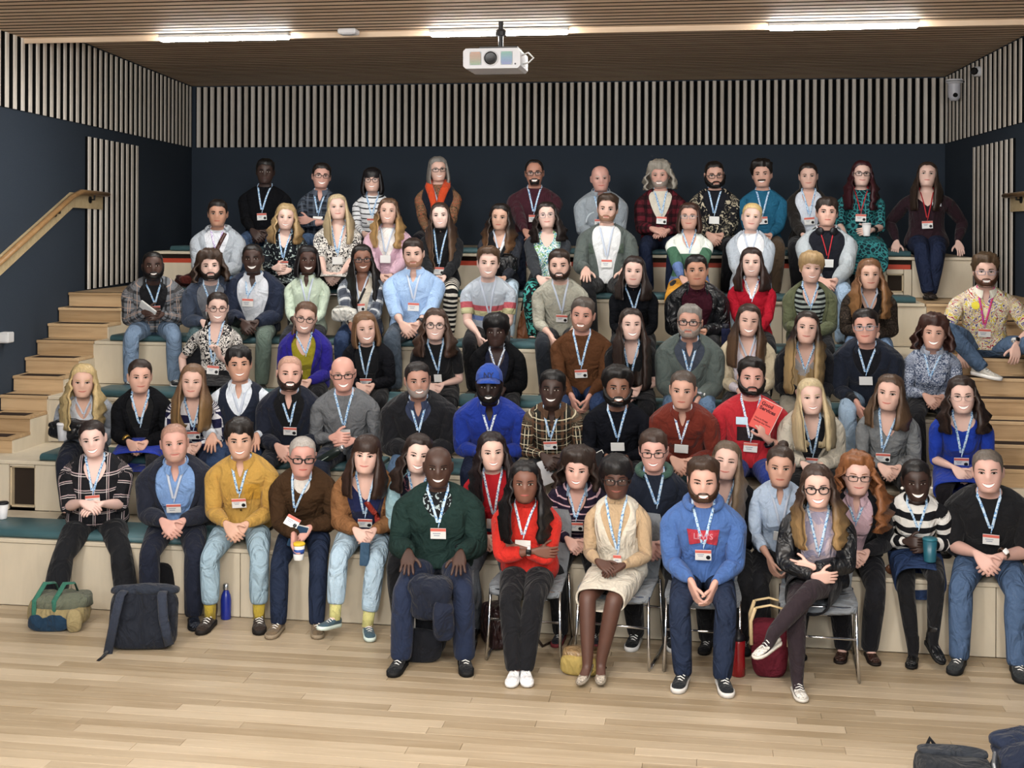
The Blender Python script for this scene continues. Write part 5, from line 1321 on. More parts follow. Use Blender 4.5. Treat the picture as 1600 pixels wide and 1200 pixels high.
person('C5', 565, 380, 4, 'woman with long dark braids and glasses in a grey and white check shirt', g='f', skin='8c5c46', hair=('vlong', '15110f'), glasses=('18161a', 0, .0034), smile=2, top=T(fb('c8bfae'), neck='v'), jacket=JK(plaid('8f98a2', (('2a3040', 0, 5.5, .45, 0, .75), ('2a3040', 1, 5.5, .45, .2, .6), ('d5d8da', 1, 5.5, .2, .6, .7))), op=OC, lapel=0, collar='shirt', gap=3, sl='push'), bottom=T(dn('27395a')), arms='low', badge='c', lan='d')
person('C6', 646, 370, 4, 'tall man with dark hair and stubble in a pale blue shirt, hands clasped', g='m', skin=W1, hair=('short', '2a1e19'), beard=('9a7058', 'stubble', .001), smile=1, squint=.6, top=T(fb('93b2da'), neck='collar', collar='shirt', sl='push', puff=.006), bottom=T(fb('424e5c')), arms='low', badge='n', lan='d', sw=1.14, big=.25, bz=.33)
person('C7', 758, 382, 4, 'man with short brown hair in a grey T-shirt with red, yellow and blue bands', g='m', skin=W2, hair=('quiff', '4a3524'), smile=3, squint=.6, top=T(bands(((0, 'a8b2be'), (.24, '6f86c0'), (.29, 'b3b086'), (.345, 'b0515a'), (.40, 'a8b2be'))), sl='short'), bottom=trk, arms='hang', badge='n', lan='d', bz=.25, sw=1.04, tilt=2)
person('C8', 872, 387, 4, 'man with dark hair and a brown beard in a beige-grey sweater', g='m', skin=W1, hair=('short', '2a1d16'), beard=('2d1e16', 'full', .008), smile=2, top=T(kn('a3a294'), sl='push'), bottom=T(fb('1f242c')), arms='hang', badge='c', lan='d', bz=.30, tilt=-2)
person('C9', 988, 398, 4, 'woman with dark shoulder-length hair in a black turtleneck', g='f', skin=W2, hair=('mid', '241a17'), smile=1, tilt=3, top=T(kn('0f1116'), neck='turtle', collar='turtle'), bottom=trk, arms='hang', badge=0, bz=.36)
person('C10', 1089, 396, 4, 'young man with black hair in a black leather jacket over a maroon turtleneck', g='m', skin='b98264', hair=('short', '120e0d'), smile=1, top=T(kn('3c1622'), neck='turtle', collar='turtle'), jacket=JK(lt('14161a'), op=OB, lapel=0, collar='shirt', gap=4, puff=.006), bottom=T(fb('14161a')), arms='low', lan=0, sw=1.08)
person('C11', 1175, 385, 4, 'woman with brown shoulder-length hair in a bright red sweater', g='f', skin=W2, hair=('mid', '2b1b17'), smile=2, top=T(kn('a01224'), neck='v'), bottom=trk, arms='low', badge=0, lan='w', bz=.40)
person('C12', 1268, 390, 4, 'woman with short fair hair in an olive blazer over a zebra-striped top', g='f', skin=W1, hair=('cropw', '9a7e56'), smile=2, squint=.5, tilt=4, top=T(stripes('8f9a94', '14181a', 26, .5), neck='v'), jacket=JK(fb('555b40'), op=OW), bottom=trk, arms='low', badge=0, bz=.38, big=.15)
person('C13', 1363, 402, 4, 'woman with long auburn hair in a brown tweed jacket', g='f', skin='d9a890', hair=('longwave', '6e4a30', '8a6038'), smile=1, top=T(fb('121318'), neck='v'), jacket=JK(blotch('3a3028', '241d18', 60, .5, .5, '54473a'), op=ON, lapel=0), bottom=T(dn('6f8cb0')), arms='low', badge=0, bz=.40, lan='d')
person('C14', 1545, 392, 4, 'man with glasses in a colourful patterned shirt sitting on the right steps', g='m', skin=W1, hair=('messy', '4a3826'), glasses=('8f8a9a', 0, .0022), beard=('4a2c1c', 'full', .007), smile=3, top=T(multi(('d9cfa8', 'd8d4c4', 'a83c3c', 'd9d6c8', 'c9b440', 'dcd8cc', '5a4a86', 'd8c070'), 13, 2.0), neck='collar', collar='shirt', sl='mid', puff=.008), bottom=T(dn('465c78')), shoes=('sneaker', 'b9b4aa', 'e0deda', 1), lan='m', badge='n', bz=.27, back=.14, dz=0, cush=0, arms=[arms('hang')[0], arms('hang')[1]], arm0=dict(w=(.22, -.34, .14), h=(-.1, -.5, -.9), p=(-.3, .3, -1), pole=(.8, .5, -.2)), arm1=dict(w=(-.20, -.36, .10), h=(.0, -.35, -.95), p=(.3, .4, -1), pole=(-.8, .5, -.2)), legs=[dict(a=(.34, -.60, -.3), zf=.215, f=(.15, -1, 0)), dict(a=(-.06, -.42, -.2), zf=.36, f=(.8, -.6, -.1))], kn=.9, sw=1.12)
# --- fourth row (12)
person('D1', 337, 455, 3, 'woman with tied dark hair and glasses in a black and white print blouse', g='f', skin=W2, hair=('back', '231814'), glasses=('5a3028', 1, .0026), smile=3, top=T(blotch('d4cfc8', '18181c', 40, .50, 1.4), sl='short', neck='v'), skirt=T(fb(BK), t=.9), bottom=T(fb(BK), kind='tights'), badge='c', bz=.24, arms=[arms('hold')[0], arms('side')[1]], arm0=dict(w=(.06, -.24, .33), h=(-.25, -.25, 1), p=(-.6, -.6, 0), t=(-1, 0, 0), c=(35, 50, 40)))
person('D2', 465, 469, 3, 'woman with tied brown hair and glasses in a purple-blue blazer over mustard', g='f', skin=W1, hair=('back', '5a4030'), glasses=('221a1c', 1), smile=3, tilt=8, top=T(fb('8f8518'), neck='v'), jacket=JK(fb('241c86'), op=[1, 1, 1, 1, 1, 2, 2, 3, 3, 4]), bottom=trk, arms='low', badge=0, bz=.40, bx=.02)
person('D3', 562, 485, 3, 'woman with a light brown bob in a black cardigan over a black top', g='f', skin=W1, hair=('bob', '6a4d34'), smile=3, squint=.6, tilt=-6, top=T(fb('111216'), neck='crew'), jacket=JK(kn('15161b'), op=OB, lapel=0), bottom=trk, arms='low', badge='c', bz=.24)
person('D4', 672, 480, 3, 'woman with wavy brown hair and glasses in a black short-sleeved dress', g='f', skin=W2, hair=('midwave', '3f2c22'), glasses=('2a1d1e', 1), smile=2, top=T(fb('121316'), sl='short', neck='crew', nm='dress'), skirt=T(fb('121316'), t=1.0), bottom=T(fb(BK), kind='tights'), arms='low', badge='p', bz=.28, bx=.02, bw=.06)
person('D5', 770, 486, 3, 'Black woman with a black headwrap in a black fleece coat', g='f', skin='3b2620', hair=('cropw', '0c0b0d'), smile=0, top=T(fb('141a30'), neck='v'), jacket=JK(kn('0f1013'), op=OC, lapel=1, collar='stand', gap=4, puff=.012), bottom=T(fb(BK)), arms='low', badge=0, lan='w', bz=.34, big=.2)
person('D6', 907, 462, 3, 'man with short greying hair and stubble in a brown sweater, hands clasped', g='m', skin='cf937e', hair=('short', '4a423c'), beard=('8f6a58', 'stubble', .001), smile=3, squint=.6, tilt=5, top=T(kn('54341f')), bottom=T(dn('22365c')), arms='hang', badge='c', sw=1.14, bz=.30)
person('D7', 984, 480, 3, 'woman with long dark brown hair in a black short-sleeved dress', g='f', skin=W2, hair=('vlong', '2b1f1a'), smile=3, squint=.6, top=T(fb('121317'), sl='short', neck='v', nm='dress'), skirt=T(fb('16181c'), t=1.0), bottom=T(fb(BK), kind='tights'), arms='low', badge='c', bw=.06, bz=.25)
person('D8', 1077, 473, 3, 'man with grey hair, grey beard and dark glasses in a green-grey jacket', g='m', skin='c9947e', hair=('short', '77736e'), brow='5a524c', glasses=('1b1516', 0, .0034), beard=('857a72', 'full', .006), smile=0, top=T(fb('3a4250'), neck='collar', collar='shirt'), jacket=JK(fb('4f5a57'), op=[0, 0, 0, 0, 0, 0, 1, 2, 3, 4], lapel=0, collar='stand', gap=4, puff=.006), bottom=T(dn('55708e')), arms='hang', badge='p', bz=.30, sw=1.08, big=.1)
person('D9', 1168, 473, 3, 'woman with long brown hair and closed eyes in a cream blazer', g='f', skin=W1, hair=('long', '33241d', '5c432f'), smile=3, squint=.3, tilt=5, top=T(fb('cfc9d2'), neck='v'), jacket=JK(fb('b9ac90'), op=OW, sl='push'), bottom=trk, arms='low', badge=0, lan='d', bz=.40)
person('D10', 1262, 485, 3, 'woman with long ombre hair in a black blazer over a pale grey top', g='f', skin=W1, hair=('vlong', '241915', 'a3875a', -.15), smile=1, nod=-5, top=T(fb('9b9795'), neck='scoop'), jacket=JK(fb('111219'), op=OW), bottom=T(fb('9a9688')), arms='low', badge=0, bz=.36, big=.1)
person('D11', 1364, 480, 3, 'man with dark hair and clear glasses in a dark navy shirt and pale jeans', g='m', skin='d59a86', hair=('short', '1c1513'), glasses=('8a8f9a', 0, .0026), smile=1, top=T(fb('0f1018'), neck='crew'), jacket=JK(fb('151c2b'), op=[0, 0, 0, 0, 0, 0, 1, 2, 2, 4], lapel=0, collar='shirt', gap=3, sl='push'), bottom=T(dn('8ea7c0')), arms='hang', badge='p', bz=.34, sw=1.1, byaw=-4)
person('D12', 1465, 487, 3, 'woman with a short dark brown bob in a pale blouse with a small blue print', g='f', skin='d39f88', hair=('bobcurl', '3a211b'), smile=3, tilt=3, top=T(blotch('aab3c4', '46536e', 70, .5, 1.2), collar='stand', puff=.006), bottom=T(fb('17181c')), arms='low', badge=0, bz=.34, bx=-.02, big=.15)
# --- fifth row (15)
person('E1', 105, 567, 2, 'woman with long blonde hair in a grey blazer, a black bag on her lap', g='f', skin='d6a78f', hair=('longwave', 'b59d6c'), smile=1, top=T(fb('ccd2da'), neck='v'), jacket=JK(fb('8f959e'), op=OW), bottom=T(fb('171c2c')), arms='hold', badge=0, bz=.42, lan='d', byaw=5, big=.1)
person('E2', 202, 560, 2, 'woman with dark tied-back hair in a black cardigan and blue skirt', g='f', skin='d3a08a', hair=('tied', '2c1f1a'), smile=1, top=T(fb('101114'), neck='v'), jacket=JK(kn('121317'), op=OC, lapel=0), skirt=T(fb('1f36a8'), t=1.0), bottom=T(fb('1b1b20'), kind='tights'), arms='low', badge=0, bz=.30)
person('E3', 285, 567, 2, 'woman with long light brown hair in a navy and white geometric blouse', g='f', skin=W1, hair=('long', '6b503a', '84653f'), smile=1, squint=.4, top=T(checker('1d1d40', 'd5d5da', 13), neck='v', puff=.012), bottom=T(dn('1d2740')), arms='low', badge='c', bz=.30)
person('E4', 369, 538, 2, 'Asian man with black hair in a navy waistcoat over a white shirt', g='m', skin='c99377', hair=('flop', '0f0d0f'), smile=2, squint=.6, tilt=-3, top=T(fb('cfd8e2'), neck='collar', collar='shirt'), vest=JK(fb('151d2e'), op=[0, 0, 0, 0, 0, 0, 1, 2, 2, 4], lapel=0, sl='none'), bottom=T(dn('2b4064')), arms='knees', badge=0, lan='d', bz=.36)
person('E5', 441, 555, 2, 'bald bearded man in a dark navy jacket over a black shirt', g='m', skin='d9a592', beard=('2a1a14', 'full', .007), brow='4a3226', smile=3, top=T(fb('0d0e12'), neck='collar', collar='shirt'), jacket=JK(fb('141a2a'), op=ON, lapel=0), bottom=T(fb('131722')), arms='low', badge='c', bz=.33, hair=('buzz', 'b58a76'))
person('E6', 529, 556, 2, 'bald man with glasses in a grey sweater holding a dark bottle', g='m', skin='d79a88', brow='8f7060', glasses=('241b1c', 0, .003), smile=3, squint=.7, top=T(kn('676a6e')), bottom=T(fb('1b2233')), arms='hold', badge='p', bz=.31, sw=1.1)
person('E7', 645, 563, 2, 'man with dark hair and a grey beard in a black zip-neck sweater', g='m', skin='b88570', hair=('crop', '1d1817'), beard=('8a7f7a', 'stubble', .002), smile=2, tilt=-3, top=T(fb('2f3852'), neck='collar', collar='shirt'), jacket=JK(fb('14151a'), op=[0, 0, 0, 0, 0, 0, 0, 1, 2, 3], lapel=0, collar='stand', gap=3, puff=.010), bottom=T(dn('4a6584')), arms='low', badge='c', sw=1.16, big=.2, bz=.31)
person('E8', 758, 573, 2, 'Black man in a blue baseball cap and a bright blue denim shirt', g='m', skin='2c1e1b', beard=('0c0a0a', 'full', .006), brow='0c0a0a', smile=2, top=T(fb('16308f'), neck='collar', collar='shirt', puff=.010), bottom=T(dn('17203a')), arms='low', badge=0, lan='w', sw=1.16, big=.2, bz=.33, hs=1.06)
person('E9', 857, 576, 2, 'Black man with short hair in a black, cream and brown plaid shirt', g='m', skin='402b23', hair=('short', '0e0c0c'), smile=2, tilt=3, top=T(plaid('1f201c', (('6a4a34', 0, 9, .3, .1, .6), ('cfc4a4', 0, 9, .09, .6, .85), ('cfc4a4', 1, 9, .09, .3, .85), ('6a4a34', 1, 9, .2, .7, .5))), neck='collar', collar='shirt'), bottom=T(fb('191b20')), arms='low', badge='c', bz=.31)
person('E10', 961, 568, 2, 'man with a black afro and full beard in a black sweater', g='m', skin='8a5d46', hair=('afro', '0f0d0d'), beard=('0e0c0c', 'full', .018), smile=3, squint=.7, top=T(kn('12141b')), bottom=T(fb('15161b')), arms='low', badge='p', bz=.31, sw=1.08)
person('E11', 1068, 577, 2, 'man with short grey-brown hair in a rust red overshirt', g='m', skin='cf9a82', hair=('crop', '4a3f38'), smile=0, top=T(fb('6a2418'), neck='collar', collar='shirt', puff=.008), bottom=T(fb('1a1c22')), arms='low', badge='p', lan='w', bz=.31, sw=1.08, byaw=-2)
person('E12', 1174, 556, 2, 'dark-haired bearded man in a red T-shirt and blue trousers', g='m', skin='cf9786', hair=('quiff', '17110f'), beard=('130e0d', 'full', .012), smile=0, top=T(fb('b01f2a'), sl='mid', neck='crew', puff=.006), bottom=T(fb('1d3486')), badge='n', bz=.28, lan='w', sw=1.14, big=.12, arms=[arms('hold')[0], arms('knees')[1]], arm0=dict(w=(.12, -.27, .30), h=(-.35, -.25, .9), p=(-.5, .6, .3), c=(35, 45, 35), t=(-.6, -.5, .3)))
person('E13', 1272, 590, 2, 'woman with long straight blonde hair in a cream coat over black', g='f', skin='e2b8a6', hair=('long', 'b5a27c'), smile=2, top=T(fb('101218'), neck='v'), jacket=JK(fb('b9b2a2'), op=[1, 1, 1, 1, 1, 2, 3, 3, 4, 5], puff=.010, nm='coat'), bottom=trk, arms='low', badge='c', bz=.22, big=.1)
person('E14', 1394, 583, 2, 'woman with straight brown hair to the shoulder in a soft grey sweater', g='f', skin='d9ab98', hair=('mid', '4b382a', '5e4631'), smile=1, tilt=5, hyaw=-8, top=T(kn('6f7274'), neck='v', puff=.006), bottom=trk, arms='low', badge='c', bz=.27, big=.05, bx=-.04)
person('E15', 1512, 586, 2, 'woman with dark brown hair and fine glasses in a royal blue dress', g='f', skin='e0b6a6', hair=('midwave', '2a1d18'), glasses=('a58c84', 1, .0016), smile=3, tilt=-3, top=T(fb('12339c'), sl='mid', neck='wide', nm='dress'), skirt=T(fb('12339c'), t=1.05), bottom=T(fb('15131a'), kind='tights'), arms='low', badge='c', bz=.25)
# --- lowest tier (14)
person('F1', 132, 655, 1, 'woman with tied dark hair laughing in a black shirt with pale plaid lines', g='f', skin='e3bcb0', hair=('tied', '231917'), smile=3, tilt=-8, top=T(plaid('14151a', (('b9a3a6', 0, 7, .07, .0, .8), ('cfc4c4', 0, 7, .05, .13, .8), ('b9a3a6', 1, 7, .07, .0, .8), ('cfc4c4', 1, 7, .05, .13, .8))), sl='mid', neck='v', puff=.012, hem=0), bottom=T(fb('14161b'), wide=2.2), shoes=('boot', '15151a', '0e0e10'), arms='lap', badge='c', big=.62, sw=1.06, bz=.33, spread=.27, feet=.50, byaw=6, lmax=.35, arm0=dict(w=(.07, -.34, .25)), arm1=dict(w=(-.07, -.36, .27)))
person('F2', 255, 661, 1, 'balding ruddy man in a navy blazer over a light blue shirt', g='m', skin='d09a8a', hair=('buzz', 'a07868'), brow='8a6a58', smile=1, beard=('b08a7c', 'stubble', .001), top=T(fb('6f93c8'), neck='collar', collar='shirt'), jacket=JK(fb('1c2130'), op=OB), bottom=T(fb('171d2e')), shoes=('loafer', '1b2230', '10131a'), arms='low', badge='n', bz=.30, lan='d', big=.28, sw=1.12, spread=.15, feet=.46, byaw=4)
person('F3', 367, 650, 1, 'young Asian man with black hair in a mustard yellow shirt', g='m', skin='d3a287', hair=('flop', '1b1512'), smile=2, tilt=-3, top=T(fb('b48b3e'), neck='collar', collar='shirt', puff=.008), bottom=T(dn('8aa4b4'), kind='crop'), socks=('a58e2c', .13), shoes=('high', '2e241e', '15110f'), arms='low', badge='c', bz=.33, lan='b', spread=.17, feet=.44, sw=1.08)
person('F4', 457, 681, 1, 'older man with cropped grey hair and black glasses in a brown sweater', g='m', skin='cf9384', hair=('buzz', 'a09a94'), brow='6b5a50', glasses=('101012', 0, .0042), smile=0, top=T(fb('cfcac4'), neck='crew'), jacket=JK(kn('3f2c1c'), op=[0, 0, 0, 0, 0, 0, 0, 0, 1.2, 2.4], lapel=0), bottom=T(dn('18243c'), slim=0), shoes=('high', '6f5e48', '8f7f68'), arms='low', badge='c', bz=.30, bx=-.05, bt=28, spread=.14, feet=.48, sw=1.02, arm1=dict(w=(-.03, -.47, .13), h=(.1, -.35, -.9), p=(.5, -.2, -.2), c=(30, 35, 25), t=(.3, -.8, .2)))
person('F5', 556, 678, 1, 'woman with a brown fringe in a tan cardigan, legs crossed', g='f', skin='e0b3a2', hair=('longfringe', '33221b'), smile=1, tilt=4, top=T(fb('1b2450'), neck='scoop'), jacket=JK(kn('8a5f3c'), op=OW, lapel=0, puff=.010, nm='cardigan'), bottom=T(dn('9db6c8'), kind='crop'), socks=('c6c27a', .12), shoes=('sneaker', '3f5a68', 'cfe0d8', 1), arms='low', badge='c', bz=.24, legs=[dict(a=(.03, -.48, -.3), zf=.09), dict(a=(-.20, -.50, -.2), zf=.15, f=(-.5, -.8, .15))], byaw=4)
person('F6', 643, 676, 1, 'woman with dark curly hair in a pale blue cardigan behind the man in green', g='f', skin='e6c0b0', hair=('midwave', '2a1f1b'), smile=3, tilt=6, top=T(blotch('151628', '7a4a5a', 30, .6, .8), neck='v'), jacket=JK(kn('8fb4bf'), op=OW, lapel=0), bottom=trk, arms='low', badge=0, shoes=('heel', 'cdb8aa', 'b9a498'), feet=.34, hx=-.01)
person('F7', 765, 673, 1, 'woman with long dark hair in a red sweater with a rainbow band', g='f', skin='e0b5a2', hair=('longwave', '1e1416'), smile=2, top=T(bands(((0, 'b31a24'), (.155, '3f7fae'), (.185, '7aa04a'), (.215, 'd0a03a'), (.24, 'c8642c'), (.27, 'b31a24'))), neck='crew'), bottom=T(dn('5a6068')), arms='low', badge='p', lan='w', bz=.25, shoes=('high', '17171a', '0e0e10'), feet=.34)
person('F8', 897, 693, 1, 'woman with a dark curly bob in a striped fleece with a pale blue collar', g='f', skin='dcaa98', hair=('bobcurl', '2c211c'), smile=2, top=T(fb('101218'), neck='v'), jacket=JK(stripes('221a30', 'cfa9b2', 22, .20), op=[0, 0, 0, 0, 0, 0, 0, 1, 2, 3], lapel=0, collar='shirt', cm=fb('93abc4'), gap=3), bottom=trk, arms='low', badge='c', bz=.33, shoes=('sneaker', '20242e', '7a2a30'), feet=.34)
person('F9', 1021, 668, 1, 'man with short brown hair and glasses in a green and navy hoodie', g='m', skin='d9a191', hair=('short', '3a2a22'), glasses=('2c2426', 0, .0026), smile=2, top=T(fb('1a2232'), puff=.004, collar='hood', cm=fb('38574c'), gap=2), bottom=trk, arms='low', badge=0, bz=.36, bx=.02, shoes=('sneaker', '15181c', 'd8d8d6', 1), feet=.30)
person('F10', 1133, 688, 1, 'woman with very long light brown hair and closed eyes in a black cardigan', g='f', skin='dcb1a0', hair=('vlong', '5a4a3c', '77644e', -.1), smile=1, squint=.12, tilt=6, nod=-6, top=T(fb('c9ced6'), neck='v'), jacket=JK(kn('121317'), op=OB, lapel=0), bottom=trk, arms='low', badge=0, shoes=('high', '1a1a1e', '0f0f10'), feet=.32, bz=.36)
person('F11', 1221, 695, 1, 'woman with brown hair in a high bun wearing a pale blue shirt', g='f', skin='c4927a', hair=('bun', '33251d'), smile=0, top=T(fb('a9bdd6'), neck='collar', collar='shirt', sl='push'), bottom=T(fb('121318')), arms='hang', badge='p', bz=.27, lan='d', shoes=('loafer', '111114', '0c0c0e'), feet=.34)
person('F12', 1344, 703, 1, 'woman with long ginger curls and glasses in a black blazer over a pink shirt', g='f', skin='deb0a0', hair=('longcurl', '7f4e2c'), glasses=('2a2020', 0, .0026), smile=1, top=T(fb('c9a9b6'), neck='collar', collar='shirt'), jacket=JK(fb('13141a'), op=OB), bottom=T(fb('13141a')), arms='low', badge=0, bz=.37, shoes=('loafer', '3a2018', '1a100c'), feet=.36, spread=.09)
person('F13', 1441, 718, 1, 'Black woman with tied hair in a black and white striped sweater holding a teal cup', g='f', skin='3a261f', hair=('tied', '0e0c0d'), smile=3, top=T(stripes('121318', 'd9d8d4', 10.5, .5, .1), puff=.014), skirt=T(dn('1f3358'), t=.92), bottom=T(fb('0f1014'), kind='tights'), shoes=('boot', '0f1013', '0a0a0b'), arms='hold', badge=0, bz=.36, legs=[dict(a=(.10, -.50, -.2), zf=.20, f=(.35, -.8, -.35)), dict(a=(-.03, -.44, -.3), zf=.09)])
person('F14', 1563, 702, 1, 'man with short grey-brown hair in a black T-shirt and jeans at the right edge', g='m', skin='d5a596', hair=('crop', '5f564e'), smile=3, squint=.7, tilt=-3, top=T(fb('111216'), sl='mid', neck='crew', puff=.006), bottom=T(dn('42597a')), shoes=('sneaker', '2a2e30', '15171a', 1), arms='low', badge='n', bz=.33, big=.35, sw=1.14, spread=.17, feet=.47, byaw=-6)
# --- on the five chairs in front
person('G1', 680, 697, 0, 'older bald Black man in a dark green sweater, hands on his knees', g='m', skin='4a3127', brow='2a1d18', smile=2, squint=.7, top=T(blotch('14161a', '9fb0b4', 30, .58, 1.2), neck='crew'), jacket=JK(kn('1f3330'), op=[0, 0, 0, 0, 0, 0, 0, 1, 2, 3], lapel=0, puff=.008), bottom=T(fb('1f2a44'), wide=1.6), shoes=('high', '16181c', '0f1012'), arms='knees', badge='n', bz=.37, sw=1.14, big=.18, spread=.20, feet=.44, Y=8.02)
person('G2', 821, 718, 0, 'Black woman with long black hair in a bright red-orange top, arms folded', g='f', skin='7a4c3a', hair=('longwave', '0f0c0e'), smile=0, lip='9a4a42', top=T(fb('c8251c'), sl='push', neck='turtle', collar='turtle', puff=.014, hem=0), bottom=T(fb('121318')), shoes=('sneaker', 'dcdde0', 'e6e6e6', 1), socks=('111114', .05), arms='cross', badge='p', lan='w', bz=.36, big=.2, Y=8.0, legs=[dict(a=(.06, -.56, -.3), zf=.09, f=(.3, -1, 0)), dict(a=(.0, -.58, -.3), zf=.09, f=(.0, -1, 0))], byaw=-6)
person('G3', 967, 708, 0, 'Black woman with cropped black hair and glasses in a cream dress with sheer beige sleeves', g='f', skin='5a382b', hair=('cropw', '121012'), glasses=('141416', 0, .003), smile=1, lip='8a463c', top=T(fb('b59a78'), neck='turtle', collar='turtle'), vest=dict(m=fb('cbc4b4'), open=[0, 0, 0, 0, 0, 1, 1, 2, 3, 4], lapel=0, sl='none', nm='dress', off=.016), skirt=T(fb('cbc4b4'), t=1.06, nm='dress_skirt'), bottom=T(fb(BK), kind='bare'), shoes=('heel', 'b0a596', '8a8072'), arms='lap', badge='n', bw=.05, bz=.24, bx=.02, Y=8.0, byaw=-10, legs=[dict(a=(-.02, -.50, -.3), zf=.12, f=(.2, -1, -.1)), dict(a=(-.10, -.54, -.3), zf=.12, f=(-.1, -1, -.1))])
person('G4', 1099, 710, 0, 'man with brown hair and a beard in a blue hoodie with a red emblem', g='m', skin='d7a28e', hair=('quiff', '38271d'), beard=('3a261a', 'full', .010), smile=3, squint=.35, top=T(fb('4468a8'), collar='hood', gap=2, puff=.010), bottom=T(dn('1c2840')), shoes=('sneaker', '1c2024', 'd2cfca', 1), arms='hang', badge='c', bz=.32, sw=1.12, Y=7.98, spread=.12, feet=.46, arm0=dict(w=(.075, -.36, .13)), arm1=dict(w=(-.075, -.37, .14)))
person('G5', 1281, 724, 0, 'woman with ombre hair and dark glasses in a black leather jacket, legs crossed', g='f', skin='e2b4a2', hair=('longwave', '3a2a22', '9a7a4e', -.14), glasses=('241a1c', 1, .0036), smile=3, squint=.8, tilt=-3, top=T(blotch('b0a0a8', '8f8aa0', 12, .52, 1.0), neck='crew'), jacket=JK(lt('15171b'), op=OW, lapel=1, sl='long'), skirt=T(fb('131419'), t=.72), bottom=T(fb('2c2228'), kind='tights'), shoes=('loafer', 'd8d4cc', 'cfcac0', 1), arms='cross', badge=0, bz=.30, Y=7.98, big=.12, legs=[dict(a=(-.30, -.66, -.1), zf=.40, f=(-.6, -.7, -.2), pole=(.5, -.4, 1)), dict(a=(-.14, -.52, -.3), zf=.09, f=(.2, -1, 0))], arm0=dict(w=(-.03, -.33, .25)), arm1=dict(w=(-.04, -.36, .20)))
# ------------------------------------------------------------------ marks on clothes
def chest(key, li=0):
    root, B = PEOPLE[key]; a, b = bvh_of(B.layers[li]); return BVHTree.FromPolygons(a, b), root, B
def decal(key, name, pts, tris, mat, li=0, lift=.006):
    """a print laid on the chest: pts are (x, z) in the person's own metres"""
    T, root, B = chest(key, li); n = len(pts); vs = []
    for d in (lift, lift - .002):
        for x, z in pts:
            h = T.ray_cast(V((x * B.S, -1.2, z * B.S)), V((0, 1, 0)))[0]; vs.append(V((x * B.S, (h.y if h else -.15) - d, z * B.S)))
    return obj(name, vs, list(tris) + [tuple(i + n for i in f[::-1]) for f in tris], mat, root, False)
def grid_pts(nx, nz, fn):
    pts = [fn(i / nx, k / nz) for k in range(nz + 1) for i in range(nx + 1)]
    return pts, [(k * (nx + 1) + i, k * (nx + 1) + i + 1, (k + 1) * (nx + 1) + i + 1, (k + 1) * (nx + 1) + i) for k in range(nz) for i in range(nx)]
def text_mesh(s, size, bold=0.0):
    c = bpy.data.curves.new('letters', 'FONT'); c.body = s; c.size = size; c.align_x = 'CENTER'; c.align_y = 'CENTER'; c.offset = bold; c.resolution_u = 2
    o = bpy.data.objects.new('letters', c); COL.objects.link(o); dg = bpy.context.evaluated_depsgraph_get(); m = o.evaluated_get(dg).to_mesh()
    r = [(v.co.x, v.co.y) for v in m.vertices], [tuple(p.vertices) for p in m.polygons]; bpy.data.objects.remove(o); bpy.data.curves.remove(c); return r
def flat_text(s, size, mat, parent, name, loc, rot, bold=0.0, align=0):
    p, f = text_mesh(s, size, bold); x0 = min(q[0] for q in p) if align else 0
    return obj(name, [rot @ V((x - x0, 0, z)) + V(loc) for x, z in p], f, mat, parent)
def zc(key, k): root, B = PEOPLE[key]; return B.spine(k, -.1).z
# blue hoodie: red emblem with pale lettering
z0 = zc('G4', .43)
pts, qs = grid_pts(12, 4, lambda u, v: ((u - .5) * (.205 - .035 * (1 - v)), z0 + (v - .5) * .085 + .014 * (abs(u - .5) * 2) ** 1.6 * (-1 if v < .5 else .4) + (.008 if v < .3 and abs(u - .5) < .12 else 0)))
decal('G4', 'emblem', pts, qs, fabric('b3303f'))
p, f = text_mesh("LEVI'S", .052, .001); decal('G4', 'lettering', [(x * .95, z + z0 + .002) for x, z in p], f, fabric('c8808c'), 0, .0085)
# red T-shirt: black print, sky blue sticker
z0 = zc('E12', .37); rr = random.Random(4)
pts, qs = grid_pts(10, 4, lambda u, v: ((u - .5) * .20, z0 + (v - .5) * .10 + (rr.uniform(-.010, .006) if v == 0 else 0)))
decal('E12', 'shirt_print', pts, qs, fabric('231a1e'))
z1 = zc('E12', .47); pts, qs = grid_pts(3, 2, lambda u, v: (-.065 + (u - .5) * .085, z1 + (v - .5) * .055)); decal('E12', 'name_sticker', pts, qs, plain('b8d3e6', .5), 0, .010)
# white sticker, round badge, sweatshirt emblem
z1 = zc('A12', .47); pts, qs = grid_pts(3, 1, lambda u, v: (.085 + (u - .5) * .085, z1 + (v - .5) * .04)); decal('A12', 'name_sticker', pts, qs, plain('cfd3dc', .5), 0, .008)
z1 = zc('C14', .50); pts = [(-.085, z1)] + [(-.085 + .033 * cos(2 * pi * k / 14), z1 + .033 * sin(2 * pi * k / 14)) for k in range(14)]; decal('C14', 'round_badge', pts, [(0, 1 + k, 1 + (k + 1) % 14) for k in range(14)], plain('d9c81f', .5), 0, .014)
z1 = zc('A6', .38); decal('A6', 'shirt_print', [(-.045, z1 - .05), (.06, z1 - .05), (.02, z1 + .09), (-.005, z1 + .09)], [(0, 1, 2, 3)], fabric('2d4058'))
pts, qs = grid_pts(10, 1, lambda u, v: (-.05 + (.085 + .014 * v) * cos(pi * (.55 + .5 * u)), z1 - .04 + (.085 + .014 * v) * sin(pi * (.55 + .5 * u)))); decal('A6', 'shirt_print', pts, qs, fabric('b9c4cc'))
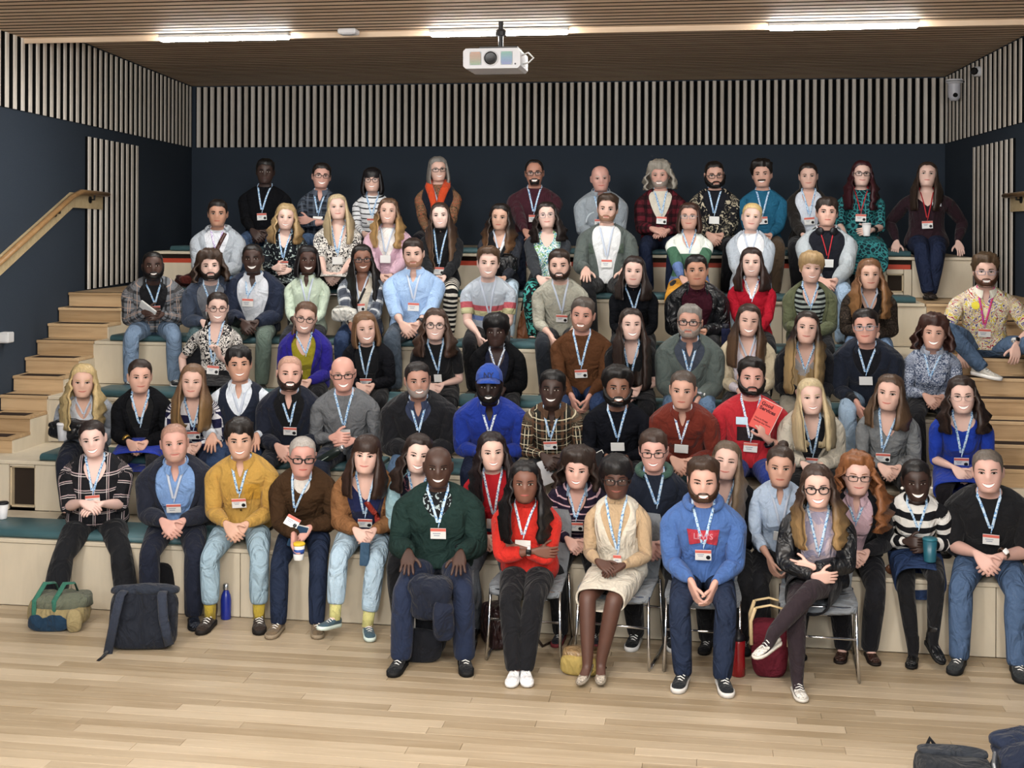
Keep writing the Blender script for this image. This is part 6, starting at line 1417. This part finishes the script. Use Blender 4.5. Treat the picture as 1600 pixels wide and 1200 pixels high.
for k in range(2):
    z1 = zc('G3', .24 - .055 * k); pts = [(.012, z1)] + [(.012 + .011 * cos(2 * pi * q / 10), z1 + .011 * sin(2 * pi * q / 10)) for q in range(10)]; decal('G3', 'button', pts, [(0, 1 + q, 1 + (q + 1) % 10) for q in range(10)], plain('17151a', .4), 1, .010)
for k in range(4):
    z1 = zc('F3', .50 - .085 * k); pts = [(.0, z1)] + [(.008 * cos(2 * pi * q / 8), z1 + .008 * sin(2 * pi * q / 8)) for q in range(8)]; decal('F3', 'button', pts, [(0, 1 + q, 1 + (q + 1) % 8) for q in range(8)], plain('4a3818', .4), 0, .008)
z1 = zc('F3', .40); pts, qs = grid_pts(4, 4, lambda u, v: (.085 + (u - .5) * .105, z1 + (v - .5) * .115)); decal('F3', 'chest_pocket', pts, qs, fabric('b08228'), 0, .007)
for s in (-1, 1):
    z1 = zc('E8', .42); pts, qs = grid_pts(4, 3, lambda u, v: (s * .085 + (u - .5) * .12, z1 + (v - .5) * .06 - .012 * (1 - abs(u - .5) * 2) * (v < .2))); decal('E8', 'pocket_flap', pts, qs, fabric('142c86'), 0, .009)
    z1 = zc('E11', .42); pts, qs = grid_pts(4, 3, lambda u, v: (s * .085 + (u - .5) * .11, z1 + (v - .5) * .045)); decal('E11', 'pocket_flap', pts, qs, fabric('622014'), 0, .009)
    z1 = zc('B8', .40); pts, qs = grid_pts(4, 3, lambda u, v: (s * .118 + (u - .5) * .075, z1 + (v - .5) * .085)); decal('B8', 'chest_pocket', pts, qs, fabric('465449'), 1, .008)
def strap(key, pts, mat, name, w=.018, li=-1):
    """a bag strap lying across the chest"""
    root, B = PEOPLE[key]; V0 = []; F0 = []
    for g in B.layers:
        a, b = bvh_of(g); k = len(V0); V0 += a; F0 += [tuple(i + k for i in q) for q in b]
    T = BVHTree.FromPolygons(V0, F0); vs = []; n = 12; S = B.S
    for k in range(n + 1):
        t = k / n; x = lin(pts[0][0], pts[1][0], t); z = lin(zc(key, pts[0][1]), zc(key, pts[1][1]), t); h = T.ray_cast(V((x * S, -1.2, z * S)), V((0, 1, 0)))[0]; y = (h.y if h else -.1) - .010
        d = V((pts[1][0] - pts[0][0], 0, pts[1][1] - pts[0][1])).normalized(); u = V((-d.z, 0, d.x)) * w
        vs += [V((x, 0, z)) * S + V((0, y, 0)) + u, V((x, 0, z)) * S + V((0, y, 0)) - u, V((x, 0, z)) * S + V((0, y + .006, 0)) - u, V((x, 0, z)) * S + V((0, y + .006, 0)) + u]
    fs = [(4 * k + q, 4 * k + (q + 1) % 4, 4 * k + 4 + (q + 1) % 4, 4 * k + 4 + q) for k in range(n) for q in range(4)]
    return obj(name, vs, fs, mat, root, True)
strap('F5', ((-.075, .585), (.09, .27)), leather('8e2a1e'), 'bag_strap'); strap('B1', ((.085, .58), (-.10, .16)), leather('4a2a24'), 'bag_strap')
strap('B6', ((.085, .58), (-.05, .30)), plain('d5d8dc'), 'bag_strap', .010); strap('C5', ((.08, .58), (-.09, .18)), plain('15161a'), 'bag_strap', .010)
# orange scarf, baseball cap, headphones, ear-rings, watches
root, B = PEOPLE['A4']; pts = []
for s in (-1, 1):
    mb = MB(); q = [(s * .03, .075, .62), (s * .085, .02, .628), (s * .085, -.06, .59), (s * .055, -.125, .52), (s * .030, -.150, .43), (s * .028, -.150, .34)]
    mb.tube([V((a, B.spine(c, b).y, B.spine(c, b).z)) * B.S for a, b, c in q], [.030, .036, .042, .040, .034, .026], 10, 0, True, .55); mb.build('scarf', fabric('c9421c'), root, True)
root, B = PEOPLE['E8']; vs = []; fs = []; n = 28; capm = fabric('2448a4')
for i in range(9):
    for j in range(n):
        a = 2 * pi * j / n; zh = .050 * max(0, cos(a)) + .012 * max(0, -cos(a)) + .020; z = lin(zh, .1159, sin(i / 8 * pi / 2) ** .9); p = head_s(a, z); d = (p - V((0, .008, .018))).normalized(); vs.append(p + d * (.010 + .010 * (i / 8)) + V((0, 0, .012 * (i / 8))))
for i in range(8):
    for j in range(n): fs.append((i * n + j, i * n + (j + 1) % n, (i + 1) * n + (j + 1) % n, (i + 1) * n + j))
fs.append(tuple(range(8 * n, 9 * n))); cap = obj('baseball_cap', vs, fs, capm, root, True, mw=B.HM)
vs = []; fs = []; m = 15
for k in range(m):
    a = radians(-62 + 124 * k / (m - 1)); zh = .050 * cos(a) + .020; b = head_s(a, zh); d = (b - V((0, .008, zh))).normalized(); b += d * .008; e = .078 * max(0, cos(a * 1.42)) ** .6
    o = V((b.x * (1 + .08 * e / .078), b.y - e, zh - .022 * (e / .078) - .014 * (abs(a) / 1.08) ** 2)); vs += [b + V((0, 0, .004)), o + V((0, 0, .003)), o - V((0, 0, .003)), b - V((0, 0, .004))]
for k in range(m - 1):
    for q in range(4): fs.append((4 * k + q, 4 * k + (q + 1) % 4, 4 * k + 4 + (q + 1) % 4, 4 * k + 4 + q))
obj('peak', vs, fs, capm, cap, True)
p, f = text_mesh('NY', .045, .001)
def capy(x, z): q = head_s(atan2(x, .095), z); return q.y - .0215
obj('lettering', [V((x, capy(x, z + .082), z + .086)) for x, z in p], f, plain('14204a'), cap)
root, B = PEOPLE['B11']; mb = MB(); mb.tube([V((x, B.spine(z, y).y, B.spine(z, y).z)) * B.S for x, y, z in ((-.075, -.045, .60), (-.092, .03, .635), (0, .095, .645), (.092, .03, .635), (.075, -.045, .60))], .010, 8)
for s in (-1, 1): q = B.spine(.592, -.065); mb.lathe([(.034, -.014), (.038, 0), (.034, .014)], V((s * .062, q.y, q.z)) * B.S, 14, 1, Matrix.Rotation(s * .5, 3, 'Z') @ Matrix.Rotation(pi / 2, 3, 'X'))
mb.build('headphones', [plain('b9bcc2', .3), plain('1a1b20', .4)], root, True)
wht, blk = plain('dcdcdc', .4), plain('0f1013', .3)
bracelet('G2', 1, wht, blk); bracelet('C14', 0, plain('c9c9c7', .4), blk); bracelet('C14', 1, blk); bracelet('F14', 0, leather('3a2a1e'), wht); bracelet('E12', 0, blk, blk); bracelet('G1', 0, blk); bracelet('C6', 0, blk, blk); bracelet('D8', 0, plain('8a8f98', .3, .5, .8), wht); bracelet('A11', 0, blk, blk); bracelet('E2', 1, plain('b08a3c', .3, .5, .8), None, 'bracelet')
for k in ('F13', 'G2', 'C5'):
    root, B = PEOPLE[k]
    for s in (-1, 1): mb = MB(); mb.lathe([(.001, -.010), (.009, -.004), (.010, .004), (.001, .011)], (s * .080, .002, -.045), 10); mb.build('earring', plain('e0dcd4', .25, .6), root, True, mw=B.HM)
# ------------------------------------------------------------------ chairs
chrome = plain('d4d6da', .18, .6, 1.0); shell = fabric('767c82')
CHL = {'G1': 'grey chair mostly hidden by the man in the green sweater', 'G2': 'grey chair with chrome legs under the woman in red-orange', 'G3': 'grey chair with chrome legs under the woman in the cream dress', 'G4': 'grey chair with chrome legs under the man in the blue hoodie', 'G5': 'grey chair with chrome legs under the woman with crossed legs'}
def chair(key):
    root, B = PEOPLE[key]; r = empty('chair', (root.location.x, root.location.y, 0), root.rotation_euler[2]); tag(r, CHL[key], 'chair', 'grey chairs with chrome legs')
    vs = []; fs = []; nx, ny = 10, 8
    for s in (0, -.022):
        for k in range(ny + 1):
            y = lin(-.23, .21, k / ny); w = .232 * (1 - .10 * (k / ny)) * (1 - .25 * max(0, (.08 - k / ny)) / .08 * .3)
            for i in range(nx + 1):
                u = 2 * i / nx - 1; z = .442 + .020 * abs(u) ** 2.5 - .035 * max(0, 1 - k / ny * 3.5) ** 2 - .008 * (k / ny); vs.append(V((u * w, y, z + s)))
    N = (nx + 1) * (ny + 1)
    for k in range(ny):
        for i in range(nx):
            q = (k * (nx + 1) + i, k * (nx + 1) + i + 1, (k + 1) * (nx + 1) + i + 1, (k + 1) * (nx + 1) + i); fs += [q, tuple(x + N for x in q[::-1])]
    rim = [i for i in range(nx + 1)] + [k * (nx + 1) + nx for k in range(1, ny + 1)] + [ny * (nx + 1) + i for i in range(nx - 1, -1, -1)] + [k * (nx + 1) for k in range(ny - 1, 0, -1)]
    fs += [(rim[i], rim[i - 1], rim[i - 1] + N, rim[i] + N) for i in range(len(rim))]; obj('seat', vs, fs, shell, r, True)
    vs = []; fs = []; ny = 8
    for s in (0, .020):
        for k in range(ny + 1):
            t = k / ny; z = lin(.43, .835, t); w = .205 + .025 * sin(t * pi * .8); w *= 1 if t < .9 else .93
            for i in range(nx + 1): u = 2 * i / nx - 1; vs.append(V((u * w, .205 + .065 * t + .03 * (1 - t) ** 3 * -1 - .035 * abs(u) ** 2 + s, z)))
    N = (nx + 1) * (ny + 1)
    for k in range(ny):
        for i in range(nx):
            q = (k * (nx + 1) + i, k * (nx + 1) + i + 1, (k + 1) * (nx + 1) + i + 1, (k + 1) * (nx + 1) + i); fs += [q, tuple(x + N for x in q[::-1])]
    rim = [i for i in range(nx + 1)] + [k * (nx + 1) + nx for k in range(1, ny + 1)] + [ny * (nx + 1) + i for i in range(nx - 1, -1, -1)] + [k * (nx + 1) for k in range(ny - 1, 0, -1)]
    fs += [(rim[i], rim[i - 1], rim[i - 1] + N, rim[i] + N) for i in range(len(rim))]; obj('backrest', vs, fs, shell, r, True)
    for sx in (-1, 1):
        for yy, lean in ((-.20, -.05), (.20, .05)):
            mb = MB(); mb.tube([(sx * .215, yy, .435), (sx * .222, yy + lean * .5, .20), (sx * .232, yy + lean, .012)], .0100, 8); mb.build('leg', chrome, r, True)
        mb = MB(); mb.tube([(sx * .232, -.25, .012), (sx * .235, 0, .011), (sx * .232, .25, .012)], .0100, 8); mb.build('runner', chrome, r, True)
    for yy in (-.222, .222): mb = MB(); mb.tube([(-.219, yy, .25), (.219, yy, .25)], .008, 8); mb.build('cross_bar', chrome, r, True)
    mb = MB(); mb.tube([(-.215, -.20, .425), (.215, -.20, .425)], .008, 8); mb.tube([(-.215, .20, .415), (.215, .20, .415)], .008, 8); mb.build('seat_rail', chrome, r, True)
for k in CHL: chair(k)
# ------------------------------------------------------------------ bags and bottles
def softbox(w, d, h, ex=3.2, nz=.02, sc=5, nu=26, nv=14, seed=0, taper=0.0, floor=True):
    """a slack fabric body standing on its base"""
    vs = []; fs = []; sv = V((seed * 3.7, seed, 1))
    for i in range(nv + 1):
        ph = -pi / 2 + pi * i / nv; cz, sz = sup(cos(ph), ex), sup(sin(ph), ex)
        for j in range(nu):
            a = 2 * pi * j / nu; k = 1 - taper * (sz * .5 + .5); p = V((w / 2 * cz * sup(cos(a), ex) * k, d / 2 * cz * sup(sin(a), ex) * k, h / 2 * sz + h / 2))
            n = noise.noise(p * sc + sv); m = noise.noise(p * sc * 2.7 + sv); q = p + (p - V((0, 0, h / 2))).normalized() * nz * (n + .6 * m) * min(1, p.z / (h * .3) + .15)
            if floor: q.z = max(q.z, .001)
            vs.append(q)
    for i in range(nv):
        for j in range(nu): fs.append((i * nu + j, i * nu + (j + 1) % nu, (i + 1) * nu + (j + 1) % nu, (i + 1) * nu + j))
    return vs, fs
def soft(name, parent, dims, mat, loc=(0, 0, 0), rz=0, rx=0, **k):
    v, f = softbox(*dims, **k); M_ = Matrix.Translation(loc) @ Matrix.Rotation(rz, 4, 'Z') @ Matrix.Rotation(rx, 4, 'X'); return obj(name, [M_ @ p for p in v], f, mat, parent, True)
def strapt(name, parent, pts, mat, w=.022, fl=.22, up=None): mb = MB(); mb.tube(pts, w, 8, 0, True, fl, up); return mb.build(name, mat, parent, True)
def onfloor(name, px, py, label, cat, rz=0, group=None, Z=0.0):
    p = atZ(px, py, Z); r = empty(name, (p.x, p.y, Z), rz); return tag(r, label, cat, group)
r = onfloor('holdall', 92, 978, 'khaki, grey-green and navy holdall with green handles at the plaid-shirted woman\'s feet', 'bag', .12)
soft('body', r, (.38, .24, .20), fabric('8f8058', .85, .9), seed=1, nz=.03); soft('flap', r, (.36, .26, .12), fabric('5f6454', .85, .9), (.03, .01, .115), seed=2, nz=.045)
soft('base_panel', r, (.27, .05, .12), fabric('17324a', .85, .9), (-.02, -.112, .0), .0, seed=3, nz=.015); soft('side_flap', r, (.09, .05, .15), fabric('93845c'), (.15, -.12, .0), .35, seed=4)
for x in (-.07, .06): strapt('handle', r, [(x - .05, -.12, .06), (x - .045, -.125, .20), (x, -.06, .30), (x + .045, .0, .29), (x + .05, .06, .20)], fabric('2f6a58'), .017)
r = onfloor('tote_backpack', 222, 1014, 'dark navy roll-top backpack with two wide straps leaning on the floor', 'bag', .18)
v, f = softbox(.42, .13, .36, ex=5, nz=.012, seed=5, taper=-.02); Mx = Matrix.Rotation(-.25, 4, 'X'); obj('body', [Mx @ p for p in v], f, fabric('191e29', .8, .9), r, True)
soft('top_flap', r, (.43, .14, .07), fabric('262d3a', .8, .9), (0, .09, .31), 0, -.25, seed=6, floor=False)
for s in (-1, 1): strapt('shoulder_strap', r, [(s * .12, .06, .36), (s * .13, -.03, .345), (s * .15, -.075, .22), (s * .19, -.085, .05 if s > 0 else .0)], fabric('2c3342'), .030, .25, (1, 0, 0))
strapt('strap_end', r, [(-.19, -.085, .02), (-.20, -.15, .006), (-.21, -.22, .004)], fabric('14161c'), .012)
r = onfloor('rucksack', 240, 962, 'black rucksack standing behind the navy roll-top bag', 'bag', -.1); soft('body', r, (.26, .20, .36), fabric('101116'), (0, .10, 0), seed=7, nz=.02); soft('front_pocket', r, (.20, .07, .20), fabric('15171d'), (0, -.01, .0), seed=8); strapt('handle', r, [(-.04, .10, .35), (0, .10, .40), (.04, .10, .35)], fabric('0d0e12'), .012)
def bottle(name, px, py, label, prof, mat, capm_, Z=0.0, lean=None, cap=None):
    r = onfloor(name, px, py, label, 'bottle', 0, None, Z); mb = MB(); mb.lathe(prof, (0, 0, 0), 18); mb.build('body', mat, r, True); mb = MB(); mb.lathe(cap, (0, 0, 0), 16); mb.build('cap', capm_, r, True); return r
bottle('water_bottle', 353, 967, 'glossy blue bottle with a steel cap between the yellow-shirted man\'s feet', [(.030, 0), (.035, .006), (.036, .13), (.030, .165), (.018, .19), (.017, .20)], plain('1c2f9c', .25, .6), plain('c9ccd2', .25, .5, .9), 0, None, [(.019, .198), (.020, .202), (.020, .235), (.016, .24)])
r = onfloor('gift_bag', 356, 962, 'magenta paper bag behind the blue bottle', 'bag', .05); r.location.y += .10; mb = MB(); mb.box((0, 0, .10), (.155, .07, .20), bev=.004); mb.build('body', plain('8a2f86', .6), r); mb = MB(); mb.tube([(-.04, -.036, .19), (0, -.04, .235), (.04, -.036, .19)], .003, 6); mb.build('handle', plain('8a2f86'), r)
bottle('flask', 1153, 1055, 'red vacuum flask with a black lid beside a chair leg', [(.040, 0), (.044, .006), (.042, .10), (.040, .12), (.043, .20), (.040, .215)], plain('8f1018', .25, .6), plain('14141a', .4), 0, None, [(.043, .213), (.044, .222), (.036, .245), (.020, .25), (.014, .275)])
r = onfloor('tote_bag', 1202, 1055, 'burgundy felt tote with pale wooden handles', 'bag', .0); v, f = softbox(.20, .15, .33, ex=4.5, nz=.004, seed=9, taper=-.20); obj('body', v, f, knit('5a1a26'), r, True)
for y in (-.075, .075):
    for s in (-1, 1): strapt('handle_upright', r, [(s * .108, y, .20), (s * .112, y, .34), (s * .085, y, .42)], wood('d9c39a', 'b89d6a', 2, 1, .5, 0), .011, .6)
    strapt('handle', r, [(-.085, y, .42), (0, y, .44), (.085, y, .42)], wood('d9c39a', 'b89d6a', 0, 1, .5, 0), .011, .6)
r = onfloor('clutch_bag', 908, 1053, 'gold and tan clutch bag lying at the cream-dressed woman\'s feet', 'bag', .0); soft('body', r, (.24, .12, .13), blotch('a08a4a', 'c2b070', 30, .5, .5), (0, 0, 0), 0, .1, seed=10, nz=.012); soft('flap', r, (.25, .13, .07), leather('8a6f4a'), (.01, .02, .085), 0, .1, seed=11, nz=.010); strapt('strap', r, [(.11, -.03, .11), (.15, -.02, .05), (.13, .05, .012), (.02, .10, .010)], leather('3a2a1c'), .007)
r = onfloor('handbag', 771, 1018, 'dark maroon leather bag on the floor behind a chair leg', 'bag', .5); r.location.y += .12; soft('body', r, (.15, .26, .26), leather('2c1416'), (0, .0, 0), 0, 0, ex=6, seed=12, nz=.006); strapt('strap', r, [(.05, -.10, .25), (.16, -.16, .14), (.26, -.14, .01), (.40, -.05, .010)], leather('2a1c14'), .010)
# green-sweatered man's rucksack and jacket between his knees
r = onfloor('rucksack', 656, 1030, 'black rucksack standing between the green-sweatered man\'s shoes', 'bag', .05); soft('body', r, (.34, .24, .40), fabric('0f1117'), (0, .08, 0), seed=13, nz=.03, taper=.15); soft('front_pocket', r, (.27, .07, .20), fabric('14161d'), (.01, -.05, .0), seed=14, nz=.015)
for s in (-1, 1): strapt('shoulder_strap', r, [(s * .10, .06, .40), (s * .13, -.03, .30), (s * .125, -.04, .12)], fabric('1a1d25'), .022)
mb = MB(); mb.box((-.035, -.045, .235), (.030, .006, .065), rz=.1); mb.build('tag', plain('d9d9d6'), r)
p = loc_w('G1', (-.005, -.50, .0)); r = empty('jacket', (p.x, p.y, .30)); tag(r, 'dark navy jacket bundled on the rucksack between the man\'s knees', 'jacket'); soft('body', r, (.26, .20, .27), fabric('161d2e', .8, 1.0), (0, 0, 0), seed=15, nz=.045, floor=False); soft('sleeve', r, (.13, .10, .24), fabric('182034', .8, 1.0), (.09, -.05, -.10), .2, .1, seed=16, nz=.03, floor=False)
# bottom right corner
r = onfloor('rucksack', 1484, 1236, 'charcoal rucksack lying in the bottom right corner of the floor', 'bag', -.06); soft('body', r, (.36, .26, .17), fabric('20242a', .8, .9), (.02, 0, 0), seed=17, nz=.02, ex=4); soft('top_panel', r, (.33, .10, .04), fabric('2b3038', .8, .9), (.02, .06, .145), seed=18, nz=.01); strapt('handle', r, [(-.10, .10, .15), (-.08, .11, .20), (-.05, .10, .16)], fabric('121418'), .012); mb = MB(); mb.tube([(.20, -.12, .10), (.19, -.05, .165), (.21, .05, .18)], .010, 6); mb.build('zip', plain('8a8f96', .3, .5, .7), r)
r = onfloor('jacket', 1598, 1226, 'dark navy jacket thrown down beside the charcoal rucksack', 'jacket', .1); soft('body', r, (.34, .30, .20), fabric('1a2338', .8, 1.0), (0, 0, 0), seed=19, nz=.06); soft('collar', r, (.26, .18, .07), fabric('1f2940', .8, 1.0), (.0, .05, .15), .4, .2, seed=20, nz=.03)
# things on the tiers
def cup(name, p, label, body, lid, h=.11, r0=.030, r1=.041, band=None, lidh=.012):
    e = empty(name, p); tag(e, label, 'cup'); mb = MB(); mb.lathe([(r0, 0), (r0 + .001, .003), (r1, h)], (0, 0, 0), 18); mb.build('body', body, e, True)
    mb = MB(); mb.lathe([(r1 + .002, h - .004), (r1 + .003, h + .004), (r1 - .004, h + lidh), (r1 - .012, h + lidh + .002)], (0, 0, 0), 18); mb.build('lid', lid, e, True)
    if band: mb = MB(); mb.lathe([(lin(r0, r1, .42) + .001, h * .42), (lin(r0, r1, .72) + .001, h * .72)], (0, 0, 0), 18); mb.build('band', band, e, True)
    return e
p = atY(4, 820, T_Y[0] + .32); p.z = T_Z[0] + .0545; cup('coffee_cup', p, 'white cup with a black lid on the lowest tier at the left edge', plain('d6d8da', .5), plain('15161a', .4))
def held(key, i, px, py, dy=0.0): w = hand_w(key, i)[0]; q = atY(px, py, w.y + dy); return q
p = held('E1', 0, 98, 688, -.13); cup('coffee_cup', p, 'pale grey travel cup held by the long-haired blonde woman in grey', plain('a9abb0', .4), plain('d3d3d6', .4), .12, .032, .043)
p = held('A11', 0, 1354, 369, -.04); cup('coffee_cup', p, 'white paper cup held by the woman in the teal dress', plain('d8d8d8', .5), plain('c9c9cb', .5))
p = held('F13', 0, 1453, 877, -.05); cup('travel_mug', p, 'teal travel mug held by the woman in stripes', plain('1d5a6c', .35, .5), plain('27697a', .35), .135, .036, .043)
p = hand_w('F4', 1, .10, .035)[0] + V((0, -.01, -.075)); cup('coffee_cup', p, 'white cup with a yellow lid and blue band held by the brown-sweatered man', plain('dfe0e0', .5), plain('d9b423', .5), .10, .031, .041, plain('2c4fa0', .5))
def slab(name, p, dims, mat, label, cat, rot, mat2=None):
    e = empty(name, p); tag(e, label, cat); mb = MB(); mb.box((0, 0, 0), dims, 0, 0, .003, mat=None)
    o = mb.build('cover' if mat2 else 'body', mat, e, mw=rot.to_4x4())
    if mat2: mb = MB(); mb.box((.004, 0, .004), (dims[0] * .97, dims[1] * .7, dims[2] * .98)); mb.box((dims[0] * .5 - .002, 0, 0), (.006, dims[1] * .72, dims[2] * .96)); mb.build('pages', mat2, e, mw=rot.to_4x4())
    return e
Rz, Ry, Rx = (lambda a: Matrix.Rotation(a, 3, 'Z')), (lambda a: Matrix.Rotation(a, 3, 'Y')), (lambda a: Matrix.Rotation(a, 3, 'X'))
p = held('F4', 0, 465, 838, -.04); slab('notebook', p, (.10, .022, .15), plain('1f3f5e', .5), 'dark blue notebook held upright by the brown-sweatered man', 'book', Ry(.35) @ Rz(.5), plain('e2e0da'))
p = hand_w('C1', 1, .09, .03)[0] + V((-.04, -.03, .03)); slab('booklet', p, (.17, .016, .085), plain('d3d5d6', .5), 'white booklet held by the man in the grey plaid shirt', 'book', Ry(.62) @ Rx(.6), plain('c4c4c0'))
p = held('E9', 0, 853, 738, -.04); slab('booklet', p, (.10, .014, .17), plain('c9cdd2', .5), 'pale booklet held by the man in the brown plaid shirt', 'book', Ry(-.30) @ Rz(.7), plain('b9b9b6'))
p = held('E10', 0, 938, 726, -.03); slab('notebook', p, (.11, .016, .17), plain('17181d', .5), 'black notebook held by the man with the afro', 'book', Ry(-.45) @ Rz(.5), plain('d8d8d4'))
p = held('C3', 0, 370, 505, -.04); slab('phone', p, (.07, .010, .14), plain('0f1013', .2), 'black phone held by the man in the navy bomber jacket', 'phone', Ry(.6) @ Rx(.7))
p = held('E12', 0, 1196, 651, -.035); R_ = Ry(.45) @ Rz(0); e = slab('booklet', p, (.155, .012, .215), plain('e0564e', .55), 'coral red booklet with a dark title held up by the bearded man in red', 'book', R_, plain('d8d0c8'))
ink = plain('5a1a20', .7)
for s, sz, z, bd in (('Good', .036, .078, .0014), ('Services', .036, .045, .0014), ('How to Design', .016, -.030, .0004), ('Services that Work', .016, -.050, .0004)): flat_text(s, sz, ink, e, 'lettering', R_ @ V((-.065, -.0075, z)), R_, bd, 1)
p = held('E6', 0, 515, 712, -.15); e = empty('water_bottle', p); tag(e, 'dark green bottle with a steel cap held by the man in the grey sweater', 'bottle'); Mb = (Ry(1.02) @ Rx(.1)); mb = MB(); mb.lathe([(.030, -.14), (.034, -.13), (.034, .05), (.026, .085), (.020, .10)], (0, 0, 0), 16, 0, Mb); mb.build('body', plain('16211f', .3, .5), e, True); mb = MB(); mb.lathe([(.021, .098), (.022, .102), (.022, .125), (.018, .13)], (0, 0, 0), 14, 0, Mb); mb.build('cap', plain('b9bcc0', .25, .5, .8), e, True)
mb = MB(); mb.box(Mb @ V((0, -.034, -.04)), (.004, .002, .09), mat=Mb); mb.build('marking', plain('9fb0a8'), e)
p = held('F5', 1, 570, 866, -.05); slab('spectacle_case', p, (.062, .022, .15), cells('34506a', 'd5dbe0', 45, .12), 'floral spectacle case hanging from the hand of the woman in the tan cardigan', 'case', Ry(.04))
def lapbag(name, key, pos, dims, mat, label, seed, hm=None):
    q = loc_w(key, pos); e = empty(name, q); tag(e, label, 'bag'); soft('body', e, dims, mat, (0, 0, 0), seed=seed, nz=.025, floor=False); soft('flap', e, (dims[0] * .96, dims[1] * 1.08, dims[2] * .4), mat, (0, 0, dims[2] * .58), seed=seed + 1, nz=.012, floor=False)
    strapt('strap', e, [(-dims[0] * .4, 0, dims[2] * .9), (-dims[0] * .2, -.03, dims[2] * 1.12), (dims[0] * .15, -.02, dims[2] * 1.1), (dims[0] * .4, 0, dims[2] * .85)], hm or mat, .010); return e
lapbag('handbag', 'E1', (-.10, -.33, .17), (.34, .16, .14), leather('121317'), 'large black leather bag on the lap of the blonde woman in grey', 21)
lapbag('handbag', 'C5', (-.13, -.34, .18), (.22, .10, .12), leather('c9c8c0'), 'off-white handbag on the lap of the woman with long braids', 23)
lapbag('handbag', 'B6', (.10, -.24, .19), (.17, .08, .16), leather('121316'), 'small glossy black bag on the lap of the woman in the dark denim jacket', 25)
p = atY(823, 545, T_Y[4] - .10); e = empty('tote_bag', p); tag(e, 'tan leather tote leaning beside the leg of the woman in pale jeans', 'bag'); soft('body', e, (.20, .08, .36), leather('7a4524'), seed=27, nz=.012, ex=4, taper=.4); strapt('strap', e, [(-.05, 0, .34), (-.03, -.01, .46), (.02, 0, .47), (.05, 0, .34)], leather('20140e'), .007)
p = atY(312, 612, T_Y[2] + .32); e = empty('rucksack', (p.x, p.y, T_Z[2] + .055)); tag(e, 'black rucksack by the knee of the long-haired bearded man', 'bag'); soft('body', e, (.26, .20, .36), fabric('14161b'), seed=28, nz=.025); soft('front_pocket', e, (.20, .07, .18), fabric('191c22'), (0, -.11, .01), seed=29); strapt('handle', e, [(-.04, 0, .35), (0, 0, .41), (.04, 0, .35)], fabric('0f1014'), .010)
p = atY(292, 432, T_Y[4] + .16); e = empty('scarf', (p.x, p.y, T_Z[4] + .055)); tag(e, 'crumpled dark red scarf on the fifth tier beside the man in the pale hoodie', 'scarf'); soft('body', e, (.26, .18, .12), fabric('3c1714', .8, 1.0), seed=30, nz=.06); soft('fold', e, (.20, .08, .09), fabric('5a211a', .8, 1.0), (.06, -.06, .03), .5, seed=31, nz=.04)
p = atY(1134, 538, T_Y[3] + .12); bottle('water_bottle', 1134, 545, 'dark patterned bottle beside the woman in the red sweater', [(.034, 0), (.036, .006), (.036, .15), (.030, .17)], cells('141a3a', 'c9cdd6', 60, .05), plain('1a1c28', .4), T_Z[3] + .055, None, [(.031, .168), (.032, .172), (.030, .20), (.02, .205)])
p = atY(1400, 893, T_Y[0] + .10); e = empty('sunglasses', (p.x, p.y, T_Z[0] + .002)); tag(e, 'tortoiseshell sunglasses lying on the lowest tier', 'sunglasses'); mb = MB()
for s in (-1, 1): mb.lathe([(.030, 0), (.032, .004), (.030, .010)], (s * .034, 0, .028), 14, 0, Rx(pi / 2)); mb.tube([(s * .066, 0, .035), (s * .068, .06, .02), (s * .06, .12, .004)], .005, 6)
mb.tube([(-.008, 0, .034), (.008, 0, .034)], .004, 6); mb.build('frame', leather('5a3216'), e, True)
p = atY(1388, 898, T_Y[0] + .16); e = empty('paper_pad', (p.x, p.y, T_Z[0] + .002)); tag(e, 'white pad of paper lying behind the sunglasses on the lowest tier', 'paper'); mb = MB(); mb.box((0, .02, .006), (.20, .14, .012), bev=.002); mb.build('sheets', plain('d3d3cf', .6), e); mb = MB(); mb.box((0, .02, -.0005), (.202, .142, .001)); mb.build('backing', plain('b5b0a4'), e)
p = onL(3, 527); e = empty('junction_box', p + V((.04, 0, 0))); tag(e, 'small white box at the left edge below the handrail', 'box'); mb = MB(); mb.box((0, 0, 0), (.09, .10, .09), bev=.008); mb.build('case', plain('c9cacb', .5), e); mb = MB(); mb.box((0, -.052, 0), (.06, .006, .06)); mb.build('cover', plain('dcdcdc', .5), e)
